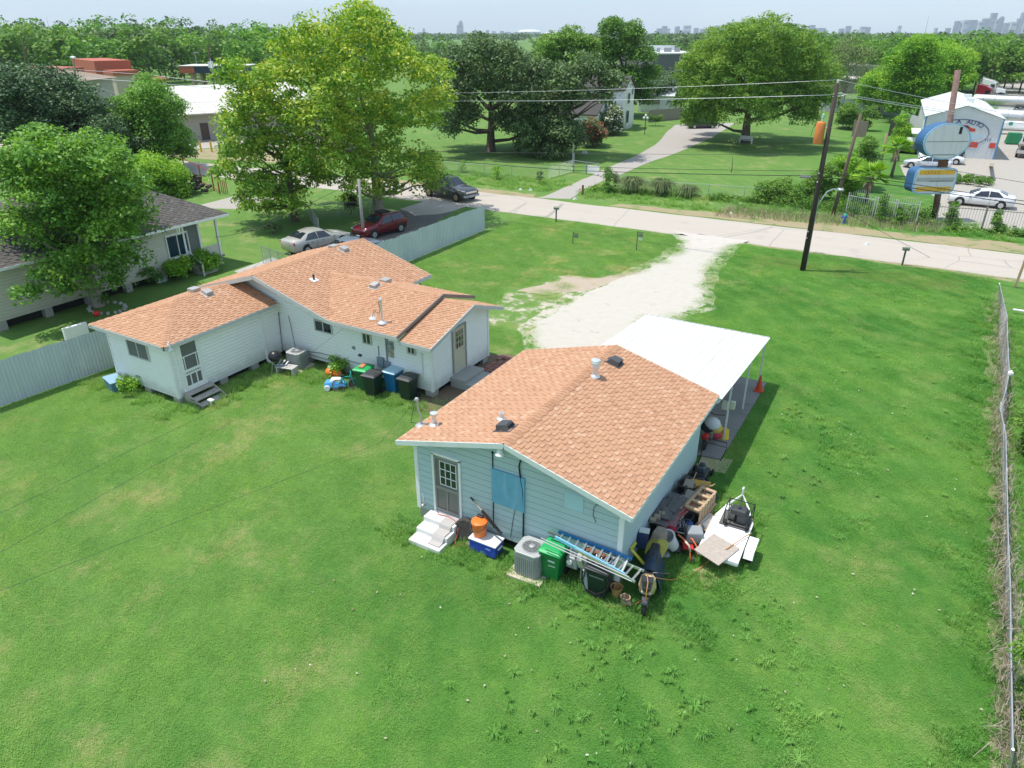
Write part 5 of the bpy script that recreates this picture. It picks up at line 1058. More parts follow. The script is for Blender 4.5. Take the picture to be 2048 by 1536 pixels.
t = thing('yellow_straps', 'yellow plastic straps hanging by the house corner', 'strap', P(1275,1110)); MB().bar(P(1262,1098,.95), P(1290,1130,.6), .09, .02).bar(P(1262,1098,.95), P(1272,1085,1.0), .08, .03).build('strap', M('dull_yellow', (.55,.5,.05), .5), t)
t = thing('navy_bag', 'navy bag with a white panel hanging at the side wall corner', 'bag', P(1282,1110)); a = P(1285,1078,.85); MB().box(a, (.34,.3,.5), .2, taper=.8).build('bag', M('navy_cloth', (.02,.04,.1), .8, var=.3), t, bevel=.05); MB().box(a+Vector((.02,.05,.27)), (.28,.22,.03), .2).build('flap', LGT, t)
t = thing('white_basket', 'white plastic laundry basket leaning by the carpet roll', 'basket', P(1338,1110)); a = P(1338,1082,.55); m_ = Matrix.Rotation(.5, 3, 'X') @ Matrix.Rotation(-.3, 3, 'Y'); MB().lathe([(.2,-.26),(.24,.2),(.27,.22),(.22,.22),(.18,-.2)], a, 16, m=m_).build('basket', M('basket_white', (.6,.6,.6), .5, var=.08), t, smooth=40)
g = MB()
for k in range(3):
    for j in range(4): g.box(a+m_ @ Vector((-.09+.06*j, -.232+.002*k, -.05-.06*k)), (.03,.012,.035), m_)
g.build('slots', DARK, t)
t = thing('crate', 'red plastic crate with a grey top beside the white basket', 'crate', P(1340,1085)); a = P(1338,1048,.72); MB().box(a, (.45,.55,.3), .15).build('crate', M('crimson_plastic', (.42,.02,.05), .4, var=.12), t, bevel=.03); MB().box(a+Vector((0,0,.16)), (.47,.57,.03), .15).build('lid', M('plum_lid', (.2,.1,.11), .6), t, bevel=.01)
TARP = M('grey_boards', (.1,.095,.095), .75, var=.25, scale=3, dirt=(.2,.17,.15), damt=.5)
t = thing('board_stack', 'stack of dark grey boards leaning on the side wall', 'boards', P(1340,1060)); 
for k, (px, py, z, L, W, r) in enumerate(((1322,1034,.9,.75,.55,.1),(1338,1018,.92,.9,.6,.05),(1352,1003,.9,.8,.5,.12),(1345,1012,.97,1.0,.22,.0),(1357,1008,.98,.9,.18,-.1),(1333,1026,.97,.6,.3,.2))): MB().box(P(px,py,z), (W, L, .03), Matrix.Rotation(r,3,'Z') @ Matrix.Rotation(.12,3,'Y')).build('board', TARP, t)
t = thing('red_boards', 'red painted boards lying across the metal frame', 'boards', P(1365,1050)); MB().bar(P(1335,1046,.85), P(1383,1004,.85), .1, .04).build('board', M('faded_red', (.35,.1,.09), .7, var=.2), t); MB().bar(P(1342,1044,.78), P(1385,1008,.78), .22, .03).build('board', M('dull_red', (.28,.1,.08), .8, var=.2), t)
t = thing('metal_rack', 'dark metal wire rack full of tangled rods beside the boards', 'rack', P(1365,1080))
g = MB(); a = P(1363,1060,.35)
for sx_ in (-.22,.22):
    for sy in (-.4,.4): g.tube([a+Vector((sx_,sy,-.35)), a+Vector((sx_,sy,.4))], .016, 5)
for z in (-.1,.4):
    for sy in (-.4,.4): g.tube([a+Vector((-.22,sy,z)), a+Vector((.22,sy,z))], .014, 5)
    for sx_ in (-.22,.22): g.tube([a+Vector((sx_,-.4,z)), a+Vector((sx_,.4,z))], .014, 5)
g.build('frame', DKGREY, t); g = MB()
for k in range(14): g.tube([a+Vector((random.uniform(-.2,.2),random.uniform(-.38,.38),random.uniform(-.05,.3))), a+Vector((random.uniform(-.25,.25),random.uniform(-.45,.45),random.uniform(.1,.5)))], .012, 5)
g.build('rods', METAL, t)['kind'] = 'stuff'
t = thing('dark_crate', 'black crate of scrap under the tan tubs at the side wall', 'crate', P(1320,1085)); MB().box(P(1318,1055,.45), (.4,.6,.8), .1).build('crate', BLACKP, t, bevel=.02)
for k in range(3): MB().box(P(1306+9*k,1040-6*k,.95), (.18,.16,.1), .3).build('tub', M('tan_tub', (.3,.25,.17), .7), t)
t = thing('generator_box', 'grey hard case standing behind the orange hand truck', 'case', P(1385,1098)); a = P(1388,1068,.5); put_m = Matrix.Rotation(.45,3,'Z'); MB().box(a, (.52,.46,.36), put_m, taper=.9).build('case', M('case_grey', (.27,.28,.29), .5, var=.08), t, bevel=.05); MB().box(a-Vector((0,0,.3)), (.46,.4,.25), put_m).build('case_base', M('case_navy', (.03,.06,.1), .5), t, bevel=.03)
t = thing('hand_truck', 'orange hand truck with pale curved handles in front of the grey case', 'hand truck', P(1365,1118)); a = P(1370,1112,0)
OT = M('orange_tube', (.6,.15,.05), .45, var=.12); MB().tube([a+Vector((-.3,.1,.55)), a+Vector((-.28,.0,.66)), a+Vector((-.1,-.1,.66)), a+Vector((.12,-.14,.5)), a+Vector((.2,-.2,.2)), a+Vector((.22,-.25,.05))], .024, 8).build('tube', OT, t, smooth=1); MB().tube([a+Vector((-.15,.3,.5)), a+Vector((.1,.2,.5)), a+Vector((.3,.05,.4)), a+Vector((.3,.0,.08))], .024, 8).build('tube', OT, t, smooth=1)
MB().tube([a+Vector((-.02,-.12,.6)), a+Vector((.1,-.14,.52)), a+Vector((.17,-.17,.35))], .032, 8).build('grip', M('bone_grip', (.6,.5,.4), .5), t, smooth=1); MB().box(a+Vector((.02,.12,.28)), (.3,.3,.04), .4).build('plate', REDP, t)
for sy in (-.1,.25): tyre(MB(), a+Vector((.26,sy-.05,.1)), (1,.2,0), .1, .06, 12).build('wheel', DKGREY, t)
t = thing('water_jug', 'blue water jug behind the grey case', 'jug', P(1378,1075)); MB().lathe([(.13,0),(.14,.3),(.1,.38),(.04,.42),(.04,.46)], P(1376,1065,.15), 14).build('jug', M('jug_blue', (.02,.08,.3), .3), t, smooth=40)
t = thing('shadow_gap_sheet', 'crumpled black sheet added for the dark shadow gap under the boards along the side wall', 'sheet', P(1340,1070)); V_ = []  # dark sheet added to fill the shadow gap beneath the boards
for i in range(10):
    for j in range(7): q = lerp(P(1300,1075,.0), P(1392,985,.0), i/9); V_.append(Vector((wu1+.06+j*.19+random.uniform(-.05,.05), q.y+random.uniform(-.08,.08), max(.03, .72*(1-(j/6.5)**1.6)+random.uniform(-.14,.14)))))
MB().add(V_, [(i*7+j, i*7+j+1, i*7+j+8, i*7+j+7) for i in range(9) for j in range(6)]).build('sheet', M('shadow_gap_black', (.025,.025,.028), .6, var=.4, dirt=(.09,.085,.08), damt=.5), t)
for k in range(9): lab = ['bent grey pipe','short plank','bleached plank','rusty bar','white pipe','thin brown lath','split board','dark rod','grey lath'][k]; t = thing('offcut', lab+' lying on the heap along the side wall', 'scrap', P(1330+7*k,1050-7*k,.8)); a_ = P(1315+8*k+random.uniform(-8,8), 1058-8*k, .7+random.uniform(0,.2)); b2 = a_+Vector((random.uniform(-.25,.35), random.uniform(.5,1.0), random.uniform(-.12,.15))); MB().bar(a_, b2, random.uniform(.03,.1), .03).build('piece', [GREYM,WOODG,WOODN,M('rust',(.2,.09,.05)),WHITE,WOODG,WOODN,BLACKP,WOODG][k], t)
for k, (px, py, s_, lab, m_) in enumerate(((1352,1096,.2,'crumpled black bag beside the white basket',BLACKP),(1328,1108,.16,'small grey bag at the foot of the carpet roll',GREYM),(1396,1075,.15,'blue bag wedged by the white tank',BLUEP))): q = thing('bag', lab, 'bag', P(px,py,s_*.7)); MB().ball((0,0,0), s_, 8, sq=(1.2,.9,.7)).build('bag', m_, q, world=False)
# pale timber pallet box
t = thing('pallet_crate', 'pale wooden pallet crate standing on edge beside the wall heap', 'crate', P(1412,1040)); c_ = [P(1390,1021,.95), P(1430,982,.95)]
a, b_ = P(1398,1022,.95), P(1431,985,.95); d_ = (b_-a); L = d_.length; d_.normalize(); s = Vector((-d_.y, d_.x, 0))
for k in range(2): o = s*(.0+.42*k); MB().bar(a+o, b_+o, .05, .1).build('rail', WOODN, t); MB().bar(a+o-Vector((0,0,.85)), b_+o-Vector((0,0,.85)), .05, .1).build('rail', WOODN, t)
for k in range(4): q = lerp(a, b_, k/3); MB().bar(q-s*.02, q+s*.44, .1, .05).build('slat', WOODN, t)
for k in range(6): q = lerp(a, b_, (k+.3)/6)-s*.035; MB().bar(q+Vector((0,0,.04)), q-Vector((0,0,.93)), .15, .02, up=s).build('slat', WOODN, t)
MB().box(lerp(a,b_,.5)+s*.2-Vector((0,0,.12)), (L*.95,.4,.02), math.atan2(d_.y,d_.x)).build('panel', M('plywood_brown', (.3,.2,.13), .8, var=.2), t)
MB().box(lerp(a,b_,.3)+s*.62+Vector((0,0,-.04)), (L*.9,.3,.03), math.atan2(d_.y,d_.x)).build('panel', WOODG, t)
t = thing('timber_rails', 'two bare timber rails leaning against the pallet crate', 'timber', P(1420,1050)); MB().bar(P(1402,1040,.5), P(1431,1007,.62), .06, .06).build('rail', WOODN, t); MB().bar(P(1410,1062,.3), P(1431,1030,.5), .05, .05).build('rail', WOODN, t)
t = thing('white_tank', 'small white tank on a steel frame between crate and trailer', 'tank', P(1408,1065)); MB().cyl(P(1400,1055,.32), P(1420,1036,.32), .17, .17, 16).build('tank', M('tank_white', (.65,.63,.6), .5, var=.08), t, smooth=40); MB().tube([P(1397,1062,.05), P(1398,1052,.5), P(1423,1030,.5), P(1424,1040,.05)], .02, 6).tube([P(1405,1068,.05), P(1405,1058,.35), P(1428,1036,.35)], .016, 6).build('frame', WOODN, t)
# wheelbarrow, yellow tray, mower
t = thing('wheelbarrow', 'dark green wheelbarrow tray heaped with junk by the side wall', 'wheelbarrow', P(1385,1010)); a = P(1383,992,.62)
MB().loft([[a+Vector((x*.6,y*.6,-.2)) for x, y in ((-.4,-.3),(.4,-.3),(.4,.3),(-.4,.3))],[a+Vector((x*1.05,y*1.1,.08)) for x, y in ((-.4,-.3),(.4,-.3),(.4,.3),(-.4,.3))],[a+Vector((x,y,.04)) for x, y in ((-.36,-.26),(.36,-.26),(.36,.26),(-.36,.26))]]).build('tray', M('tray_green', (.012,.045,.05), .5, var=.2), t, bevel=.03); tyre(MB(), a+Vector((.1,-.5,-.42)), (1,0,0), .2, .1, 14).build('wheel', BLACK, t)
MB().tube([a+Vector((-.25,-.2,-.15)), a+Vector((-.3,.6,.1))], .02, 6).tube([a+Vector((.25,-.2,-.15)), a+Vector((.3,.6,.1))], .02, 6).build('handle', WOODN, t)
t = thing('wicker_tub', 'dark tub with a tan rim and a grey slab on the wheelbarrow', 'tub', a+Vector((-.25,.1,.1))); MB().lathe([(.2,0),(.26,.2),(.28,.22),(.24,.22),(.2,.06)], a+Vector((-.25,.15,.08)), 14).build('tub', M('dark_wicker', (.05,.04,.035), .8, var=.3), t, smooth=40); MB().box(a+Vector((-.15,.12,.34)), (.3,.3,.03), Matrix.Rotation(.4,3,'X')).build('slab', M('slab_tan', (.3,.25,.2), .8), t)
t = thing('yellow_tray', 'yellow ochre plastic tray propped on the heap by the wall', 'tray', P(1400,985)); a = P(1400,970,.75); MB().box(a, (.55,.3,.16), .2, taper=1.15).build('tray', M('ochre', (.5,.27,.02), .5, var=.12), t, bevel=.02)
t = thing('long_rods', 'thin tool handles lying on the heap beside the yellow tray', 'tools', P(1405,975,.8))
for (x0,y0,x1,y1) in ((1385,976,1410,962),(1395,985,1418,963),(1380,972,1393,945),(1408,970,1426,972),(1415,975,1430,968)): MB().tube([P(x0,y0,.85), P(x1,y1,.88)], .014, 5).build('tool_handle', WOODN, t)
t = thing('lawn_mower', 'black push mower with an upright bent handle at the far wall corner', 'lawn mower', P(1403,962)); a = P(1401,955,0)
MB().box(a+Vector((0,0,.2)), (.55,.75,.2), 0, taper=.8).build('deck', BLACKP, t, bevel=.05); MB().box(a+Vector((0,0,.38)), (.3,.34,.2), 0, taper=.8).build('engine', M('mower_grey', (.1,.12,.13), .4, .3), t, bevel=.04); MB().lathe([(.1,0),(.1,.05),(.05,.07)], a+Vector((0,.03,.48)), 12).build('starter', DKGREY, t)
for sx_ in (-.3,.3):
    for sy in (-.32,.32): tyre(MB(), a+Vector((sx_,sy,.12)), (1,0,0), .12, .06, 12).build('wheel', BLACK, t)
MB().tube([a+Vector((-.22,.35,.3)), a+Vector((-.22,.8,.85)), a+Vector((-.2,.95,1.02)), a+Vector((.5,.95,1.02)), a+Vector((.55,.8,.85)), a+Vector((.45,.55,.5))], .016, 6).build('handle', BLACKP, t, smooth=1); MB().tube([a+Vector((-.2,.85,.9)), a+Vector((.5,.85,.9))], .012, 6).build('bail', BLACKP, t)

# ---------------------------------------------------------------- trailer with generator
zt = .5; TW = M('trailer_white', (.8,.8,.79), .45, var=.03, dirt=(.55,.5,.44), damt=.25)
rl, rr_, fr2, fl2 = P(1394,1098,zt), P(1477,1126,zt), P(1507,1048,zt), P(1428,1030,zt); n1, n2 = P(1499,1018,zt), P(1452,1009,zt)
t = thing('trailer', 'flat white topped trailer parked on the grass beside the blue house', 'trailer', (lerp(rl, n1, .5).x, lerp(rl, n1, .5).y, 0))
MB().ext([p-Vector((0,0,.05)) for p in (rl, rr_, fr2, n1, n2, fl2)], (0,0,.05)).build('deck', TW, t, bevel=.01)
MB().ext([lerp(p, lerp(rl, n1, .5), .04)-Vector((0,0,.2)) for p in (rl, rr_, fr2, n1, n2, fl2)], (0,0,.14)).build('frame', TW, t)
MB().bar(rl+Vector((0,0,-.06)), rr_+Vector((0,0,-.06)), .03, .09).build('end_rail', TW, t)
mid = lerp(rr_, fr2, .45); ax = (fr2-rr_).normalized(); ou = Vector((ax.y, -ax.x, 0)); 
if ou.dot(mid-rl) < 0: ou = -ou
MB().ext([mid+ax*x+ou*.04+Vector((0,0,z-zt)) for x, z in ((-.45,.36),(-.34,.58),(.34,.58),(.45,.36),(.42,.36),(.3,.53),(-.3,.53),(-.42,.36))], ou*.26).build('fender', TW, t)
w = tyre(MB(), mid+ou*.17+Vector((0,0,.27-zt)), ou, .27, .17, 20).build('wheel', BLACK, t, smooth=40); MB().cyl(mid+ou*.1+Vector((0,0,.27-zt)), mid+ou*.26+Vector((0,0,.27-zt)), .15, .14, 14).build('rim', WHITE, w)
ml = lerp(rl, fl2, .45); tyre(MB(), ml-ou*.12+Vector((0,0,.27-zt)), ou, .27, .15, 18).build('wheel', BLACK, t, smooth=40)
nn_ = lerp(n1, n2, .5); tg = (nn_-lerp(rl, rr_, .5)).normalized(); MB().tube([n1-Vector((0,0,.05)), nn_+tg*.75+Vector((0,0,-.02)), n2-Vector((0,0,.05))], .035, 6).build('tongue', TW, t); MB().tube([nn_+tg*.7, nn_+tg*.7+Vector((0,0,.28)), nn_+tg*.55+Vector((0,0,.3))], .03, 8).build('jack', TW, t); MB().cyl(nn_+tg*.68+Vector((0,0,-.5)), nn_+tg*.68, .03, .03, 8).build('jack_leg', METAL, t)
t = thing('plywood_sheet', 'mottled plywood square lying over the trailer corner', 'plywood', P(1432,1095,zt)); MB().ext([P(1388,1100,zt+.02), P(1437,1132,zt+.02), P(1479,1098,zt+.02), P(1427,1068,zt+.02)], (0,0,.025)).build('plywood', M('osb_board', (.4,.34,.29), .85, var=.3, scale=14, dirt=(.56,.48,.42), damt=.6), t)
gq = P(1476,1042,zt+.02); t = thing('generator', 'black portable generator in a tube frame on the white trailer', 'generator', gq, math.atan2(ax.y, ax.x)+math.pi/2)
put(MB().box((.05,0,.012), (.85,.75,.02)), 'mat', M('rubber_mat', (.12,.115,.11), .8), t)
put(MB().box((0,.05,.42), (.5,.4,.16), taper=.85), 'fuel_tank', DKGREY, t, bevel=.05); put(MB().lathe([(.05,0),(.05,.03),(.02,.035)], (0,.05,.5), 12), 'fuel_cap', BLACKP, t)
put(MB().box((-.12,.0,.2), (.3,.42,.3)), 'engine', M('engine_grey', (.08,.08,.085), .5, .3, var=.3), t, bevel=.03); put(MB().box((.2,-.06,.2), (.22,.4,.26)), 'alternator', M('alternator_steel', (.2,.19,.18), .4, .5, var=.2), t, bevel=.03)
put(MB().box((-.1,-.26,.22), (.28,.06,.2)), 'control_panel', M('panel_tan', (.25,.2,.16), .5), t, bevel=.01); put(MB().cyl((.2,-.25,.22), (.2,-.33,.22), .1, .1, 14), 'recoil_starter', METAL, t)
for x in (-.36,.36): put(MB().tube([(x,-.32,.03),(x,-.32,.5),(x,-.26,.56),(x,.26,.56),(x,.32,.5),(x,.32,.03)], .016, 8), 'frame_tube', BLACKP, t, smooth=1)
for y in (-.32,.32):
    for z in (.05,.5): put(MB().tube([(-.36,y,z),(.36,y,z)], .014, 6), 'frame_tube', BLACKP, t)
for x in (-.3,.3): put(tyre(MB(), (x,.36,.1), (1,0,0), .1, .06, 12), 'wheel', BLACK, t)

# ---------------------------------------------------------------- under the carport
t = thing('motorcycle', 'motorcycle buried under bags just inside the carport', 'motorcycle', P(1420,880)); a = P(1420,885,.06)
for y in (-.55,.65): w = tyre(MB(), a+Vector((-.05,y,.3)), (1,.1,0), .3, .12, 18).build('wheel', BLACK, t, smooth=40); MB().cyl(a+Vector((-.09,y,.3)), a+Vector((-.01,y,.3)), .17, .17, 12).build('rim', METAL, w)
MB().box(a+Vector((-.05,.05,.42)), (.3,.7,.35)).build('engine', M('engine_steel', (.25,.27,.28), .4, .6, var=.3), t, bevel=.05); MB().box(a+Vector((-.05,-.1,.72)), (.3,.5,.2), taper=.8).build('fuel_tank', REDP, t, bevel=.06); MB().box(a+Vector((-.05,-.62,.55)), (.22,.3,.2)).build('mudguard', REDP, t, bevel=.06)
MB().tube([a+Vector((-.4,.5,.98)), a+Vector((-.05,.42,.95)), a+Vector((.3,.5,.98))], .016, 6).build('handlebar', BLACKP, t)
for (px, py, z, s, m_, lab, nm) in ((1425,847,.95,.3,M('white_cloth',(.62,.62,.63),.9,var=.15),'white cloth bundle heaped on top of the motorcycle under the carport','bundle'), (1415,853,.8,.26,M('black_cloth',(.03,.03,.035),.9,var=.3),'black and white sack behind the white bundle under the carport','sack'), (1430,855,.65,.28,M('yellow_bag',(.6,.42,.1),.8,var=.2),'yellow bag hanging at the side of the carport motorcycle','bag'), (1431,868,.4,.24,M('red_bag',(.45,.04,.07),.7,var=.2),'red bag on the slab below the yellow bag','bag')):
    q = thing(nm, lab, nm, P(px,py,z)); MB().ball((0,0,0), s, 12, sq=(1,.9,.8)).build(nm, m_, q, world=False, smooth=1)
t = thing('yellow_bucket', 'yellow bucket turned upside down at the edge of the carport slab', 'bucket', P(1448,876,.06)); put(MB().lathe([(.17,0),(.175,.03),(.16,.05),(.145,.36),(.13,.38),(.01,.38)], (0,0,0), 20), 'bucket', YELLOW, t, smooth=40)
t = thing('traffic_cone', 'orange traffic cone beside the far carport post', 'traffic cone', P(1517,781,.06)); put(MB().box((0,0,.02), (.38,.38,.04)), 'base', M('cone_red', (.6,.07,.02), .5, var=.1), t, bevel=.01); put(MB().lathe([(.15,.04),(.03,.7),(.02,.72)], (0,0,0), 16), 'cone', M('cone_red', (.6,.07,.02), .5), t, smooth=40)
t = thing('junction_box', 'pair of cream meter boxes fixed to the nearest carport post', 'meter box', P(1441,822,1.35)); a = Vector((cu1-.12, 23.4, 1.5)); MB().box(a+Vector((-.12,-.06,0)), (.2,.14,.32)).build('box', M('cream_box', (.6,.58,.46), .5, var=.08), t, bevel=.015); MB().box(a+Vector((.13,.04,.02)), (.16,.14,.3)).build('box', M('cream_box', (.6,.58,.46), .5), t, bevel=.015)

# ---------------------------------------------------------------- beside the white house
gp = 'wheelie bins along the white house'
t = bin_('dark green bin with a bright green lid, a red board on it', P(731,778), .15, M('mid_green_plastic', (.015,.1,.04), .4, var=.15), M('green_lid', (.02,.36,.1), .4), group=gp)
q = thing('board_offcut', 'brick red board lying on the green bin lid', 'board', t.location+Vector((0,0,1.07))); put(MB().box((-.02,0,.02), (.2,.42,.035), .3), 'board', M('terracotta_board', (.5,.2,.11), .8), q)
bin_('blackish wheelie bin left of the blue one, along the white house', P(748,790), .1, DKGREEN, DKGREY, group=gp)
t = bin_('blue wheelie bin with a pale sun-bleached lid by the white house', P(789,782), .05, M('bin_blue', (.015,.15,.33), .4, var=.12), M('lid_pale_blue', (.4,.58,.68), .45, var=.1), group=gp)
bin_('blackish wheelie bin right of the blue one, nearest the white house corner', P(818,797), .02, DKGREEN, DKGREY, group=gp)
t = thing('barbecue_grill', 'black barbecue grill in the grass at the inner wall of the white house', 'grill', P(555,745), .4)
put(MB().lathe([(.05,.55),(.2,.6),(.28,.72),(.29,.8),(.29,.82),(.24,.95),(.1,1.03),(.02,1.05)], (0,0,0), 18), 'kettle', BLACKP, t, smooth=40)
for k in range(3): a_ = k*2.09; put(MB().tube([(.15*math.cos(a_),.15*math.sin(a_),.62),(.3*math.cos(a_),.3*math.sin(a_),0)], .014, 6), 'leg', METAL, t)
t = thing('lawn_chair', 'striped folding chair beside the black grill', 'chair', P(567,742), .5)
for k in range(6): put(MB().box((-.22+.09*k,0,.42), (.07,.5,.015)), 'webbing', LGT if k % 2 else BLACKP, t)
for k in range(4): put(MB().box((-.3,0,.5+.09*k), (.015,.5,.07)), 'webbing', LGT if k % 2 else BLACKP, t)
for sy in (-.26,.26): put(MB().tube([(.28,sy,0),(.2,sy,.42),(-.28,sy,.42),(-.34,sy,.88)], .014, 6).tube([(-.3,sy,0),(.0,sy,.42)], .014, 6), 'leg', ALU, t)
t = thing('patio_table', 'pale slatted bench top lying in the weeds by the grill', 'bench', P(575,747), .2)
for k in range(4): put(MB().box((0,-.18+.12*k,.35), (.9,.1,.025)), 'slat', M('grey_slat', (.5,.48,.45), .8), t)
for sx_ in (-.4,.4): put(MB().box((sx_,0,.17), (.06,.4,.34)), 'leg', M('grey_slat', (.5,.48,.45), .8), t)
t = thing('toy_pumpkin', 'orange plastic toy with a white top beside the weeds', 'toy', P(663,752)); put(MB().ball((0,0,.22), .26, 12, sq=(1,1,.8)), 'body', ORANGE, t, smooth=1); put(MB().ball((-.02,0,.42), .12, 10, sq=(1,1,.8)), 'top', WHITE, t, smooth=1); put(MB().ball((.35,.05,.18), .2, 10, sq=(1,1,.8)), 'lobe', ORANGE, t, smooth=1)
t = thing('ride_on_toy', 'blue and white ride-on toy car lying in the grass by the bicycle', 'toy', P(672,777), .5)
put(MB().loft([[(-.45,-.2,.15),(-.45,.2,.15),(-.42,.16,.35),(-.42,-.16,.35)],[(0,-.26,.12),(0,.26,.12),(0,.2,.42),(0,-.2,.42)],[(.5,-.2,.15),(.5,.2,.15),(.45,.14,.3),(.45,-.14,.3)]]), 'body', M('toy_blue', (.1,.35,.7), .3, var=.1), t, bevel=.05); put(MB().box((.05,0,.42), (.5,.34,.16), taper=.8), 'seat', WHITE, t, bevel=.05)
for sx_ in (-.3,.3):
    for sy in (-.26,.26): put(tyre(MB(), (sx_,sy,.13), (0,1,0), .13, .08, 12), 'wheel', WHITE if sx_ < 0 else DKGREY, t)
t = thing('bicycle', 'small teal bicycle lying by the ride-on toy', 'bicycle', P(693,780), .7)
for x in (-.34,.34): w = put(MB().lathe([(.21,-.02),(.25,-.02),(.25,.02),(.21,.02),(.21,-.02)], (x,0,.25), 18, m=Matrix.Rotation(R(75),3,'X')), 'wheel', M('grey_tyre', (.16,.15,.13), .8, var=.3), t)
TEAL = M('teal_paint', (.02,.4,.38), .35, var=.1); put(MB().tube([(-.34,0,.25),(-.1,.03,.6),(.26,.03,.62),(-.02,0,.28),(-.34,0,.25)], .02, 6).tube([(-.1,.03,.6),(-.02,0,.28)], .02, 6).tube([(.34,0,.25),(.25,.03,.7)], .02, 6), 'frame', TEAL, t); put(MB().tube([(.2,-.2,.74),(.25,0,.72),(.22,.24,.76)], .014, 6), 'handlebar', TEAL, t); put(MB().box((-.13,.03,.68), (.2,.1,.05)), 'saddle', BLACKP, t, bevel=.02)
t = thing('storage_tub', 'faded blue lidded tub in the weeds at the left corner of the white house', 'tub', P(232,777), -.25); put(MB().box((0,0,.22), (.85,.5,.44), taper=1.08), 'body', M('faded_blue', (.09,.2,.28), .5, var=.15), t, bevel=.03); put(MB().box((0,0,.46), (.98,.58,.05)), 'lid', M('tub_lid', (.26,.4,.52), .5, var=.1), t, bevel=.02); put(MB().box((.5,0,.36), (.05,.2,.06)), 'handle', WHITE, t)
t = thing('vent_stub', 'short white pipe with a square head standing in the lawn near the wooden steps', 'pipe', P(423,812)); put(MB().cyl((0,0,0), (0,0,.26), .04, .04, 10), 'pipe', WHITE, t); put(MB().box((.04,0,.28), (.26,.16,.06)), 'head', WHITE, t, bevel=.01)
# ---------------------------------------------------------------- fences
def metal_fence(label, a, b, h, n, mat):
    a, b = Vector((*a,0)), Vector((*b,0)); d = (b-a); w = d.length/n; d.normalize(); out = Vector((d.y,-d.x,0)); t = thing('metal_fence', label, 'fence', a)
    if out.dot(CP-a) < 0: out = -out
    sh = {}
    for i in range(n):
        hh = h+random.choice([0,.0,.03,-.03]); p = a+d*(w*i)+out*(.004 if i % 2 else 0)
        o = ribbed(p+Vector((0,0,.03)), (0,0,hh), d, w+.02, out, 4, .022, .045).build('sheet', mat, t)
        if random.random() < .25: o.rotation_euler.x = random.uniform(-.006,.006)
    for z in (.5, h-.3): MB().bar(a-out*.05+Vector((0,0,z)), b-out*.05+Vector((0,0,z)), .04, .09).build('rail', WOODG, t)
    for i in range(int(d.dot(b-a)/2.4)+1): q = a+d*2.4*i-out*.11; MB().bar(q, q+Vector((0,0,h)), .09, .09).build('post', WOODG, t)
def mat_zinc():
    t = NT('zinc_sheet'); st = t.stretch(3, 3, .3); n_ = t.noise(1.3, 6, .7, st)
    c = t.mix(n_, (.42,.455,.485), (.6,.635,.66)); c = t.mix(t.math('MULTIPLY', t.smooth(t.noise(2.2, 7, .75), .62, .72), .6), c, (.2,.13,.09))
    c = t.mix(t.math('MULTIPLY', t.smooth(t.noise(.8, 3), .45, .7), .4), c, (.62,.66,.66)); return t.done(c, .55, .1, .3)
ZINC = mat_zinc()
metal_fence('weathered galvanised sheet fence running to the left corner of the white house', (-30.62,9.4), (-30.1,16.2), 1.85, 12, ZINC)
metal_fence('galvanised sheet fence from behind the white house roof to the road', (-28.75,30.2), (-28.95,45.4), 1.85, 22, ZINC)
# chain link
WIRE = M('chain_wire', (.42,.43,.43), .5, .5, var=.2)
def chainlink(label, pts, h, name='chain_link_fence', post=2.6, mesh=.11, wr=.0045, tops=None, mat=WIRE, rail=METAL, group=None, tan=False):
    t = thing(name, label, 'fence', (pts[0][0], pts[0][1], 0), 0, group); pts = [Vector((p[0],p[1],0)) for p in pts]; tops = [Vector(q) for q in tops] if tops else [p+Vector((0,0,h)) for p in pts]
    cum = [0]
    for i in range(len(pts)-1): cum.append(cum[-1]+(pts[i+1]-pts[i]).length)
    def at(arr, s):
        for i in range(len(cum)-1):
            if s <= cum[i+1]+1e-6: return lerp(arr[i], arr[i+1], (s-cum[i])/(cum[i+1]-cum[i]))
        return arr[-1]
    L = cum[-1]; m = MB(); H = (tops[0]-pts[0]).length; k = -H
    while k < L:
        for sg in (0, 1):
            q = []
            for j in range(4):
                f = j/3; s = k+f*H if sg == 0 else k+(1-f)*H
                if -1e-6 <= s <= L: q.append(lerp(at(pts,s)+Vector((0,0,.05)), at(tops,s), f))
            for i in range(len(q)-1): m.bar(q[i], q[i+1], wr*2, wr)
        k += mesh
    r = m.build('wire_mesh', mat, t); r['kind'] = 'stuff'
    MB().tube(tops, .017, 6).build('top_rail', rail, t)
    n = int(L/post)+1
    for i in range(n+1): s = L*i/n; a, b = at(pts,s), at(tops,s); MB().tube([a, a+(b-a)*1.03], .028, 6).build('post', rail, t)
    return t
px_ = [(1988,592),(1990,680),(1990,740),(1992,800),(1991,870),(1991,960),(1996,1050),(1997,1130),(2000,1200),(2003,1290),(2006,1390),(2010,1540)]
base = [P(*q) for q in px_]; tp = []
for (qx, qy), (ax, ay) in zip(px_, [(1999,568),(2014,630),(2016,690),(2019,745),(2009,790),(2000,815),(2012,870),(2014,960),(2016,1060),(2021,1180),(2022,1290),(2026,1500)]): tp.append(P(ax, ay, 1.2))
RAILW = M('white_rail', (.42,.43,.44), .45, .4, var=.05)
t = chainlink('sagging chain-link fence with a bent white top rail along the right edge', [(p.x,p.y) for p in [P(1998,600),P(1998,690),P(2003,760),P(2005,830),P(2004,900),P(2006,960),P(2007,1050),P(2008,1130),P(2011,1200),P(2013,1290),P(2016,1390),P(2019,1540)]], 1.2, tops=tp, mesh=.055, wr=.008, rail=RAILW, mat=M('weathered_wire', (.33,.32,.31), .6, .3, var=.25))
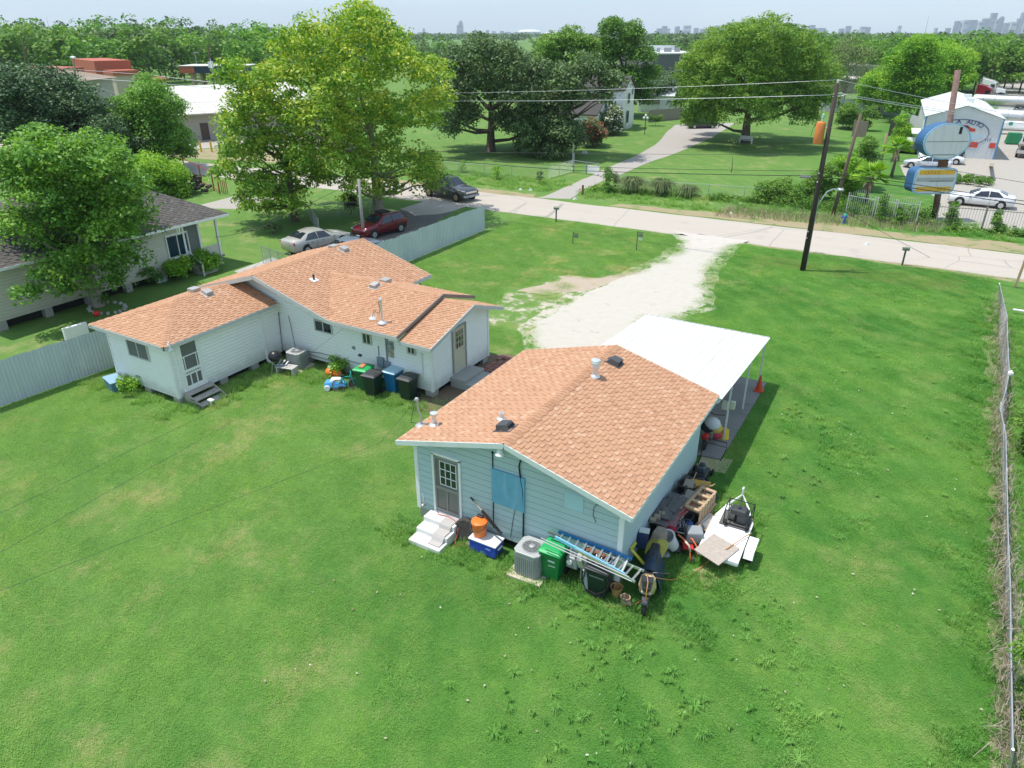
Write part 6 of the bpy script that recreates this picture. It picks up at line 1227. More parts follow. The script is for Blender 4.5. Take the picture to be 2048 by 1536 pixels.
# dead vines in that fence
V, tn = [], []
for i in range(3800):
    s = random.random(); k = min(len(tp)-2, int(s*(len(tp)-1))); f = s*(len(tp)-1)-k; q = lerp(lerp(base[k], base[k+1], f), lerp(tp[k], tp[k+1], f), random.random()**1.2)+Vector((random.gauss(.04,.13), random.gauss(0,.2), random.uniform(0,.1)))
    d = Vector((random.gauss(0,.5), random.gauss(0,1), random.gauss(0,.4))).normalized()*random.uniform(.1,.5); w_ = d.cross(Vector((.3,.2,1))).normalized()*.008
    V.append([q-w_, q+w_, q+d+w_*.4, q+d-w_*.4]); tn.append(random.random())
t2 = thing('dead_vines', 'dry brown vines and dead grass caught in the right chain-link fence', 'vines', (3.9,30,0)); np_mesh('twigs', V, len(V), mat_leaf('dead_vine', (.16,.12,.09), (.28,.22,.17), (.42,.36,.29), .9, .05), tn, t2, off=t2.location)['kind'] = 'stuff'
sheet('fence_strip', wavy((3.75,10),(3.8,46),40,.2,31)+wavy((4.5,46),(4.5,10),40,.15,32), .005, mat_patchy('fence_dirt', (.42,.36,.26), (.3,.25,.17), 1.0, 1.6, .5, .62))
t = thing('white_post_cap', 'white plastic cap on a fence post of the right chain-link fence', 'bottle', P(2020,750,1.2)); put(MB().lathe([(.06,0),(.1,.03),(.1,.12),(.05,.16),(.03,.2)], (0,0,0), 12), 'bottle', WHITE, t, smooth=40)  # white cap sitting on a post of the right fence
t = thing('wooden_post', 'tall tan wooden post with wires at the right edge by the road', 'post', P(2035,572)); q = P(2030,575); MB().bar(q, q+Vector((.1,0,2.9)), .13, .13).build('post', WOODN, t); MB().bar(q+Vector((.05,.03,1.8)), q+Vector((.9,.2,1.7)), .03, .03).build('brace', DKGREY, t)
t = thing('white_pole', 'white pole lying beyond the end of the right chain-link fence', 'pole', P(2030,622)); MB().tube([P(2026,619,.2), P(2060,624,.2)], .06, 8).build('pole', WHITE, t)
sheet('neighbour_yard', [(6.5,44),(20,44),(20,49),(6.8,48.6)], .006, LOT)

chainlink('chain-link fence across the road, from the oak to the driveway gate', [P(870,345),P(940,352),P(1020,357),P(1095,358),P(1148,343)], 1.25, mesh=.16, post=3.2)
chainlink('chain-link fence along the road right of the pampas grass', [P(1235,376),P(1290,388),P(1350,393),P(1430,398),P(1560,408)], 1.25, mesh=.16, post=3.2)
chainlink('low chain-link gate beside the silver car, at the grey roof corner', [P(527,527),P(565,540),P(585,542)], 1.15, mesh=.1, post=1.2)
chainlink('chain-link fence behind the tall yellow-green tree', [P(640,470),P(620,440),P(740,432)], 1.2, mesh=.2, post=3)
t = thing('gate', 'tubular driveway gate with a white notice panel', 'gate', P(1147,345)); g0, g1 = P(1147,345), P(1196,352)
for q, h in ((g0,2.0),(P(1172,349),1.3),(g1,1.3)): MB().tube([q, q+Vector((0,0,h))], .06, 8).build('post', GREYM, t)
for z in (.25, 1.25): MB().tube([g0+Vector((0,0,z)), g1+Vector((0,0,z))], .03, 6).build('bar', GREYM, t)
a = lerp(g0,g1,.55)-Vector((0,.06,0)); d_ = (g1-g0).normalized(); MB().bar(a+Vector((0,0,.6)), a+d_*1.6+Vector((0,0,.6)), .03, .8).build('notice', WHITE, t)
t = thing('tall_post', 'taller thin grey post behind the driveway gate', 'post', P(1146,335)); q = P(1145,335); MB().tube([q, q+Vector((0,0,2.6))], .06, 8).build('post', GREYM, t)
# iron fence along the workshop lot
def iron_fence(label, a, b, h, mat, arch=True, gap=.16, group=None):
    t = thing('iron_fence', label, 'fence', a, 0, group); a, b = Vector(a), Vector(b); d = b-a; L = d.length; d.normalize(); n = int(L/gap)
    me = None
    for i in range(n+1):
        hh = h+(.45*math.sin(math.pi*i/n) if arch else 0); p = a+d*(L*i/n)
        MB().bar(p, p+Vector((0,0,hh)), .022, .022).build('picket', mat, t)
    for z in (.2, h-.15): MB().bar(a+Vector((0,0,z)), b+Vector((0,0,z)), .035, .05).build('rail', mat, t)
    for p in (a, b): MB().bar(p, p+Vector((0,0,h+.1)), .08, .08).build('post', mat, t)
PALEI = M('pale_iron', (.55,.56,.53), .5, .2, var=.12); BLKI = M('grey_iron', (.28,.27,.26), .6, .2, var=.2)
fp = [P(1692,436),P(1748,446),P(1770,449),P(1822,447)]
iron_fence('arched pale iron fence panel right behind the fire hydrant', P(1690,430), P(1742,440), 1.75, PALEI)
iron_fence('arched pale iron fence panel between two vines, middle of the three', P(1747,441), P(1783,446), 1.75, PALEI)
iron_fence('arched pale iron fence panel right of the others, beside the sign pole', P(1787,447), P(1830,451), 1.75, PALEI)
iron_fence('plain grey iron fence along the concrete lot, left half in front of the white car', P(1868,456), P(1960,464), 1.8, BLKI, False, .19)
iron_fence('plain grey iron fence along the concrete lot, right half at the picture edge', P(1962,464), P(2075,474), 1.8, BLKI, False, .19)

# ---------------------------------------------------------------- poles and wires
def cable(name, label, pts, r, mat=DKGREY, sag=.0, n=14, cat='wire', group=None):
    t = thing(name, label, cat, pts[0], 0, group)
    for i in range(len(pts)-1):
        a, b = Vector(pts[i]), Vector(pts[i+1]); L = (b-a).length
        MB().tube([lerp(a,b,k/n)-Vector((0,0,4*sag*L*(k/n)*(1-k/n))) for k in range(n+1)], r, 5).build('span', mat, t, smooth=1)
    return t
MP = P(1605,541); MPH = 10.95; t = thing('utility_pole', 'tall dark wooden utility pole on the lawn side of the road', 'utility pole', MP)
MB().tube([MP-Vector((0,0,.2)), MP+Vector((0,0,MPH*.5)), MP+Vector((0,0,MPH))], [.17,.145,.115], 12).build('pole', WOODD, t, smooth=1)
MB().lathe([(.05,0),(.07,.05),(.04,.1),(.07,.15),(.03,.2)], MP+Vector((0,0,MPH)), 10).build('insulator', M('porcelain', (.6,.6,.58), .2), t); 
for z in (MPH-.55, MPH-.7): MB().bar(MP+Vector((-.1,-.1,z)), MP+Vector((.3,.25,z+.04)), .06, .06).build('bracket', GALV, t)
hp = MP+Vector((0,0,MPH-.6))
MB().tube([MP+Vector((.12,.1,3.9)), MP+Vector((.3,.25,4.5)), MP+Vector((.5,.42,4.9)), MP+Vector((.8,.65,5.05)), MP+Vector((1.0,.8,5.02))], .035, 8).build('lamp_arm', ALU, t, smooth=1); MB().ball(MP+Vector((1.15,.92,5.0)), .17, 10, sq=(1.3,1,.55)).build('lamp_head', GALV, t, smooth=1)
MB().tube([MP+Vector((.13,.1,4.6)), MP+Vector((.15,.1,.3))], .035, 6).build('conduit', M('conduit_grey', (.4,.41,.42), .5), t)
for z in (2.1, 2.5, 5.5, 6.0): MB().ball(MP+Vector((-.08,-.12,z)), .05, 6).build('bolt', GALV, t)
# transformer: hangs at the far side, left of the pole
tr = MP+Vector((-.47,-.08,8.3)); tt = thing('transformer', 'orange rust coloured transformer can hung on the tall utility pole', 'transformer', tr)
MB().lathe([(.25,-.65),(.27,-.6),(.27,.45),(.22,.55),(.1,.6)], tr, 16).build('tank', M('orange_rust', (.62,.2,.05), .6, var=.25, scale=3, dirt=(.4,.12,.04), damt=.5), tt, smooth=40); MB().lathe([(.05,0),(.08,.06),(.05,.12),(.08,.18),(.07,.38),(.03,.42)], tr+Vector((.05,0,.6)), 10).build('bushing', M('celadon', (.35,.55,.42), .3), tt)
MB().bar(tr+Vector((.2,0,.3)), tr+Vector((.6,.08,.3)), .06, .08).build('bracket', GALV, tt); MB().tube([tr+Vector((-.1,0,.6)), tr+Vector((-.4,0,.2)), tr+Vector((-.45,0,-.3))], .012, 5).build('lead', BLACK, tt)
P2 = P(1665,432); t = thing('utility_pole', 'leaning second pole across the road with a stay wire', 'utility pole', P2); p2t = PD(1722,228,math.hypot(P2.x,P2.y)); MB().tube([P2, lerp(P2,p2t,.5), p2t], [.16,.14,.11], 10).build('pole', M('brown_pole', (.14,.1,.075), .9, var=.3, scale=8, bump=.4), t, smooth=1)
P3 = P(1757,350); t = thing('utility_pole', 'short bare wooden pole behind the iron fence, between the palms', 'post', P3); q = PD(1774,266,math.hypot(P3.x,P3.y)); MB().tube([P3, q], [.14,.11], 10).build('pole', M('tan_pole', (.28,.2,.13), .9, var=.25, bump=.3), t, smooth=1)
P4 = P(440,247); t = thing('utility_pole', 'utility pole with a pale transformer across the road on the left', 'utility pole', P4); q = PD(415,88,math.hypot(P4.x,P4.y)); MB().tube([P4, lerp(P4,q,.5), q], [.19,.16,.12], 10).build('pole', WOODD, t, smooth=1); a = lerp(P4,q,.75); MB().cyl(a+Vector((.35,-.1,-.5)), a+Vector((.35,-.1,.5)), .3, .3, 12).build('transformer', GALV, t); MB().cyl(a+Vector((-.35,.1,-.5)), a+Vector((-.35,.1,.4)), .27, .27, 12).build('transformer', GALV, t); W4 = q
P5 = P(728,480); t = thing('service_pole', 'slim grey pole standing in front of the red car', 'utility pole', P5); q = PD(717,358,math.hypot(P5.x,P5.y)); MB().tube([P5-Vector((0,0,.3)), q], [.12,.1], 10).build('pole', M('grey_pole', (.33,.31,.28), .85, var=.2, bump=.3), t, smooth=1); W5 = q
P6 = P(165,262); t = thing('utility_pole', 'pole with a pair of lamp heads above the dark oaks on the left', 'utility pole', P6); q = PD(147,118,math.hypot(P6.x,P6.y)); MB().tube([P6, q], [.16,.1], 8).build('pole', M('rust_pole', (.3,.2,.15), .8), t); 
for k in (-.45,.4): MB().ball(q+Vector((k,-k*.4,.2)), .35, 8, sq=(1.2,1,.6)).build('lamp_head', GALV, t, smooth=1)
P7 = P(62,235); t = thing('utility_pole', 'leaning bare pole above the dark oaks at the far left', 'utility pole', P7); q = PD(46,82,math.hypot(P7.x,P7.y)); MB().tube([P7, q], [.17,.12], 8).build('pole', M('brown_pole', (.14,.1,.075), .9), t); W7 = q
# conductors: along the road
def px3(px, py, ref): return PD(px, py, math.hypot(ref.x, ref.y))
top = MP+Vector((0,0,MPH+.18)); lft = PD(560,197,66); 
LW = M('bright_conductor', (.55,.56,.57), .4, .6)
gw = 'power lines along the road'
cable('power_line', 'upper thin power line running left from the tall pole', [top, PD(905,186,58), PD(300,205,95), PD(60,130,150)], .011, LW, .004, group=None)
cable('power_line', 'lower thick power line running left from the tall pole', [hp, PD(905,202,57.5), PD(430,212,90)], .014, LW, .004)
cable('power_line', 'upper thin power line running right from the tall pole', [top, PD(1990,230,52)+Vector((0,0,.2)), PD(2300,262,50)], .013, LW, .004)
cable('power_line', 'pair of thick power lines running right from the tall pole', [hp+Vector((.1,.1,0)), PD(2048,248,51), PD(2300,275,50)], .015, LW, .004)
cable('power_line', 'second of the thick power lines running right from the tall pole', [hp+Vector((.2,.2,.06)), PD(2048,243,51), PD(2300,270,50)], .013, LW, .004)
def polez(py): return PD(lerp(1605,1675,(541-py)/371), py, math.hypot(MP.x,MP.y))
cable('phone_cable', 'black phone cable running left from the middle of the pole, lower one', [polez(352), PD(1150,341,53), PD(860,318,60)], .022, BLACK, .003)
cable('phone_cable', 'black phone cable running left from the middle of the pole, upper one', [polez(342), PD(1150,333,53), PD(860,312,60)], .014, BLACK, .003)
cable('phone_cable', 'thin phone cable at the lamp arm height running left', [polez(308), PD(1130,306,53), PD(860,302,60)], .012, DKGREY, .003)
cable('phone_cable', 'black phone cable running right from the pole, lower one', [polez(353), PD(1800,372,50.5), PD(2048,409,49), PD(2300,440,47)], .024, BLACK, .002)
cable('phone_cable', 'black phone cable running right from the pole, upper one', [polez(344), PD(1800,364,50.5), PD(2048,402,49), PD(2300,434,47)], .02, BLACK, .002)
cable('phone_cable', 'thin phone cable at the lamp arm height running right', [polez(305), PD(1800,322,50.5), PD(2048,365,49)], .012, DKGREY, .002)
t = thing('splice_case', 'grey splice case on the phone cable left of the pole', 'splice case', PD(1610,352,51.5)); MB().cyl(PD(1600,353,51.5), PD(1622,354,51.5), .1, .1, 8).build('case', M('splice_grey', (.25,.25,.25), .5), t)
cable('stay_wire', 'stay wire from the pole down to the lawn edge right of it', [polez(395)+Vector((.1,0,0)), P(1860,515)], .012, DKGREY)
cable('service_wire', 'overhead service wire to the roof mast, upper of the two from the white house', [WMAST, PD(622,706,29.5), PD(430,820,24), PD(0,1027,17.2), PD(-330,1190,15)], .0045, DKGREY, .0)
cable('service_wire', 'overhead service wire to the roof mast, lower of the two from the white house', [WMAST+Vector((0,0,-.1)), PD(698,704,30), PD(560,790,25.5), PD(0,1105,15.5), PD(-330,1295,13.5)], .0045, DKGREY, .0)
cable('service_wire', 'overhead service wire running left from the mast on the blue house', [mp+Vector((-.18,0,.78)), PD(760,886,19.5), PD(560,963,17.8), PD(0,1182,13.6), PD(-330,1312,12)], .0045, DKGREY, .0)
cable('service_wire', 'service wire from the slim grey pole to the beige house', [W5, PD(510,460,50), PD(430,475,45)], .014, DKGREY, .006)
cable('power_line', 'upper service line crossing the store fronts on the left', [PD(70,132,150), PD(300,150,135), PD(430,165,128), W4+Vector((0,0,-2))], .03, LW, .002)
cable('power_line', 'lower service line crossing the store fronts on the left', [PD(100,150,130), PD(300,165,120), PD(480,180,105)], .03, LW, .002)

# ---------------------------------------------------------------- small roadside things
def mailbox(label, px, py, rz): 
    t = thing('mailbox', label, 'mailbox', P(px,py), rz); put(MB().bar((0,0,0), (0,0,1.0), .09, .09), 'post', M('green_post', (.06,.09,.05), .8, var=.2), t)
    rg = [[(x, .1*math.cos(a)*1.0, 1.02+max(0,.12+.1*math.sin(a)) if math.sin(a) > 0 else 1.02) for a in [i*math.pi/6 for i in range(13)]] for x in (-.25,.25)]
    put(MB().loft([[(x,.1*math.cos(i*math.pi/6),1.0+.12+.1*math.sin(i*math.pi/6)) for i in range(7)]+[(x,-.1,1.0),(x,.1,1.0)] for x in (-.2,.2)]), 'box', M('mailbox_green', (.17,.21,.15), .5, .1, var=.15), t); put(MB().box((.02,.12,1.16), (.03,.015,.14)), 'flag', REDP, t)
mailbox('green mailbox on a post near the end of the sheet fence', 1112, 444, .2); mailbox('green mailbox on a post right of the tall utility pole', 1804, 531, .3)
for lab, px, py, h in (('small yard sign on a thin frame nearer the mailbox', 1145.5, 488, .85), ('small yard sign on a tall frame beside the drive entrance', 1272.5, 501, 1.35)):
    t = thing('yard_sign', lab, 'sign', P(px,py), .1); put(MB().bar((0,0,0), (0,0,h), .04, .04), 'post', DKGREY, t); put(MB().bar((0,0,h-.06), (.42,0,h-.06), .03, .03), 'arm', DKGREY, t)
    put(MB().box((.22,0,h-.26), (.34,.02,.26)), 'panel', M('dull_sign', (.18,.22,.15), .6, var=.2), t); 
    if h > 1: put(MB().box((.22,-.005,h-.52), (.24,.02,.18)), 'rider', LGT, t)
t = thing('fire_hydrant', 'blue fire hydrant with a green cap on the far verge', 'fire hydrant', P(1687,446)); HB = M('hydrant_blue', (.02,.14,.5), .4, var=.12)
put(MB().lathe([(.2,0),(.2,.05),(.13,.06),(.13,.5),(.17,.52),(.17,.56),(.14,.58)], (0,0,0), 14), 'barrel', HB, t, smooth=40); put(MB().lathe([(.16,.58),(.14,.68),(.08,.75),(.05,.76),(.05,.82)], (0,0,0), 12), 'bonnet', M('hydrant_green', (.02,.3,.2), .4), t, smooth=40)
for sx_ in (-1,1): put(MB().cyl((sx_*.1,0,.45), (sx_*.24,0,.45), .07, .07, 10), 'outlet', HB, t)
put(MB().cyl((0,-.1,.42), (0,-.24,.42), .08, .08, 10), 'outlet', HB, t)
t = thing('marker_post', 'brown marker post with an orange reflector at the neighbour driveway', 'post', P(1165,390)); put(MB().bar((0,0,0), (0,0,.9), .18, .14), 'post', M('brown_post', (.16,.11,.08), .9), t); put(MB().box((-.25,-.05,.5), (.14,.03,.14)), 'reflector', ORANGE, t)
for k, (px, py) in enumerate(((1041,380),(1061,381),(1150,399),(1481,409),(1462,428),(1733,490))): q = thing('litter', ['white litter scrap on the verge left of the gate','second litter scrap near the left gate verge','litter by the driveway mouth','white litter in the weeds left of the pole foot','litter on the far road edge left of the pole','litter on the road verge right of the hydrant'][k], 'litter', P(px,py)); put(MB().box((0,0,.08), (.35,.25,.16), .5*k, taper=.5), 'scrap', LGT, q)
t = thing('log_pile', 'heap of dark logs by the red iron gate on the left', 'log pile', P(388,388)); c_ = P(388,384)
for k in range(34):
    r = random.random(); q = c_+Vector((random.uniform(-1.8,1.8)*(1-r*.8), random.uniform(-1.6,1.6)*(1-r*.6), .12+r*1.5)); d_ = Vector((random.uniform(-.3,.3), 1, random.uniform(-.2,.2))).normalized(); MB().cyl(q-d_*.3, q+d_*.3, random.uniform(.11,.2), None, 8).build('log', M('dark_log', (.06,.05,.045), .9, var=.4, scale=5), t)
t = thing('iron_gate', 'rust red iron gate frame beside the log pile', 'gate', P(440,385)); RI = M('red_iron', (.35,.07,.04), .7, var=.2); a, b_ = P(372,352), P(440,388)
for q in (a, lerp(a,b_,.5), lerp(a,b_,.85), b_): MB().bar(q, q+Vector((0,0,1.9)), .09, .09).build('post', RI, t)
for z in (.3, 1.8): MB().bar(a+Vector((0,0,z)), b_+Vector((0,0,z)), .05, .06).build('bar', RI, t)
for k in range(4): MB().bar(b_+Vector((.1+.25*k,.2,.1)), b_+Vector((.1+.25*k,.2,1.3)), .05, .05).build('picket', RI, t)
t = thing('flower_bed', 'bed edged with white rocks and a red toy under the pecan tree', 'flower bed', P(195,620))
for k in range(16): a_ = k*.4; MB().box(P(215,617)+Vector((1.1*math.cos(a_), .8*math.sin(a_), .06)), (.22,.16,.14), a_, taper=.7).build('rock', M('pale_rock', (.4,.38,.36), .9, var=.2), t, bevel=.02)
MB().ball(P(193,627,.14), .16, 10).build('red_ball', M('toy_red', (.75,.03,.02), .4), t, smooth=1)
t = thing('white_board', 'white sheet lying on the grass behind the left sheet fence', 'board', P(155,665)); MB().box(P(152,664,.35), (.2,1.1,.7), -.1).build('sheet', WHITE, t)

# ---------------------------------------------------------------- grass blades (real tufts near, one stuff object)
def patch(kind, n, hgt, wid):
    V, tn = [], []
    m = max(1, n//9)
    for i in range(m):
        cx, cy = rng.random(2)-.5; ct = rng.random()
        for j in range(9):
            a = rng.random()*6.283; r = (.1 if kind else .5)*rng.random()**.5; x, y = cx*1.12+r*math.cos(a), cy*1.12+r*math.sin(a); h = hgt*(.5+.8*rng.random()); w = wid*(.7+.6*rng.random()); le = (.35+.8*rng.random())*h; ca, sa = math.cos(a), math.sin(a)
            s = (-sa*w, ca*w); p1 = (x+ca*le*.4, y+sa*le*.4, h*.75); p2 = (x+ca*le, y+sa*le, h*(.75+.2*rng.random()))
            V.append([(x-s[0],y-s[1],0),(x+s[0],y+s[1],0),(p1[0]+s[0]*.8,p1[1]+s[1]*.8,p1[2]),(p1[0]-s[0]*.8,p1[1]-s[1]*.8,p1[2])]); tn.append(.2+.45*ct+.3*rng.random())
            V.append([(p1[0]-s[0]*.8,p1[1]-s[1]*.8,p1[2]),(p1[0]+s[0]*.8,p1[1]+s[1]*.8,p1[2]),(p2[0]+s[0]*.15,p2[1]+s[1]*.15,p2[2]),(p2[0]-s[0]*.15,p2[1]-s[1]*.15,p2[2])]); tn.append(.35+.45*ct+.3*rng.random())
    me = np_mesh('grass_tuft', V, len(V), BLADES, tn, link=False); return bpy.data.objects.new('grass_tuft', me)
def in_poly(x, y, pl):
    c = False; j = len(pl)-1
    for i in range(len(pl)):
        if (pl[i][1] > y) != (pl[j][1] > y) and x < (pl[j][0]-pl[i][0])*(y-pl[i][1])/(pl[j][1]-pl[i][1])+pl[i][0]: c = not c
        j = i
    return c
BLOCKED = [[tuple(P(*q).xy) for q in DRV], [(-12,13.9),(-4.4,13.9),(-4.3,29.2),(-12,29.2)], [(-28.9,15.2),(-24.3,15.2),(-24.3,20.5),(-15.4,20.4),(-12.8,20.6),(-12.8,26),(-20,27),(-29,27)], [tuple(P(*q).xy) for q in ((905,405),(860,402),(805,418),(690,470),(560,530),(640,540),(790,500),(905,425))], [tuple(P(*q).xy) for q in NDRV]]
EDGE = [[tuple(P(*q).xy) for q in DRV2], [tuple(P(*q).xy) for q in ((1370,1140),(1415,1110),(1500,1150),(1480,1180),(1400,1195))]]
def grass_field(name, x0, x1, y0, y1, step, variants, keep, zs=1.0):
    pts, n_ = [], 0
    y = y0
    while y < y1:
        x = x0
        while x < x1:
            px, py = x+random.uniform(-.2,.2)*step, y+random.uniform(-.2,.2)*step
            d = Vector((px,py,0))-CP; f = d.dot(FW)
            if f > 1 and abs(d.dot(RT)/f) < .82 and abs(d.dot(UPV)/f) < .64 and keep(px, py) and not any(in_poly(px, py, b) for b in BLOCKED): pts.append((px, py, 0))
            x += step
        y += step
    me = bpy.data.meshes.new(name); me.from_pydata(pts, [], []); o = bpy.data.objects.new(name, me); COL.objects.link(o); o['kind'] = 'stuff'
    coll = bpy.data.collections.new(name+'_tufts')
    for v in variants: coll.objects.link(v)
    g = bpy.data.node_groups.new(name, 'GeometryNodeTree'); g.interface.new_socket('Geometry', in_out='INPUT', socket_type='NodeSocketGeometry'); g.interface.new_socket('Geometry', in_out='OUTPUT', socket_type='NodeSocketGeometry')
    gi, go = g.nodes.new('NodeGroupInput'), g.nodes.new('NodeGroupOutput'); ip = g.nodes.new('GeometryNodeInstanceOnPoints'); ci = g.nodes.new('GeometryNodeCollectionInfo'); ci.inputs[0].default_value = coll; ci.inputs[1].default_value = True; ci.inputs[2].default_value = True
    rv = g.nodes.new('FunctionNodeRandomValue'); rv.data_type = 'FLOAT_VECTOR'; rv.inputs[0].default_value = (0,0,0); rv.inputs[1].default_value = (0,0,6.28)
    rs = g.nodes.new('FunctionNodeRandomValue'); rs.data_type = 'FLOAT_VECTOR'; rs.inputs[0].default_value = (step,step,.65*zs); rs.inputs[1].default_value = (step*1.2,step*1.2,1.25*zs)
    ip.inputs['Pick Instance'].default_value = True
    L = g.links.new; L(gi.outputs[0], ip.inputs['Points']); L(ci.outputs[0], ip.inputs['Instance']); L(rv.outputs[0], ip.inputs['Rotation']); L(rs.outputs[0], ip.inputs['Scale']); L(ip.outputs[0], go.inputs[0])
    md = o.modifiers.new('tufts', 'NODES'); md.node_group = g; return o
short = [patch(0, 1500, .04, .0055) for _ in range(3)]; tall = [patch(1, 330, .12, .007) for _ in range(2)]
def hash01(x, y): return (math.sin(x*1.7+2.1)+math.sin(y*1.3+.4*x)+math.sin((x+y)*.61)+1.5)/4.5
edge = lambda x, y: not ((in_poly(x, y, EDGE[0]) or in_poly(x, y, EDGE[1])) and random.random() < .88)
grass_field('lawn_grass', -32, 4.2, -6, 51, .8, short, lambda x, y: edge(x, y) and not (x < -28.5 and y > 16.5))
clumpy = [patch(1, 400, .16, .009) for _ in range(2)]
grass_field('long_grass', -10, 4.0, -2, 50, .9, tall, lambda x, y: (x > -4.3 or y < 14 or y > 30) and hash01(x, y)+random.uniform(-.25,.25) > (.7 if x > -3 else .95))
near_wall = lambda x, y: (-12.3 < x < -3.6 and 12.9 < y < 14.2) or (-4.6 < x < -2.3 and 13.5 < y < 20) or (-26 < x < -15 and 19.2 < y < 20.9) or (-24.3 < x < -22.8 and 15 < y < 20.5) or (-29.6 < x < -24 and 14 < y < 15.2) or (3.2+.35*math.sin(y*1.3) < x < 4.2 and random.random() < .5)
grass_field('yard_grass', 4.4, 9, -6, 44, .8, tall, lambda x, y: True, 1.6)
grass_field('edge_grass', -30, 4.4, 9, 47, .5, clumpy, lambda x, y: near_wall(x, y) and random.random() < .7)
# fallen leaves and scraps on the lawn
V, tn = [], []
for i in range(260):
    x, y = random.uniform(-12, 3.6), random.uniform(7, 34)
    if x < -3.5 and y > 13: continue
    a = random.uniform(0,6.28); l = random.uniform(.02,.05); V.append([(x+l*math.cos(a+k*1.57)*(1 if k%2 else .6), y+l*math.sin(a+k*1.57)*(1 if k%2 else .6), .055+random.uniform(0,.03)) for k in range(4)]); tn.append(random.random())
np_mesh('fallen_leaves', V, len(V), mat_leaf('fallen_leaf', (.22,.17,.1), (.4,.36,.25), (.6,.58,.48), .8, .1), tn)['kind'] = 'stuff'
# star shaped tufts of coarse grass
V, tn = [], []
CL = [(random.uniform(-5.5, 3.2), random.uniform(6, 30)*random.random()**.3) for _ in range(26)]
for i in range(430):
    c_ = random.choice(CL); x, y = (c_[0]+random.gauss(0,.8), c_[1]+random.gauss(0,1.0)) if i < 350 else (random.uniform(-7,3.4), random.uniform(5,40))
    if (-12.2 < x < -3.2 and y > 13.2) or x > 3.5: continue
    r = random.uniform(.05,.13)+.12*random.random()**3
    for k in range(random.randint(14,34)):
        a = random.uniform(0,6.28); L = r*random.uniform(.6,1.25); d = Vector((math.cos(a),math.sin(a),0)); s_ = Vector((-d.y,d.x,0))*.008; o = Vector((x,y,.02)); m1 = o+d*L*.55+Vector((0,0,.11)); m2 = o+d*L+Vector((0,0,.06))
        V.append([o-s_,o+s_,m1+s_,m1-s_]); V.append([m1-s_,m1+s_,m2+s_*.2,m2-s_*.2]); tn += [random.uniform(.4,1)]*2
np_mesh('coarse_grass', V, len(V), BLADES, tn)['kind'] = 'stuff'
grass_field('verge_grass', -50, 30, 58.5, 66, 1.2, tall, lambda x, y: (y > 61.8 if x > -14 else y > 60) and random.random() < .75, 2.2)
# roadside scrub, weeds and dry stems round the iron fence and the pole feet
C, RR, ct = [], [], []
for i in range(360):
    k = random.random(); q = lerp(P(1520,408), P(1860,452), k)+Vector((random.gauss(0,.3), random.uniform(-.4,3.4)*(1 if k > .2 else .6), 0)); h = random.uniform(.3,1.3)*(1.0 if q.y > 64 else .55); C.append((q.x,q.y,h*.45)); RR.append((random.uniform(.3,.6),random.uniform(.3,.6),h*.55)); ct.append(random.uniform(.1,.9))
for i in range(150):
    q = lerp(P(1180,384), P(1520,408), random.random())+Vector((0,random.uniform(-.2,1.2),0)); h = random.uniform(.2,.8); C.append((q.x,q.y,h*.45)); RR.append((.4,.35,h*.5)); ct.append(random.uniform(.2,.9))
for i in range(90):
    q = lerp(P(1880,462), P(2060,474), random.random())+Vector((0,random.uniform(-.2,.5),0)); h = random.uniform(.2,.9)*random.random(); C.append((q.x,q.y,h*.45)); RR.append((.3,.3,h*.5+.05)); ct.append(random.uniform(.2,.9))
V, tn = leaves(C, RR, 42, .15, ct, upb=.3, low=-1, shell=.2); np_mesh('roadside_scrub', V, len(V), L_MID, tn)['kind'] = 'stuff'
V, tn = [], []
for i in range(2600):
    q = lerp(P(1440,425), P(1880,458), random.random())+Vector((0,random.uniform(-1.8,1.6),0)); h = random.uniform(.15,.6)*(1.5 if random.random() < .1 else 1); l = Vector((random.gauss(0,.15),random.gauss(0,.15),h)); V.append([q+Vector((-.012,0,0)), q+Vector((.012,0,0)), q+l+Vector((.005,0,0)), q+l-Vector((.005,0,0))]); tn.append(random.random())
np_mesh('dry_stems', V, len(V), mat_leaf('dry_stem', (.2,.16,.09), (.38,.31,.19), (.55,.47,.32), .9, .1), tn)['kind'] = 'stuff'
# ---------------------------------------------------------------- vehicles
CARGL = glass('car_glass', (.015,.02,.03), .05); CHROME = M('chrome', (.6,.6,.62), .15, .95, var=.05); LAMPR = M('tail_red', (.35,.01,.015), .2, var=.1); LAMPW = M('head_lamp', (.55,.56,.58), .1, .2, var=.05)
def paint(name, col, metal=.3): return M(name, col, .28, metal, var=.04, coat=.8)
SEDAN = [(2.42,.36,.55,.62,.6,.52),(2.3,.24,.64,.74,.8,.72),(1.6,.2,.72,.9,.9,.82),(.95,.2,.82,.98,.92,.82),(.15,.2,.87,1.38,.92,.62),(-.5,.2,.89,1.44,.92,.62),(-1.15,.2,.91,1.38,.92,.6),(-1.85,.2,.93,1.08,.9,.76),(-2.35,.26,.86,1.02,.84,.76),(-2.46,.4,.75,.88,.7,.62)]
SUVP = [(2.3,.4,.65,.75,.62,.55),(2.2,.28,.78,.9,.84,.76),(1.5,.24,.86,1.05,.92,.84),(.9,.24,.95,1.12,.93,.84),(.2,.24,1.0,1.6,.93,.68),(-.6,.24,1.03,1.68,.93,.68),(-1.75,.24,1.08,1.62,.92,.68),(-2.2,.26,1.1,1.3,.88,.76),(-2.3,.34,.95,1.08,.84,.76),(-2.36,.45,.8,.9,.76,.7)]
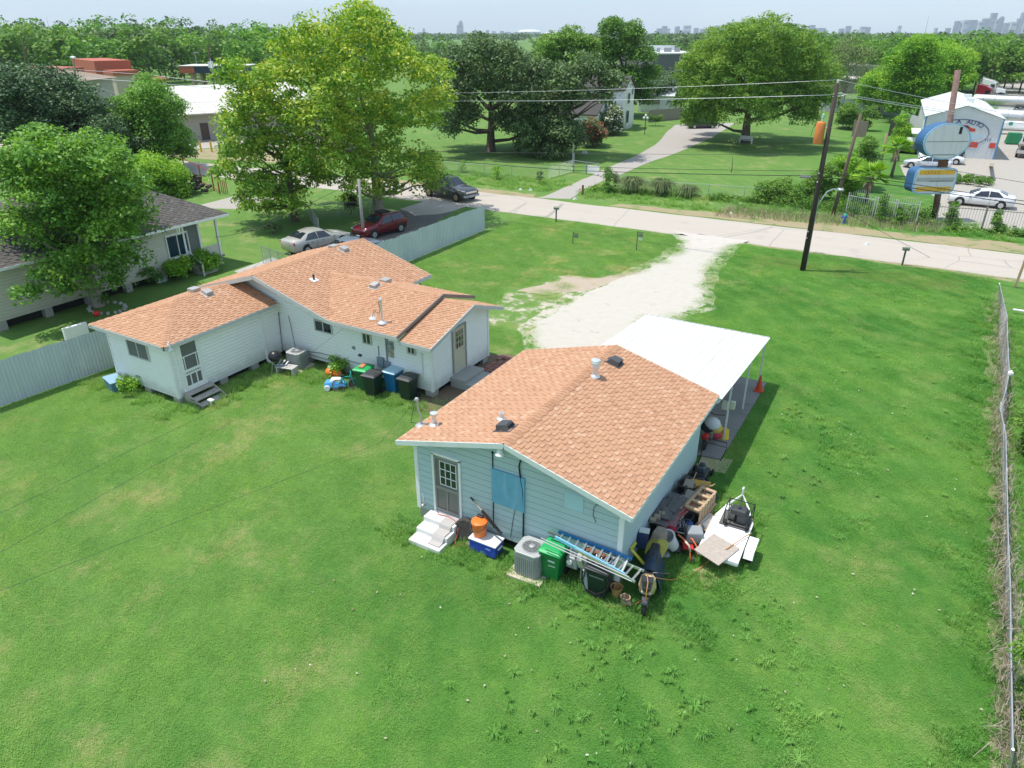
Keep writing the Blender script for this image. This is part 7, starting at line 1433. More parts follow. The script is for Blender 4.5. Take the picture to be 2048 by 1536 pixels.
def car(label, p, rz, mat, prof=SEDAN, name='car', sc=1.0, cab=(3,7), group=None, cat='car', wr=.33, dark_bits=None, rim=None):
    t = thing(name, label, cat, p, rz, group); t.scale = (sc,)*3
    def ring(q): x, zb, zs, zt, w, wt = q; c = .03; h = [(0,zb),(w*.82,zb),(w,zb+.16),(w*1.01,(zb+zs)/2),(w,zs),(lerp(w,wt,.5),lerp(zs,zt,.5)),(wt,zt-.03),(wt*.75,zt+c*.6),(0,zt+c)]; return [(x,y,z) for y, z in h]+[(x,-y,z) for y, z in h[-2:0:-1]]
    rings = [ring(q) for q in prof]; put(MB().loft(rings), 'body', mat, t, smooth=50)
    a, b_ = cab; mid = (a+b_)//2
    def panel(qs, nm='window', sh=.9):
        c = sum((Vector(q) for q in qs), Vector())/len(qs); n_ = (Vector(qs[1])-Vector(qs[0])).cross(Vector(qs[2])-Vector(qs[0])).normalized()
        if n_.dot(c-Vector((0,0,.8))) < 0: n_ = -n_
        o = [c+(Vector(q)-c)*sh+n_*(.012 if nm == 'side_window' else .035) for q in qs]; put(MB().ext(o, n_*.006), nm, CARGL, t)
    P0, Pb = prof[a], prof[a+1]; x0, wt0, zt0 = P0[0], P0[5], P0[3]; x1, wt1, zt1 = Pb[0], Pb[5], Pb[3]
    panel([(x0,wt0,zt0),(x0,-wt0,zt0),(x1,-wt1,zt1-.02),(x1,wt1,zt1-.02)], 'windscreen', .92)
    P0, Pb = prof[b_], prof[b_-1]; panel([(P0[0],P0[5],P0[3]),(P0[0],-P0[5],P0[3]),(Pb[0],-Pb[5],Pb[3]-.02),(Pb[0],Pb[5],Pb[3]-.02)], 'rear_window', .88)
    for sg in (1,-1):
        k = a
        segs = [(a+.45, (a+1+b_-1)/2), ((a+1+b_-1)/2, b_-.35)]
        for s0, s1 in segs:
            def at_(s, top):
                i = min(len(prof)-2, int(s)); f = s-i; q = [lerp(prof[i][m], prof[i+1][m], f) for m in range(6)]
                return (q[0], sg*(q[5]+.02 if top else q[4]+.005), q[3]-.06 if top else q[2]+.03)
            ts0 = max(s0, a+1.0-.05); ts1 = min(s1, b_-1.0)
            panel([at_(s0,0), at_(s1,0), at_(max(ts1,ts0+.1),1), at_(ts0,1)], 'side_window', .93)
    for x in (prof[1][0]-.8, prof[-2][0]+.85):
        for sg in (1,-1):
            w_ = prof[3][4]; put(MB().cyl((x,sg*(w_-.1),wr+.03), (x,sg*(w_+.004),wr+.03), wr*1.16, wr*1.16, 20), 'wheel_arch', BLACK, t)
            o = put(tyre(MB(), (x,sg*(w_-.06),wr), (0,1,0), wr, .2, 20), 'wheel', BLACK, t, smooth=40); put(MB().cyl((x,sg*(w_-.02),wr), (x,sg*(w_+.05),wr), wr*.66, wr*.6, 16), 'rim', rim or ALU, o)
            g = MB()
            for k in range(5): a_ = k*1.2566; g.bar((x,sg*(w_+.052),wr), (x+wr*.55*math.cos(a_),sg*(w_+.052),wr+wr*.55*math.sin(a_)), .05, .012)
            put(g, 'spokes', GREYM, o)
    f, r = prof[1], prof[-2]
    for sg in (1,-1):
        put(MB().box((f[0]-.02,sg*f[4]*.78,f[2]+.02), (.16,.3,.13), .35*-sg), 'headlight', LAMPW, t, bevel=.02); put(MB().box((r[0]-.01,sg*r[4]*.84,r[2]-.02), (.12,.22,.18)), 'tail_light', LAMPR, t, bevel=.02)
        put(MB().box((prof[a][0]-.15,sg*(prof[a][4]+.1),prof[a][2]+.1), (.12,.18,.12)), 'mirror', mat, t, bevel=.03)
        for fx in (.05,-.85): put(MB().box((fx-.2,sg*(prof[4][4]+.012),prof[4][2]-.08), (.16,.02,.03)), 'door_handle', CHROME, t)
        g = MB(); 
        for x in (prof[a][0]-.1, (prof[a+1][0]+prof[b_-1][0])/2-.15, prof[b_-1][0]-.25): g.bar((x,sg*(prof[4][4]+.008),.34), (x,sg*(prof[4][4]+.008),prof[4][2]), .012, .012)
        put(g, 'door_gaps', BLACKP, t)['kind'] = 'stuff'
    put(MB().box((f[0]+.06,0,f[1]+.18), (.08,f[4]*1.1,.14)), 'grille', BLACKP, t, bevel=.02); put(MB().box((f[0]+.1,0,f[1]+.05), (.1,.4,.1)), 'number_plate', LGT, t); put(MB().box((r[0]-.08,0,r[1]+.3), (.04,.45,.12)), 'number_plate', LGT, t)
    return t
def hd(a, b): return math.atan2(a.y-b.y, a.x-b.x)
q0, q1 = P(598,509), P(688,488); c = lerp(q0,q1,.5); sv = car('silver saloon car parked behind the white house, tail towards the porch', (-36.4,35.3,0), R(82), paint('champagne_silver', (.5,.47,.42)), SEDAN)
rc = car('dark red crossover car parked by the sheet fence with its bonnet to the silver car', (-35.1,40.5,0), R(-98), paint('deep_red', (.16,.006,.02)), SUVP, 'suv', .92, wr=.36)
for y in (-.62,.62): put(MB().bar((.1,y,1.7), (-1.5,y,1.72), .05, .04), 'roof_rail', CHROME, rc)
put(MB().box((-.4,0,1.76), (.9,.9,.14)), 'roof_load', BLACK, rc, bevel=.04)
car('pale blue car roof just showing over the terracotta ridge beside the silver car', (-32.9,35.2,0), R(84), paint('pale_blue_car', (.2,.25,.32)), SEDAN, sc=.9)
# grey pickup-nosed SUV on the road
TRK = [(2.65,.5,.8,.9,.8,.74),(2.55,.4,.92,1.02,.95,.86),(1.6,.36,1.0,1.15,.98,.9),(1.0,.36,1.06,1.2,.98,.9),(.3,.36,1.1,1.78,.98,.72),(-.6,.36,1.12,1.84,.98,.72),(-1.9,.36,1.14,1.8,.98,.72),(-2.45,.38,1.16,1.3,.96,.86),(-2.55,.45,1.0,1.1,.92,.84),(-2.62,.5,.9,1.0,.9,.8)]
q = P(908,399); tk = car('dark grey four-wheel drive with gold wheels driving on the road by the tree', (q.x-.75,q.y+.5,0), R(-12), paint('gunmetal', (.075,.078,.085)), TRK, 'suv', 1.04, wr=.4, rim=M('gold_rim', (.5,.38,.2), .4, .5))
put(MB().box((2.62,0,.82), (.08,1.3,.16)), 'grille_bar', CHROME, tk, bevel=.02); put(MB().box((2.66,0,.52), (.16,1.8,.18)), 'bumper', GREYM, tk, bevel=.03)
# workshop yard cars
WCAR = paint('white_car', (.72,.72,.73), .0)
car('white saloon parked on the concrete lot behind the plain iron fence', P(1958,411), R(178), WCAR, SEDAN, sc=1.02)
car('silver white saloon parked below the oval sign, nose to the palm', P(1852,337), R(176), paint('silver_white', (.62,.63,.66)), SEDAN, sc=.98)
car('white saloon tail beyond the silver white one, by the workshop wall', P(1880,326), R(5), WCAR, SEDAN, sc=.98)
car('dark jeep wreck at the workshop wall beside the oval sign', P(1925,312), R(60), paint('jeep_black', (.05,.05,.06)), SUVP, 'suv', .9)
car('black car with its front hidden in vines left of the oval sign', P(1825,307), R(172), paint('black_car', (.03,.03,.035)), SEDAN)
car('purple black car under the dome-shaped tree at the end of the neighbour driveway', P(1402,256), R(40), paint('plum_car', (.06,.04,.1)), SEDAN)
t = thing('scrap_sheet', 'corrugated white sheets propped by the black car at the workshop', 'sheet', P(1818,300))
for k in range(3): a = P(1808+9*k,302,.3); ribbed(a, (0,.5,1.6), (1,0,0), 1.4, (0,-1,.3), 5, .03).build('sheet', WHITE, t)
# flatbed truck at the right edge
q = P(2052,312); t = thing('flatbed_truck', 'black flatbed truck cut off by the right edge in the workshop yard', 'truck', q, R(-95)); TB = paint('truck_black', (.03,.03,.03), .0)
put(MB().box((1.6,0,1.15), (2.0,2.0,1.1), taper=.95), 'bonnet', M('bed_tan', (.3,.25,.2), .6), t, bevel=.08); put(MB().box((-.3,0,1.6), (1.9,2.1,1.9), taper=.86), 'cab', WCAR, t, bevel=.1); put(MB().box((.62,0,2.0), (.05,1.6,.7)), 'windscreen', CARGL, t); put(MB().box((-3.4,0,1.0), (4.2,2.3,.22)), 'bed', TB, t); put(MB().box((2.65,0,.75), (.15,2.1,.4)), 'bumper', CHROME, t, bevel=.04); put(MB().box((2.62,0,1.2), (.06,1.5,.4)), 'grille', BLACKP, t)
for x in (1.7,-3.0):
    for sy in (-.95,.95): put(tyre(MB(), (x,sy,.5), (0,1,0), .5, .3, 18), 'wheel', BLACK, t, smooth=40)
# lorries far back
def lorry(label, p, rz, mat, sc=1.0, group=None, chassis=BLACKP):
    t = thing('lorry', label, 'lorry', p, rz, group); t.scale = (sc,)*3
    put(MB().loft([[(3.6,-.7,.8),(3.6,.7,.8),(3.5,.65,1.6),(3.5,-.65,1.6)],[(1.6,-1.0,.8),(1.6,1.0,.8),(1.6,.85,2.0),(1.6,-.85,2.0)]]), 'bonnet', mat, t, bevel=.08)
    put(MB().loft([[(1.65,-1.15,.9),(1.65,1.15,.9),(1.3,1.05,3.0),(1.3,-1.05,3.0)],[(.3,-1.2,.9),(.3,1.2,.9),(.3,1.15,3.5),(.3,-1.15,3.5)],[(-1.5,-1.2,.9),(-1.5,1.2,.9),(-1.6,1.15,3.9),(-1.6,-1.15,3.9)]]), 'cab', mat, t, bevel=.1)
    put(MB().bar((1.56,-.9,2.45), (1.56,.9,2.45), .06, .75), 'windscreen', CARGL, t)
    for sy in (-1.2,1.2): put(MB().box((.75,sy,2.3), (.9,.03,.75)), 'side_window', CARGL, t); put(MB().cyl((-1.7,sy*.9,.9), (-1.7,sy*.9,4.2), .1, .1, 8), 'exhaust', CHROME, t); put(MB().box((1.6,sy*1.25,2.3), (.12,.25,.55)), 'mirror', CHROME, t)
    put(MB().box((3.63,0,1.15), (.06,1.0,.8)), 'grille', CHROME, t); put(MB().box((3.75,0,.6), (.2,2.3,.35)), 'bumper', CHROME, t, bevel=.04); put(MB().box((-3,0,.95), (5,1.0,.25)), 'chassis', chassis, t)
    for x in (2.8,-2.8,-4.1):
        for sy in (-1.0,1.0): put(tyre(MB(), (x,sy,.5), (0,1,0), .5, .34, 16), 'wheel', BLACK, t, smooth=40)
    return t
lorry('red cabbed lorry parked behind the workshop roof', P(1965,205), R(-18), paint('lorry_red', (.32,.02,.035)), .95)
lorry('white cabbed lorry parked just beyond the red one', P(1975,192), R(-15), WCAR, 1.0)
lorry('white lorry facing the yard, left of the two at the trees', P(1975,168), R(-112), WCAR, 1.05)
lorry('white and red lorry facing the yard, right of the two at the trees', P(2002,165), R(-118), WCAR, 1.1, chassis=REDP)
t = thing('box_trailer', 'grey box trailer at the trees left of the white lorries', 'trailer', P(1953,160), R(-110)); put(MB().box((0,0,2.1), (6,2.5,2.4)), 'box', M('tan_box', (.33,.3,.26), .6), t); put(MB().box((0,0,.75), (5.5,1.6,.3)), 'chassis', BLACKP, t)
for x in (-1.6,1.6):
    for sy in (-1,1): put(tyre(MB(), (x,sy,.5), (0,1,0), .5, .3, 14), 'wheel', BLACK, t)
STEEL = M('tank_steel', (.6,.6,.59), .42, .7, var=.1)
def tanker(label, p, rz, sc=1.0):
    t = thing('tank_trailer', label, 'tank trailer', p, rz); t.scale = (sc,)*3
    put(MB().lathe([(.3,-5),(.95,-4.8),(1.0,-4.6),(1.0,4.6),(.95,4.8),(.3,5)], (0,0,2.0), 20, m=Matrix.Rotation(math.pi/2,3,'Y')), 'tank', STEEL, t, smooth=40)
    for x in (-3,-1,1,3): put(MB().lathe([(1.0,-.04),(1.03,-.04),(1.03,.04),(1.0,.04)], (x,0,2.0), 20, m=Matrix.Rotation(math.pi/2,3,'Y')), 'hoop', CHROME, t)
    put(MB().box((0,0,.85), (9,.9,.25)), 'chassis', WHITE, t); put(MB().box((0,0,3.05), (5,.5,.06)), 'walkway', GREYM, t)
    for x in (3.2,4.3):
        for sy in (-1,1): o = put(tyre(MB(), (x,sy,.52), (0,1,0), .52, .4, 18), 'wheel', BLACK, t, smooth=40); put(MB().cyl((x,sy*1.15,.52), (x,sy*1.22,.52), .28, .26, 12), 'rim', ALU, o)
    put(MB().bar((-3.5,.5,.8), (-3.5,.5,0), .12, .12).bar((-3.5,-.5,.8), (-3.5,-.5,0), .12, .12), 'landing_leg', GREYM, t)
tanker('steel tank trailer with twin wheels showing behind the workshop', P(1996,222), R(-28)+.32, .95)
tanker('steel tank trailer cut by the right edge beside the workshop', P(2052,262), R(2), 1.0)
t = thing('tarp_heap', 'white sheeted load with a teal winch by the workshop side', 'load', P(2030,250)); MB().box(P(2030,250,1.3), (4,1.8,1.0), .2, taper=.8).build('sheet', WHITE, t, bevel=.15); MB().cyl(P(2022,247,1.6), P(2022,247,2.5), .3, .2, 10).build('winch', M('teal_machine', (.02,.28,.25), .5), t)
t = thing('green_machine', 'green machine standing in the workshop yard by the black truck', 'machine', P(2030,278)); MB().box(P(2028,276,.8), (1.8,1.2,1.4), .2, taper=.8).build('housing', M('machine_green', (.02,.2,.08), .5), t, bevel=.08); MB().cyl(P(2036,276,.6), P(2040,280,.6), .5, .5, 14).build('drum', M('machine_green', (.02,.2,.08), .5), t)
# ---------------------------------------------------------------- beige neighbour house
NH = thing('beige_house', 'beige clapboard house with a dark grey hipped roof behind the pecan tree', 'house', (-42.5, 23, 0))
nu, nvF, nvB, nz, nt = -39.0, 15.6, 29.4, .5, 3.25
nw = [(nu,nvF,nz),(nu,26.6,nz),(nu,26.6,nt),(nu,nvF,nt)]; w = MB().ext(nw, (-.12,0,0)).build('side_wall', LAPSHADE_N, NH); siding(w, nw, (0,1,0), (1,0,0), SIDN, .16, .026)
nf = [(-47,nvF,nz),(nu,nvF,nz),(nu,nvF,nt),(-47,nvF,nt)]; w2_ = MB().ext(nf, (0,.12,0)).build('rear_wall', LAPSHADE_N, NH); siding(w2_, nf, (1,0,0), (0,-1,0), SIDN, .16, .026)
MB().ext([(-47,26.6,nz),(nu,26.6,nz),(nu,26.6,nt),(-47,26.6,nt)], (0,-.12,0)).build('porch_wall', SIDN, NH); MB().ext([(-47,nvF,nz),(-47,nvB,nz),(-47,nvB,nt),(-47,nvF,nt)], (.12,0,0)).build('side_wall', SIDN, NH)
MB().box((-43,22.4,.24), (7.2,13.2,.48)).build('crawl_space', DARK, NH); pier_row(NH, [(nu-.2, y) for y in (15.9,18.2,20.5,22.8,25.1,27.4,29.2)], nz)
for y in (nvF,): MB().bar((nu+.02,y,nz), (nu+.02,y,nt), .12, .12, up=(0,1,0)).build('corner_board', WHITE, NH)
for y in (20.6,26.55): MB().bar((nu+.02,y,nz), (nu+.02,y,nt), .05, .12, up=(0,1,0)).build('corner_board', WHITE, NH)
ne, nE = 3.22, -38.4; rU, rZ = -42.9, 5.55; nb = [(nE,nvF-.6,ne),(nE,nvB+.6,ne),(-47.4,nvB+.6,ne),(-47.4,nvF-.6,ne)]; rp, rq = (rU,nvF+4.2,rZ), (rU,nvB-3.6,rZ)
npl = [([nb[0],nb[1],rq,rp],(0,1,0)), ([nb[1],nb[2],rq],(-1,0,0)), ([nb[3],nb[0],rp],(1,0,0)), ([nb[2],nb[3],rp,rq],(0,-1,0))]
b = MB()
for p, d in npl: b.ext([(x,y,z-.016) for x,y,z in p], (0,0,-.1))
NR = b.build('roof', TRIMW, NH); shingle_roof(NR, [(p,d,nrm(p)) for p,d in npl[:3]], SHINGN, .16, .25, 200); MB().ext([(x,y,z+.004) for x,y,z in npl[3][0]], (0,0,-.02)).build('rear_slope', SHINGN, NR)
MB().bar((nE+.02,nvF-.6,ne-.07), (nE+.02,nvB+.6,ne-.07), .03, .14).build('fascia', WHITE, NH); MB().bar((-47.4,nvF-.62,ne-.07), (nE,nvF-.62,ne-.07), .03, .14).build('fascia', WHITE, NH)
NAVY = M('blue_window', (.012,.03,.06), .25, var=.4, spec=.25)
def winu(x0, y0, x1, y1, u, wall, nx=2):
    a, b_ = PU(x0,y0,u), PU(x1,y1,u); return window(wall, (u+.012, (a.y+b_.y)/2, (a.z+b_.z)/2), abs(b_.y-a.y), abs(a.z-b_.z), (1,0,0), WHITE, NAVY, nx, 1, .1, .06, bars=.08)
winu(327,472,382,508,nu,w); winu(258,500,278,525,nu,w,1); winu(205,512,225,535,nu,w,1)
# porch
MB().box((-42.9,28.1,.55), (8.0,2.9,.14)).build('porch_floor', M('porch_floor', (.32,.3,.27), .8), NH)
for (x, y) in ((nu,26.9),(nu,28.0),(nu,29.35),(-43,29.35),(-47,29.35)): MB().bar((x,y,.6), (x,y,3.1), .13, .13).build('porch_post', WHITE, NH)
for y0, y1 in ((26.9,28.0),(28.0,29.35)): MB().box((nu-.02,(y0+y1)/2,1.0 if y0 > 27.5 else 1.9), (.03,y1-y0-.15,.75 if y0 > 27.5 else 2.3)).build('porch_screen', GLASSG if y0 < 27.5 else SIDN, NH)
MB().bar((nu,26.7,3.04), (nu,29.5,3.04), .12, .14).build('porch_beam', WHITE, NH); MB().box((-40.5,28.2,1.2), (1.2,.9,1.1)).build('porch_chest', BLACKP, NH, bevel=.04)
ps = thing('porch_steps', 'grey steps with a sloping handrail at the porch of the beige house', 'steps', (nu+.7, 28.0, 0))
for k, z in enumerate((.5,.34,.17)): MB().box((nu+.25+.3*k, 27.6, z/2), (.32-.002*k, 1.1, z)).build('step', CONC, ps)
for y in (27.0,): MB().bar((nu+.05,y,1.4), (nu+1.2,y,.75), .05, .1).bar((nu+1.15,y,0), (nu+1.15,y,.75), .08, .08).build('handrail', WHITE, ps)
for k, (px, py) in enumerate(((319,565),(328,563))): q = thing('gas_bottle', ['pale gas bottle at the wall under the shaded bush', 'bluish gas bottle beside the pale one at the beige wall'][k], 'bottle', P(px,py)); put(MB().lathe([(.15,0),(.16,.05),(.16,.4),(.1,.5),(.06,.52),(.06,.6)], (0,0,0), 12), 'bottle', LGT if k == 0 else M('pale_blue_bottle', (.4,.52,.55), .4), q, smooth=40)

# ---------------------------------------------------------------- white two-storey house across the road
a0, a1 = P(1243,262), P(1283,247); H2 = thing('white_two_storey_house', 'white two-storey house half hidden by oaks across the road', 'house', a0)
d2 = (a1-a0).normalized(); n2_ = Vector((d2.y,-d2.x,0)); back = -n2_ if n2_.dot(CP-a0) > 0 else n2_; L2 = (a1-a0).length*.8; hh = 6.0
def blk(s0, s1, b0, b1, z0, z1, name, mat, par, **k): f = lambda s, b_: a0+d2*s+back*b_; return MB().ext([f(s0,b0)+Vector((0,0,z0)), f(s1,b0)+Vector((0,0,z0)), f(s1,b1)+Vector((0,0,z0)), f(s0,b1)+Vector((0,0,z0))], (0,0,z1-z0)).build(name, mat, par, **k)
def gab(s0, s1, b0, b1, z0, zr, name, mat, par, ov=.3, along='s'):
    f = lambda s, b_, z: a0+d2*s+back*b_+Vector((0,0,z)); sm = (s0+s1)/2
    m = MB()
    for e, o in ((s0-ov,-1),(s1+ov,1)): m.ext([f(e,b0-ov,z0-.1),f(sm,b0-ov,zr),f(sm,b0-ov,zr-.18),f(e,b0-ov,z0-.28)], back*(b1-b0+2*ov))
    m.build(name, mat, par); MB().ext([f(s0,b0+.01,z0-.05),f(s1,b0+.01,z0-.05),f(sm,b0+.01,zr-.2)], back*(b1-b0-.02)).build('gable', SIDW, par)
blk(0, L2*.62, 0, 9, 0, hh, 'wall', SIDW, H2); gab(0, L2*.62, 0, 9, hh, hh+1.7, 'roof', SHINGN, H2)
blk(L2*.62+.01, L2, .8, 8, 0, 3.2, 'side_wing', SIDW, H2); MB().ext([a0+d2*(L2*.6)+back*.5+Vector((0,0,4.2)), a0+d2*(L2+.5)+back*.5+Vector((0,0,3.0)), a0+d2*(L2+.5)+back*8.4+Vector((0,0,3.0)), a0+d2*(L2*.6)+back*8.4+Vector((0,0,4.2))], (0,0,.15)).build('wing_roof', SHINGN, H2)
blk(L2*.8, L2*1.25, 5, 9, 0, 5.2, 'rear_wing', SIDW, H2); blk(L2*.35, L2*.5, 4, 5.2, hh, hh+2.2, 'chimney', SIDW, H2)
blk(-9, -.01, 1.2, 8.5, 0, 3.2, 'front_wing', SIDW, H2); gab(-9, -.4, 1.2, 8.5, 3.2, 5.6, 'roof', SHINGN, H2)
def win2(s, z, w_, h_, b0=0): 
    f = lambda s_, z_: a0+d2*s_-back*.03+back*b0+Vector((0,0,z_)); fr = MB().ext([f(s,z), f(s+w_,z), f(s+w_,z+h_), f(s,z+h_)], -back*.06).build('window', TRIMW, H2); MB().ext([f(s+.1,z+.1)-back*.065, f(s+w_-.1,z+.1)-back*.065, f(s+w_-.1,z+h_-.1)-back*.065, f(s+.1,z+h_-.1)-back*.065], -back*.02).build('pane', NAVY, fr)
win2(L2*.18,.9,1.5,1.9); win2(L2*.22,3.7,1.2,1.6); win2(L2*.45,4.9,.7,1.0); win2(L2*.72,.9,.9,1.1,.8); win2(-5.5,3.6,1.0,1.1,1.2); win2(-4,1,1.6,1.4,1.2)
c0_ = P(1305,225); CO = thing('white_cottage', 'small white cottage with a pale roof behind the two-storey house', 'house', c0_)
MB().box(c0_+Vector((0,2.5,1.5)), (6.5,5,3), .15).build('wall', SIDW, CO); m_ = Matrix.Rotation(.15,3,'Z'); m = MB()
for sg in (-1,1): m.ext([c0_+Vector((0,2.5,0))+m_ @ Vector(q) for q in ((-3.6,sg*2.9,2.9),(3.6,sg*2.9,2.9),(3.6,0,4.3),(-3.6,0,4.3))], (0,0,.12))
m.build('roof', M('pale_roof', (.62,.62,.62), .6, var=.08), CO); MB().ext([c0_+Vector((0,2.5,0))+m_ @ Vector(q) for q in ((3.2,-2.5,3),(3.2,2.5,3),(3.2,0,4.2))], m_ @ Vector((-.1,0,0))).build('gable', SIDW, CO)
for k in (-1.8,.2): wq = MB().box(c0_+Vector((0,2.5,1.9))+m_ @ Vector((k,-2.53,0)), (1.6,.08,1.1), .15).build('window', WHITE, CO); MB().box(c0_+Vector((0,2.5,1.9))+m_ @ Vector((k,-2.59,0)), (1.35,.04,.85), .15).build('pane', M('tan_pane', (.35,.33,.25), .2), wq)
def board_fence(label, a, b, h, mat, w=.2, name='board_fence'):
    t = thing(name, label, 'fence', a); a, b = Vector(a), Vector(b); L = (b-a).length; d = (b-a)/L; n = min(280, int(L/w)); w = L/n
    me = None
    for i in range(n): p = a+d*(w*(i+.5)); MB().bar(p, p+Vector((0,0,h+random.uniform(-.05,.05))), w*.93, .03, up=Vector((-d.y,d.x,0))).build('board', mat, t)
    bk = Vector((-d.y,d.x,0)); bk = bk if bk.dot(a-CP) > 0 else -bk
    for z in (.4, h-.4): MB().bar(a+bk*.05+Vector((0,0,z)), b+bk*.05+Vector((0,0,z)), .05, .1).build('rail', mat, t)
board_fence('weathered board fence right of the white two-storey house', P(1296,245), P(1365,238), 1.9, WOODG, .3)
board_fence('pale corrugated fence behind the far lawn, left of the workshop', P(1640,222), P(1800,232), 2.4, M('pale_fence', (.42,.43,.42), .6, .2, var=.15), .5, 'sheet_fence')
t = thing('grey_board', 'grey shed panel leaning on the far lawn between the pole tops', 'board', P(1720,258)); MB().box(P(1720,258,1.1), (1.9,.08,2.2), .05).build('panel', WOODG, t)  # upright grey panel of a shed
t = thing('dark_boarding', 'dark boarding at the vines beside the workshop corner', 'board', P(1805,256)); MB().box(P(1805,256,1.2), (3.4,.08,2.4), -.1).build('panel', M('dark_panel', (.07,.07,.06), .8), t); MB().box(P(1824,254,1.6), (1.4,.06,3.0), Matrix.Rotation(.25,3,'Y')).build('panel', WHITE, t)
t = thing('garden_bench', 'white garden bench under the dome-shaped tree', 'bench', P(1490,286)); q = P(1491,287)
for k in range(4): MB().box(q+Vector((0,-.2+.12*k,.45)), (1.7,.1,.04)).build('slat', WHITE, t)
for k in range(3): MB().box(q+Vector((0,.25+.03*k,.6+.15*k)), (1.7,.03,.11)).build('slat', WHITE, t)
for x in (-.8,.8): MB().box(q+Vector((x,0,.32)), (.07,.55,.64)).build('leg', WHITE, t)
t = thing('lamp_post', 'black lamp post with two white globes on the lawn of the white house', 'lamp post', P(1289,269)); q = P(1289,269); MB().tube([q, q+Vector((0,0,2.2))], .06, 8).build('post', BLACKP, t)
for x in (-.25,.25,0): MB().ball(q+Vector((x,0,2.3+(.35 if x == 0 else 0))), .2, 10).build('globe', WHITE, t, smooth=1)
t = thing('lawn_stone', 'small pale stone by the reddish shrub on the lawn', 'stone', P(1169,305)); MB().box(P(1169,305,.15), (.8,.5,.3), .3, taper=.6).build('stone', LGT, t, bevel=.05)  # a pale stone lying on the lawn

# ---------------------------------------------------------------- workshop and its signs
s0, s1 = P(1836,313), P(1985,319); WS = thing('metal_workshop', 'white metal workshop with an oval painted sign on its gable', 'workshop', lerp(s0,s1,.5))
dS = Vector((1,.07,0)).normalized(); nS = Vector((dS.y,-dS.x,0)); bS = -nS; s0 = s1-dS*((s1-s0).dot(dS)); WW = (s1-s0).dot(dS)
def zat(base, py, px): q = px3(px, py, base); return q.z
he = px3(2005,238,s1).z; hr = he+1.25; Ld = 26
f = lambda s, b_, z: s0+dS*s+bS*b_+Vector((0,0,z)); MET = M('ribbed_white_metal', (.62,.64,.65), .5, .1, var=.08, scale=1, dirt=(.34,.33,.31), damt=.4, streak=True)
MB().ext([f(0,0,0),f(WW,0,0),f(WW,0,he),f(WW/2,0,hr),f(0,0,he)], bS*.15).build('front_wall', MET, WS)
n_ = int(WW/.33)
for i in range(n_):
    x = (i+.5)*WW/n_; z = he+(hr-he)*(1-abs(x-WW/2)/(WW/2))-.06; MB().ext([f(x-.07,-.001,.02),f(x+.07,-.001,.02),f(x+.07,-.001,z),f(x-.07,-.001,z)], -bS*.035).build('wall_rib', MET, WS)
for x in (.1, WW): MB().ext([f(x-.1,.15,0),f(x,.15,0),f(x,.15,he),f(x-.1,.15,he)], bS*Ld).build('side_wall', MET, WS)
for x in (-.12, WW-.02): MB().ext([f(x,-.05,0),f(x+.14,-.05,0),f(x+.14,-.05,he),f(x,-.05,he)], bS*.14).build('corner_trim', M('trim_blue', (.1,.25,.5), .5), WS)
RW_ = M('bright_metal_roof', (.72,.72,.71), .4, .1, var=.05)
for e in (-.25, WW+.25):
    k = 13
    for i in range(k): y0, y1 = -.3+(Ld+.3)*i/k, -.3+(Ld+.3)*(i+1)/k-.02; MB().ext([f(e,y0,he-.06),f(WW/2,y0,hr+.08),f(WW/2,y1,hr+.08),f(e,y1,he-.06)], (0,0,.05)).build('roof_sheet', RW_, WS)
for (s_, b_) in ((WW*.6,9),(WW*.62,16)): MB().box(f(s_,b_,hr+.05), (.9,.9,.5), .07).build('roof_vent', RW_, WS)
MB().ext([f(WW*.5,-.06,1.25),f(WW*.76,-.06,1.25),f(WW*.76,-.06,1.85),f(WW*.5,-.06,1.85)], -bS*.02).build('red_stripe', M('stripe_red', (.6,.06,.04), .6), WS); MB().ext([f(WW*.91,-.06,1.25),f(WW*.985,-.06,1.25),f(WW*.985,-.06,1.85),f(WW*.91,-.06,1.85)], -bS*.02).build('red_stripe', M('stripe_red', (.6,.06,.04), .6), WS)
MB().ext([f(WW*.8,-.04,0),f(WW*.9,-.04,0),f(WW*.9,-.04,2.6),f(WW*.8,-.04,2.6)], -bS*.012).build('door', M('pale_door', (.55,.57,.58), .5), WS)
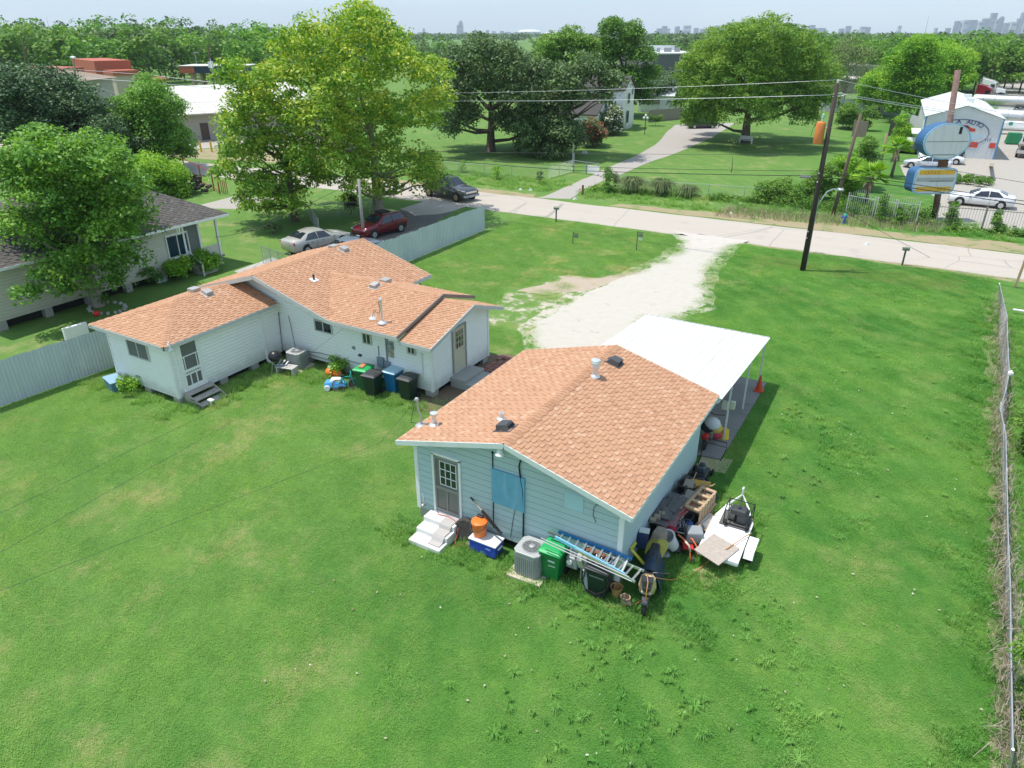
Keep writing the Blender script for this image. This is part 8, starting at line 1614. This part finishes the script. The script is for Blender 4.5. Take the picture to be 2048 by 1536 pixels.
# painted emblem: oval outline, arched lettering, little red car, CENTER below
cxE, czE, rx, rz_ = WW*.5, he*.62, WW*.36, he*.33; NAVYP = M('sign_navy', (.03,.06,.2), .6); CYAN = M('sign_blue', (.2,.42,.62), .6)
MB().tube([f(cxE+rx*math.cos(a), -.05, czE+rz_*math.sin(a)) for a in [i*math.pi/24 for i in range(49)]], .05, 5, cap=False).build('painted_oval', M('oval_grey', (.12,.14,.2), .6), WS)
MB().ext([f(cxE+rx*.93*math.cos(a), -.038, czE-.1+rz_*.45*math.sin(a)) for a in [i*math.pi/12 for i in range(12,25)]], -bS*.004).build('painted_panel', M('wash_blue', (.42,.55,.64), .6), WS)
def letters(txt, fn, size, mat, name, parent, ext=.012):
    for i, ch in enumerate(txt):
        if ch == ' ': continue
        cu = bpy.data.curves.new(name, 'FONT'); cu.body = ch; cu.size = size; cu.extrude = ext; cu.align_x = 'CENTER'; cu.offset = .012*size
        tmp = bpy.data.objects.new('t', cu); COL.objects.link(tmp); dg = bpy.context.evaluated_depsgraph_get(); me = bpy.data.meshes.new_from_object(tmp.evaluated_get(dg)); bpy.data.objects.remove(tmp)
        me.materials.clear(); me.materials.append(mat); o = bpy.data.objects.new(name, me); COL.objects.link(o); o.parent = parent; pos, rot = fn(i); off = Vector(); q = parent
        while q is not None: off += q.location; q = q.parent
        mm = (Matrix((dS, Vector((0,0,1)), -bS)).transposed()).to_4x4() @ Matrix.Rotation(rot, 4, 'Z'); mm.translation = pos-off; o.matrix_local = mm
T1 = 'LUCA AUTO'
def arc(i): k = i/(len(T1)-1); a = R(lerp(140, 40, k)); return f(cxE+rx*.8*math.cos(a), -.05, czE+rz_*.62*math.sin(a)+.12), (a-math.pi/2)*.45
letters(T1, arc, .72, NAVYP, 'painted_letter', WS)
T2 = 'CENTER'; letters(T2, lambda i: (f(cxE-rx*.3+rx*.15*i, -.05, czE-rz_*.78), 0), .7, CYAN, 'painted_letter', WS)
letters('117', lambda i: (f(WW*.84+.22*i, -.06, he*.45), 0), .4, NAVYP, 'house_number', WS)
cp = [(-1.5,0),(-1.45,.25),(-.8,.35),(-.3,.72),(.45,.75),(.9,.42),(1.5,.3),(1.55,0),(1.1,-.08),(-1.1,-.08)]; MB().ext([f(cxE+.1+x*.85, -.05, czE+.25+z*.85) for x, z in cp], -bS*.012).build('painted_car', M('painted_red', (.5,.05,.03), .6), WS)
MB().ext([f(cxE+.1+x*.85, -.066, czE+.25+z*.85) for x, z in ((-.65,.36),(-.22,.64),(.4,.66),(.75,.42))], -bS*.006).build('painted_window', BLACKP, WS)
t = thing('bollard', 'pale yellow post at the workshop corner', 'post', P(1980,322)); MB().bar(P(1982,330), P(1982,330,1.6)+Vector((.1,.2,0)), .3, .3).build('post', M('cream_post', (.6,.55,.38), .6), t)
MB().ext([f(-1.2,0,2.4),f(-.15,0,2.4),f(-.15,0,2.5),f(-1.2,0,2.5)], bS*6).build('side_awning', WHITE, WS)
# pole sign
SB = P(1868,440); D_ = math.hypot(SB.x,SB.y); PS = thing('pole_sign', 'blank oval sign over a rounded box sign on one rusty pole by the road', 'sign', SB)
pt = px3(1916,140,SB); RUST = M('rust_pole_paint', (.2,.12,.1), .8, var=.35, scale=3, dirt=(.4,.34,.3), damt=.5); MB().tube([SB, lerp(SB,pt,.5), pt], [.24,.22,.2], 12).build('pole', RUST, PS, smooth=1)
def sgn(px, py): return px3(px, py, SB)
dG = (Vector((.84,.54,0))).normalized(); nG = Vector((dG.y,-dG.x,0)); SBL = M('sign_box_blue', (.04,.12,.25), .5, var=.15, dirt=(.05,.1,.18), damt=.5); SWH = M('sign_white', (.62,.64,.64), .5, var=.06, dirt=(.35,.34,.32), damt=.45, streak=True)
c1 = sgn(1881,280)+nG*.85; ex, ez = (sgn(1930,281)-sgn(1838,281)).length/2*1.16, sgn(1884,248).z-sgn(1884,315).z; ez /= 2; ez *= 1.06
def oval(c, rx, rz, off, th, name, mat, par, n=36, p=1.0):
    pts = []
    for i in range(n):
        a = 2*math.pi*i/n; ca, sa = math.cos(a), math.sin(a); pts.append(c+dG*(rx*math.copysign(abs(ca)**p, ca))+Vector((0,0,rz*math.copysign(abs(sa)**p, sa)))+nG*off)
    return MB().ext(pts, nG*th).build(name, mat, par)
ov = oval(c1, ex, ez, -1.2, 1.2, 'oval_box', SBL, PS); oval(c1, ex*1.03, ez*1.03, -.02, .06, 'rim', M('sign_rim_blue', (.3,.5,.65), .5), ov); oval(c1, ex*.95, ez*.95, .045, .02, 'face', SWH, ov)
MB().bar(c1-dG*ex*.9+nG*.075, c1+dG*ex*.9+nG*.075, .02, .025).build('seam', DKGREY, ov); MB().box(c1+dG*ex*.42+nG*.07+Vector((0,0,ez*.62)), (.3,.04,.5)).build('hole', DARK, ov); MB().bar(c1-dG*ex*.55+nG*.075-Vector((0,0,ez*.75)), c1+dG*ex*.5+nG*.075-Vector((0,0,ez*.75)), .02, .04).build('seam', DKGREY, ov)
c2 = sgn(1857,358)+nG*.85; ex2, ez2 = (sgn(1906,360)-sgn(1818,360)).length/2*1.1, (sgn(1862,334).z-sgn(1862,386).z)/2
bx = oval(c2, ex2, ez2, -1.2, 1.2, 'box_sign', SBL, PS, 40, .38); oval(c2, ex2*1.02, ez2*1.03, -.02, .05, 'rim', M('sign_rim_blue', (.3,.5,.65), .5), bx, 40, .38); oval(c2, ex2*.95, ez2*.94, .035, .02, 'face', SWH, bx, 40, .38)
ORN = M('sign_amber', (.72,.42,.04), .5, var=.08)
for k, zc in enumerate((.68,-.62)): MB().bar(c2-dG*ex2*.84+nG*.062+Vector((0,0,ez2*zc)), c2+dG*ex2*.84+nG*.062+Vector((0,0,ez2*zc)), .012, ez2*.36).build('amber_band', ORN, bx)
MB().bar(c2-dG*ex2*.9+nG*.062+Vector((0,0,ez2*.12)), c2+dG*ex2*.9+nG*.062+Vector((0,0,ez2*.12)), .012, ez2*.3).build('faded_band', M('faded_grey', (.4,.41,.4), .6, var=.15), bx)
MB().bar(c2-dG*ex2*.3+nG*.07+Vector((0,0,ez2*.0)), c2+dG*ex2*.85+nG*.07+Vector((0,0,ez2*.0)), .01, .05).build('faded_line', DKGREY, bx)
for k in range(8): MB().box(c2+dG*ex2*(-.6+.16*k)+nG*.072+Vector((0,0,ez2*(.68 if k < 5 else -.62))), (.18,.01,.22), .12).build('faded_letter', M('amber_ghost', (.55,.3,.04), .6), bx)
for z in (sgn(1880,322).z, sgn(1880,330).z): MB().box(lerp(SB,pt,(z)/pt.z)+Vector((0,0,0)), (.7,.5,.25)).build('rusty_collar', M('rust', (.2,.09,.05), .9), PS)

# ---------------------------------------------------------------- buildings on the left
ROOFW = M('pale_shed_roof', (.55,.52,.46), .7, var=.08); TAN = M('tan_stucco', (.5,.41,.31), .8, var=.06); RED_ = M('red_cornice', (.42,.11,.06), .7, var=.08); TANW = M('beige_wall', (.42,.38,.33), .8, var=.1)
def rect_bld(t, px0, px1, dist0, dist1, depth_, z1, name, mat, z0=0):
    r0, r1 = ray(px0,200), ray(px1,200); a = Vector((r0.x,r0.y,0))/math.hypot(r0.x,r0.y)*dist0; b_ = Vector((r1.x,r1.y,0))/math.hypot(r1.x,r1.y)*dist1; d = (b_-a).normalized(); n_ = Vector((-d.y,d.x,0)); n_ = n_ if n_.dot(a-CP) > 0 else -n_
    MB().ext([a+Vector((0,0,z0)), b_+Vector((0,0,z0)), b_+n_*depth_+Vector((0,0,z0)), a+n_*depth_+Vector((0,0,z0))], (0,0,z1-z0)).build(name, mat, t); return a, b_, n_
LB_ = thing('long_shed', 'long low building with a pale roof across the road on the left', 'building', PD(440,220,118))
a, b_, n_ = rect_bld(LB_, 335, 640, 112, 118, 16, 3.6, 'wall', TANW); d = (b_-a).normalized()
for k in range(10):
    s0_, s1_ = (b_-a).length*k/10, (b_-a).length*(k+1)/10-.03; MB().ext([a+d*s0_-n_*1.2+Vector((0,0,3.5)), a+d*s1_-n_*1.2+Vector((0,0,3.5)), a+d*s1_+n_*12+Vector((0,0,6.3)), a+d*s0_+n_*12+Vector((0,0,6.3))], (0,0,.15)).build('roof_panel', ROOFW, LB_)
MB().ext([a+n_*12+Vector((0,0,6.25)), b_+n_*12+Vector((0,0,6.25)), b_+n_*17+Vector((0,0,5.2)), a+n_*17+Vector((0,0,5.2))], (0,0,.15)).build('roof', ROOFW, LB_)
for k, s_ in enumerate((3.5,7,11.5)): wq = MB().ext([a+d*s_-n_*.05+Vector((0,0,.9 if k else .1)), a+d*(s_+1.1)-n_*.05+Vector((0,0,.9 if k else .1)), a+d*(s_+1.1)-n_*.05+Vector((0,0,2.3)), a+d*s_-n_*.05+Vector((0,0,2.3))], n_*.03).build('window', M('dark_door', (.1,.06,.05), .6), LB_)
GF = thing('screened_fence', 'green screened fence with a white notice in front of the long shed', 'fence', P(395,262)); a, b_ = P(366,258), P(412,262); MB().ext([a, b_, b_+Vector((0,0,1.9)), a+Vector((0,0,1.9))], (.03,.05,0)).build('screen', M('screen_green', (.05,.14,.12), .8), GF); MB().box(lerp(a,b_,.52)+Vector((0,-.12,1.2)), (.9,.04,1.3), .4).build('notice', WHITE, GF)
for k in range(4): q = lerp(a,b_,k/3); MB().tube([q, q+Vector((0,0,2.2))], .06, 6).build('post', GREYM, GF)
WT = thing('low_wall', 'low white wall with a red coping right of the screened fence', 'wall', P(440,262)); a, b_ = P(418,262), P(520,268); MB().ext([a, b_, b_+Vector((0,0,1.5)), a+Vector((0,0,1.5))], (.1,.3,0)).build('wall', M('pale_wall', (.5,.5,.5), .8), WT); MB().ext([a+Vector((-.05,-.05,1.5)), b_+Vector((.05,-.05,1.5)), b_+Vector((.05,-.05,1.75)), a+Vector((-.05,-.05,1.75))], (.15,.4,0)).build('coping', RED_, WT)
for k, (px, c_) in enumerate(((403,YELLOW),(424,YELLOW))): q = thing('bollard', ['yellow bollard on the far verge, left one', 'yellow bollard on the far verge, right one'][k], 'bollard', P(px,304)); put(MB().cyl((0,0,0), (0,0,1.3), .12, .12, 8), 'post', YELLOW, q)
ST = thing('tan_store', 'tan store with stepped red cornices behind the oaks on the left', 'building', PD(240,160,190))
for (x0,x1,dd,dp,zt_,zc) in ((143,178,150,10,px3(150,135,PD(150,135,150)).z,1.0),(208,274,185,20,px3(240,121,PD(240,121,185)).z,2.6),(240,286,178,5,px3(250,141,PD(250,141,178)).z,.9),(270,340,182,8,px3(300,158,PD(300,158,182)).z,.5)):
    a, b_, n_ = rect_bld(ST, x0, x1, dd, dd+1.5, dp, zt_-zc, 'wall', TAN); d = (b_-a).normalized(); e = .3; MB().ext([a-d*e-n_*e+Vector((0,0,zt_-zc)), b_+d*e-n_*e+Vector((0,0,zt_-zc)), b_+d*e+n_*(dp+e)+Vector((0,0,zt_-zc)), a-d*e+n_*(dp+e)+Vector((0,0,zt_-zc))], (0,0,zc)).build('cornice', RED_, ST)
GC = thing('fuel_canopy', 'fuel station canopy with a dark and red fascia on brick columns', 'canopy', PD(420,150,175)); zc = px3(420,132,PD(420,132,172)).z
a, b_, n_ = rect_bld(GC, 370, 500, 172, 168, 9, zc, 'canopy_roof', M('canopy_navy', (.02,.04,.07), .5), zc-1.3); d = (b_-a).normalized(); MB().ext([a-n_*.05+Vector((0,0,zc-1.25)), a+d*3.0-n_*.05+Vector((0,0,zc-1.25)), a+d*3.0-n_*.05+Vector((0,0,zc-.1)), a-n_*.05+Vector((0,0,zc-.1))], -n_*.04).build('red_fascia', RED_, GC); MB().ext([a-n_*.3-d*.3+Vector((0,0,zc+.01)), b_-n_*.3+d*.3+Vector((0,0,zc+.01)), b_+n_*9.3+d*.3+Vector((0,0,zc+.01)), a+n_*9.3-d*.3+Vector((0,0,zc+.01))], (0,0,.12)).build('canopy_top', ROOFW, GC)
for s_ in (2.2,7.5,13): 
    for b0 in (1.2,7): q = a+d*s_+n_*b0; MB().bar(q, q+Vector((0,0,zc-1.3)), .8, .8).build('column', M('column_tan', (.4,.3,.22), .8, var=.1), GC)
SR = thing('hip_roof_shop', 'shop with a brown hip roof and a blue and red sign at the far left', 'building', PD(100,160,140)); q = PD(108,160,145); q.z = 0; zz = px3(100,158,q).z
MB().box(q+Vector((0,0,zz/2)), (14,9,zz), .5).build('wall', TANW, SR); m = MB(); m_ = Matrix.Rotation(.5,3,'Z'); zr = px3(90,139,q).z
m.add([q+m_ @ Vector(v)+Vector((0,0,0)) for v in ((-7.8,-5.2,zz),(7.8,-5.2,zz),(7.8,5.2,zz),(-7.8,5.2,zz),(-2.5,0,zr),(2.5,0,zr))], [(0,1,5,4),(1,2,5),(2,3,4,5),(3,0,4),(3,2,1,0)]); m.build('roof', M('brown_roof', (.28,.21,.16), .85, var=.1), SR); MB().box(px3(126,160,q)-Vector((.2,.6,0)), (1.8,.2,.5), .5).build('sign', BLUEP, SR); MB().box(px3(126,165,q)-Vector((.2,.6,0)), (1.6,.2,.35), .5).build('sign', REDP, SR)
WR_ = thing('white_warehouse', 'white roofed warehouse with dark walls between the far trees', 'building', PD(1345,110,230)); zt_ = px3(1345,108,PD(1345,108,230)).z
a, b_, n_ = rect_bld(WR_, 1300, 1400, 225, 232, 26, zt_, 'wall', M('grey_wall', (.14,.14,.15), .8)); d = (b_-a).normalized(); MB().ext([a-n_*.2+Vector((0,0,zt_)), b_-n_*.2+Vector((0,0,zt_)), b_+n_*26+Vector((0,0,zt_+.4)), a+n_*26+Vector((0,0,zt_+.4))], (0,0,.3)).build('roof', RW_, WR_)
MB().ext([a+n_*20+Vector((0,0,zt_)), b_+n_*20+Vector((0,0,zt_)), b_+n_*20.5+Vector((0,0,zt_)), a+n_*20.5+Vector((0,0,zt_))], (0,0,2.0)).build('parapet', RW_, WR_)
for s_, w_ in ((5,.9),(8,2.2),(11,1.6)): MB().box(a+d*s_+n_*8+Vector((0,0,zt_+1.0)), (w_,1.5,1.1), .3).build('roof_unit', M('unit_grey', (.3,.31,.32), .5), WR_)
for k, (px, py, dd, w_, h_, lab) in enumerate(((1715,108,270,16,4.2,'grey roofed shed in the woods right of the dome-shaped tree'),(2030,108,340,30,6,'pale roofed building at the right edge of the woods'),(1755,128,215,14,3,'low tan building glimpsed among the mixed woods'))):
    t = thing('shed', lab, 'building', PD(px,py,dd)); q = PD(px,py,dd); q.z = 0; MB().box(q+Vector((0,0,h_/2)), (w_,9,h_), .3).build('wall', TANW, t); MB().box(q+Vector((0,0,h_+.2)), (w_+1,10,.4), .3).build('roof', ROOFW, t)
t = thing('light_mast', 'floodlight mast over the fuel canopy', 'mast', PD(395,140,200)); q = PD(394,132,200); q.z = 0; tp_ = px3(392,105,q); MB().tube([q, Vector((q.x,q.y,tp_.z))], .12, 6).build('mast', GREYM, t); MB().bar(Vector((q.x-.3,q.y,tp_.z)), Vector((q.x+1.4,q.y,tp_.z)), .15, .2).build('lamp_head', GREYM, t)

NTH = ['leftmost','second','third','fourth','fifth','sixth','seventh','eighth','ninth','tenth','eleventh','twelfth','thirteenth','fourteenth','fifteenth','sixteenth','seventeenth','eighteenth','nineteenth','twentieth','21st','22nd','23rd','24th','25th','26th']
# ---------------------------------------------------------------- skyline, about seven kilometres off
FACD = M('tower_facade', (.2,.22,.24), .4, .1, var=.2, scale=.02); FACL = M('tower_pale', (.5,.5,.49), .7, var=.1, scale=.02); GLT = M('tower_glass', (.12,.17,.22), .2, .2, var=.15, scale=.02)
SKY_D = 6800
def tower(label, x0, x1, ytop, mat, name='tower', dist=SKY_D, crown=0, group=None, dep=None):
    c = PD((x0+x1)/2, 68, dist); w_ = (x1-x0)*depth(c)/FPX; c.z = 0; z = px3((x0+x1)/2, ytop, c).z; t = thing(name, label, 'tower', c, R(YAW), group); dp = dep or max(25, w_*.8)
    put(MB().box((0,0,z/2), (w_,dp,z)), 'shaft', mat, t)
    k = max(2, min(9, int(z/45))); 
    for i in range(k): put(MB().box((0,-dp/2-.3,z*(i+.6)/k), (w_*.86,1.0,z/k*.35)), 'window_band', GLT, t)
    if crown == 1: put(MB().box((0,0,z+z*.06), (w_*.55,dp*.55,z*.12)), 'crown', mat, t)
    if crown == 2: put(MB().box((0,0,z+z*.05), (w_,dp,z*.1), taper=.3), 'crown', mat, t)
    return t
TW_ = [(838,846,64,0),(846,850,57,0),(866,884,68,0),(884,892,66,0),(914,927,50,0),(918,926,44,1),(925,935,64,0),(955,972,65,0),(972,978,60,0),(984,991,62,0),(1000,1008,62,0),(1010,1022,64,0),(1030,1040,64,0),(1098,1106,60,0),(1115,1122,60,0),(1126,1132,60,0),(1142,1148,58,0),(1160,1166,60,0)]
for i, (x0,x1,y,cr) in enumerate(TW_): tower(NTH[i]+' tower from the left in the low skyline left of centre' if i not in (4,5) else ['slab beside the tallest tower left of centre','tallest hazy tower left of centre, alone above its cluster'][i-4], x0, x1, y, FACD if i % 3 else FACL, crown=cr, group='low towers of the skyline left of centre' if i not in (4,5) else None)
TW2 = [(1313,1323,57),(1323,1333,52),(1334,1339,57),(1349,1358,53),(1358,1364,60),(1366,1380,51),(1387,1396,56),(1400,1414,58),(1412,1440,54),(1428,1437,51),(1440,1454,59),(1465,1474,60),(1473,1484,50),(1548,1562,58),(1571,1578,50),(1617,1627,50),(1632,1648,56),(1648,1654,60),(1677,1686,57),(1690,1699,52),(1718,1728,53),(1730,1733,54),(1735,1738,54),(1793,1799,51),(1890,1898,56),(1868,1872,56)]
for i, (x0,x1,y) in enumerate(TW2): tower(NTH[i]+' block from the left in the long skyline behind the dome-shaped tree', x0, x1, y, [GLT,FACD,FACL][i % 3], group='skyline blocks behind the dome-shaped tree')
TW3 = [(1905,1914,42),(1913,1922,46),(1920,1932,40),(1932,1946,40),(1944,1952,44),(1950,1962,43),(1960,1973,37),(1973,1983,26),(1983,1988,38),(1992,1999,36),(2002,2016,46),(2014,2030,44),(2028,2034,37),(2033,2042,25),(2040,2050,37),(2050,2062,42)]
for i, (x0,x1,y) in enumerate(TW3): tower(NTH[i]+' tower from the left in the downtown cluster at the right' if y > 30 else ['tallest tower in the middle of the downtown cluster','tall tower at the right end of the downtown cluster'][0 if x0 < 2000 else 1], x0, x1, y, [GLT,FACD,FACL][i % 3], crown=(2 if i == 9 else 0), group='downtown towers on the right' if y > 30 else None)
for lab, x0, x1, yt, yb in (('domed stadium with a pale roof left of the tall open tree', 1035, 1082, 59, 75), ('smaller white dome right of the domed stadium', 1087, 1124, 64, 75)):
    c = PD((x0+x1)/2, 74, 5200); w_ = (x1-x0)*depth(c)/FPX; c.z = 0; zt_ = px3((x0+x1)/2, yt, c).z; t = thing('stadium', lab, 'stadium', c, R(YAW)); zw = zt_*.62 if x0 < 1050 else zt_*.45
    put(MB().lathe([(w_/2,0),(w_/2,zw)], (0,0,0), 28), 'wall', FACL, t); put(MB().lathe([(w_/2*1.01,zw),(w_/2*.8,lerp(zw,zt_,.65)),(w_/2*.4,lerp(zw,zt_,.95)),(1,zt_)], (0,0,0), 28), 'roof', M('dome_white', (.75,.75,.74), .6), t, smooth=40)
for lab, px, py in (('thin lattice mast above the left woods, left one',101,34),('thin lattice mast above the left woods, right one',240,38),('tall thin mast left of the downtown towers',1850,32),('slender mast left of the tall lone tower',952,50)):
    c = PD(px, 66, 3600); c.z = 0; zt_ = px3(px, py, c).z; t = thing('radio_mast', lab, 'mast', c); put(MB().tube([(0,0,0),(0,0,zt_)], [1.3,.5], 5), 'lattice', GREYM, t)
# ---------------------------------------------------------------- haze
b = MB(); b.box((0, 4400, 171), (17000, 9800, 346)); hz = b.build('haze', GROUND); hz.data.materials.clear()
hm = bpy.data.materials.new('haze_air'); hm.use_nodes = True; hm.node_tree.nodes.clear(); ho = hm.node_tree.nodes.new('ShaderNodeOutputMaterial'); pv = hm.node_tree.nodes.new('ShaderNodeVolumePrincipled')
pv.inputs['Density'].default_value = 1.15e-4; pv.inputs['Color'].default_value = (.8,.9,1,1); hm.node_tree.links.new(pv.outputs[0], ho.inputs['Volume']); hz.data.materials.append(hm); hz['kind'] = 'stuff'
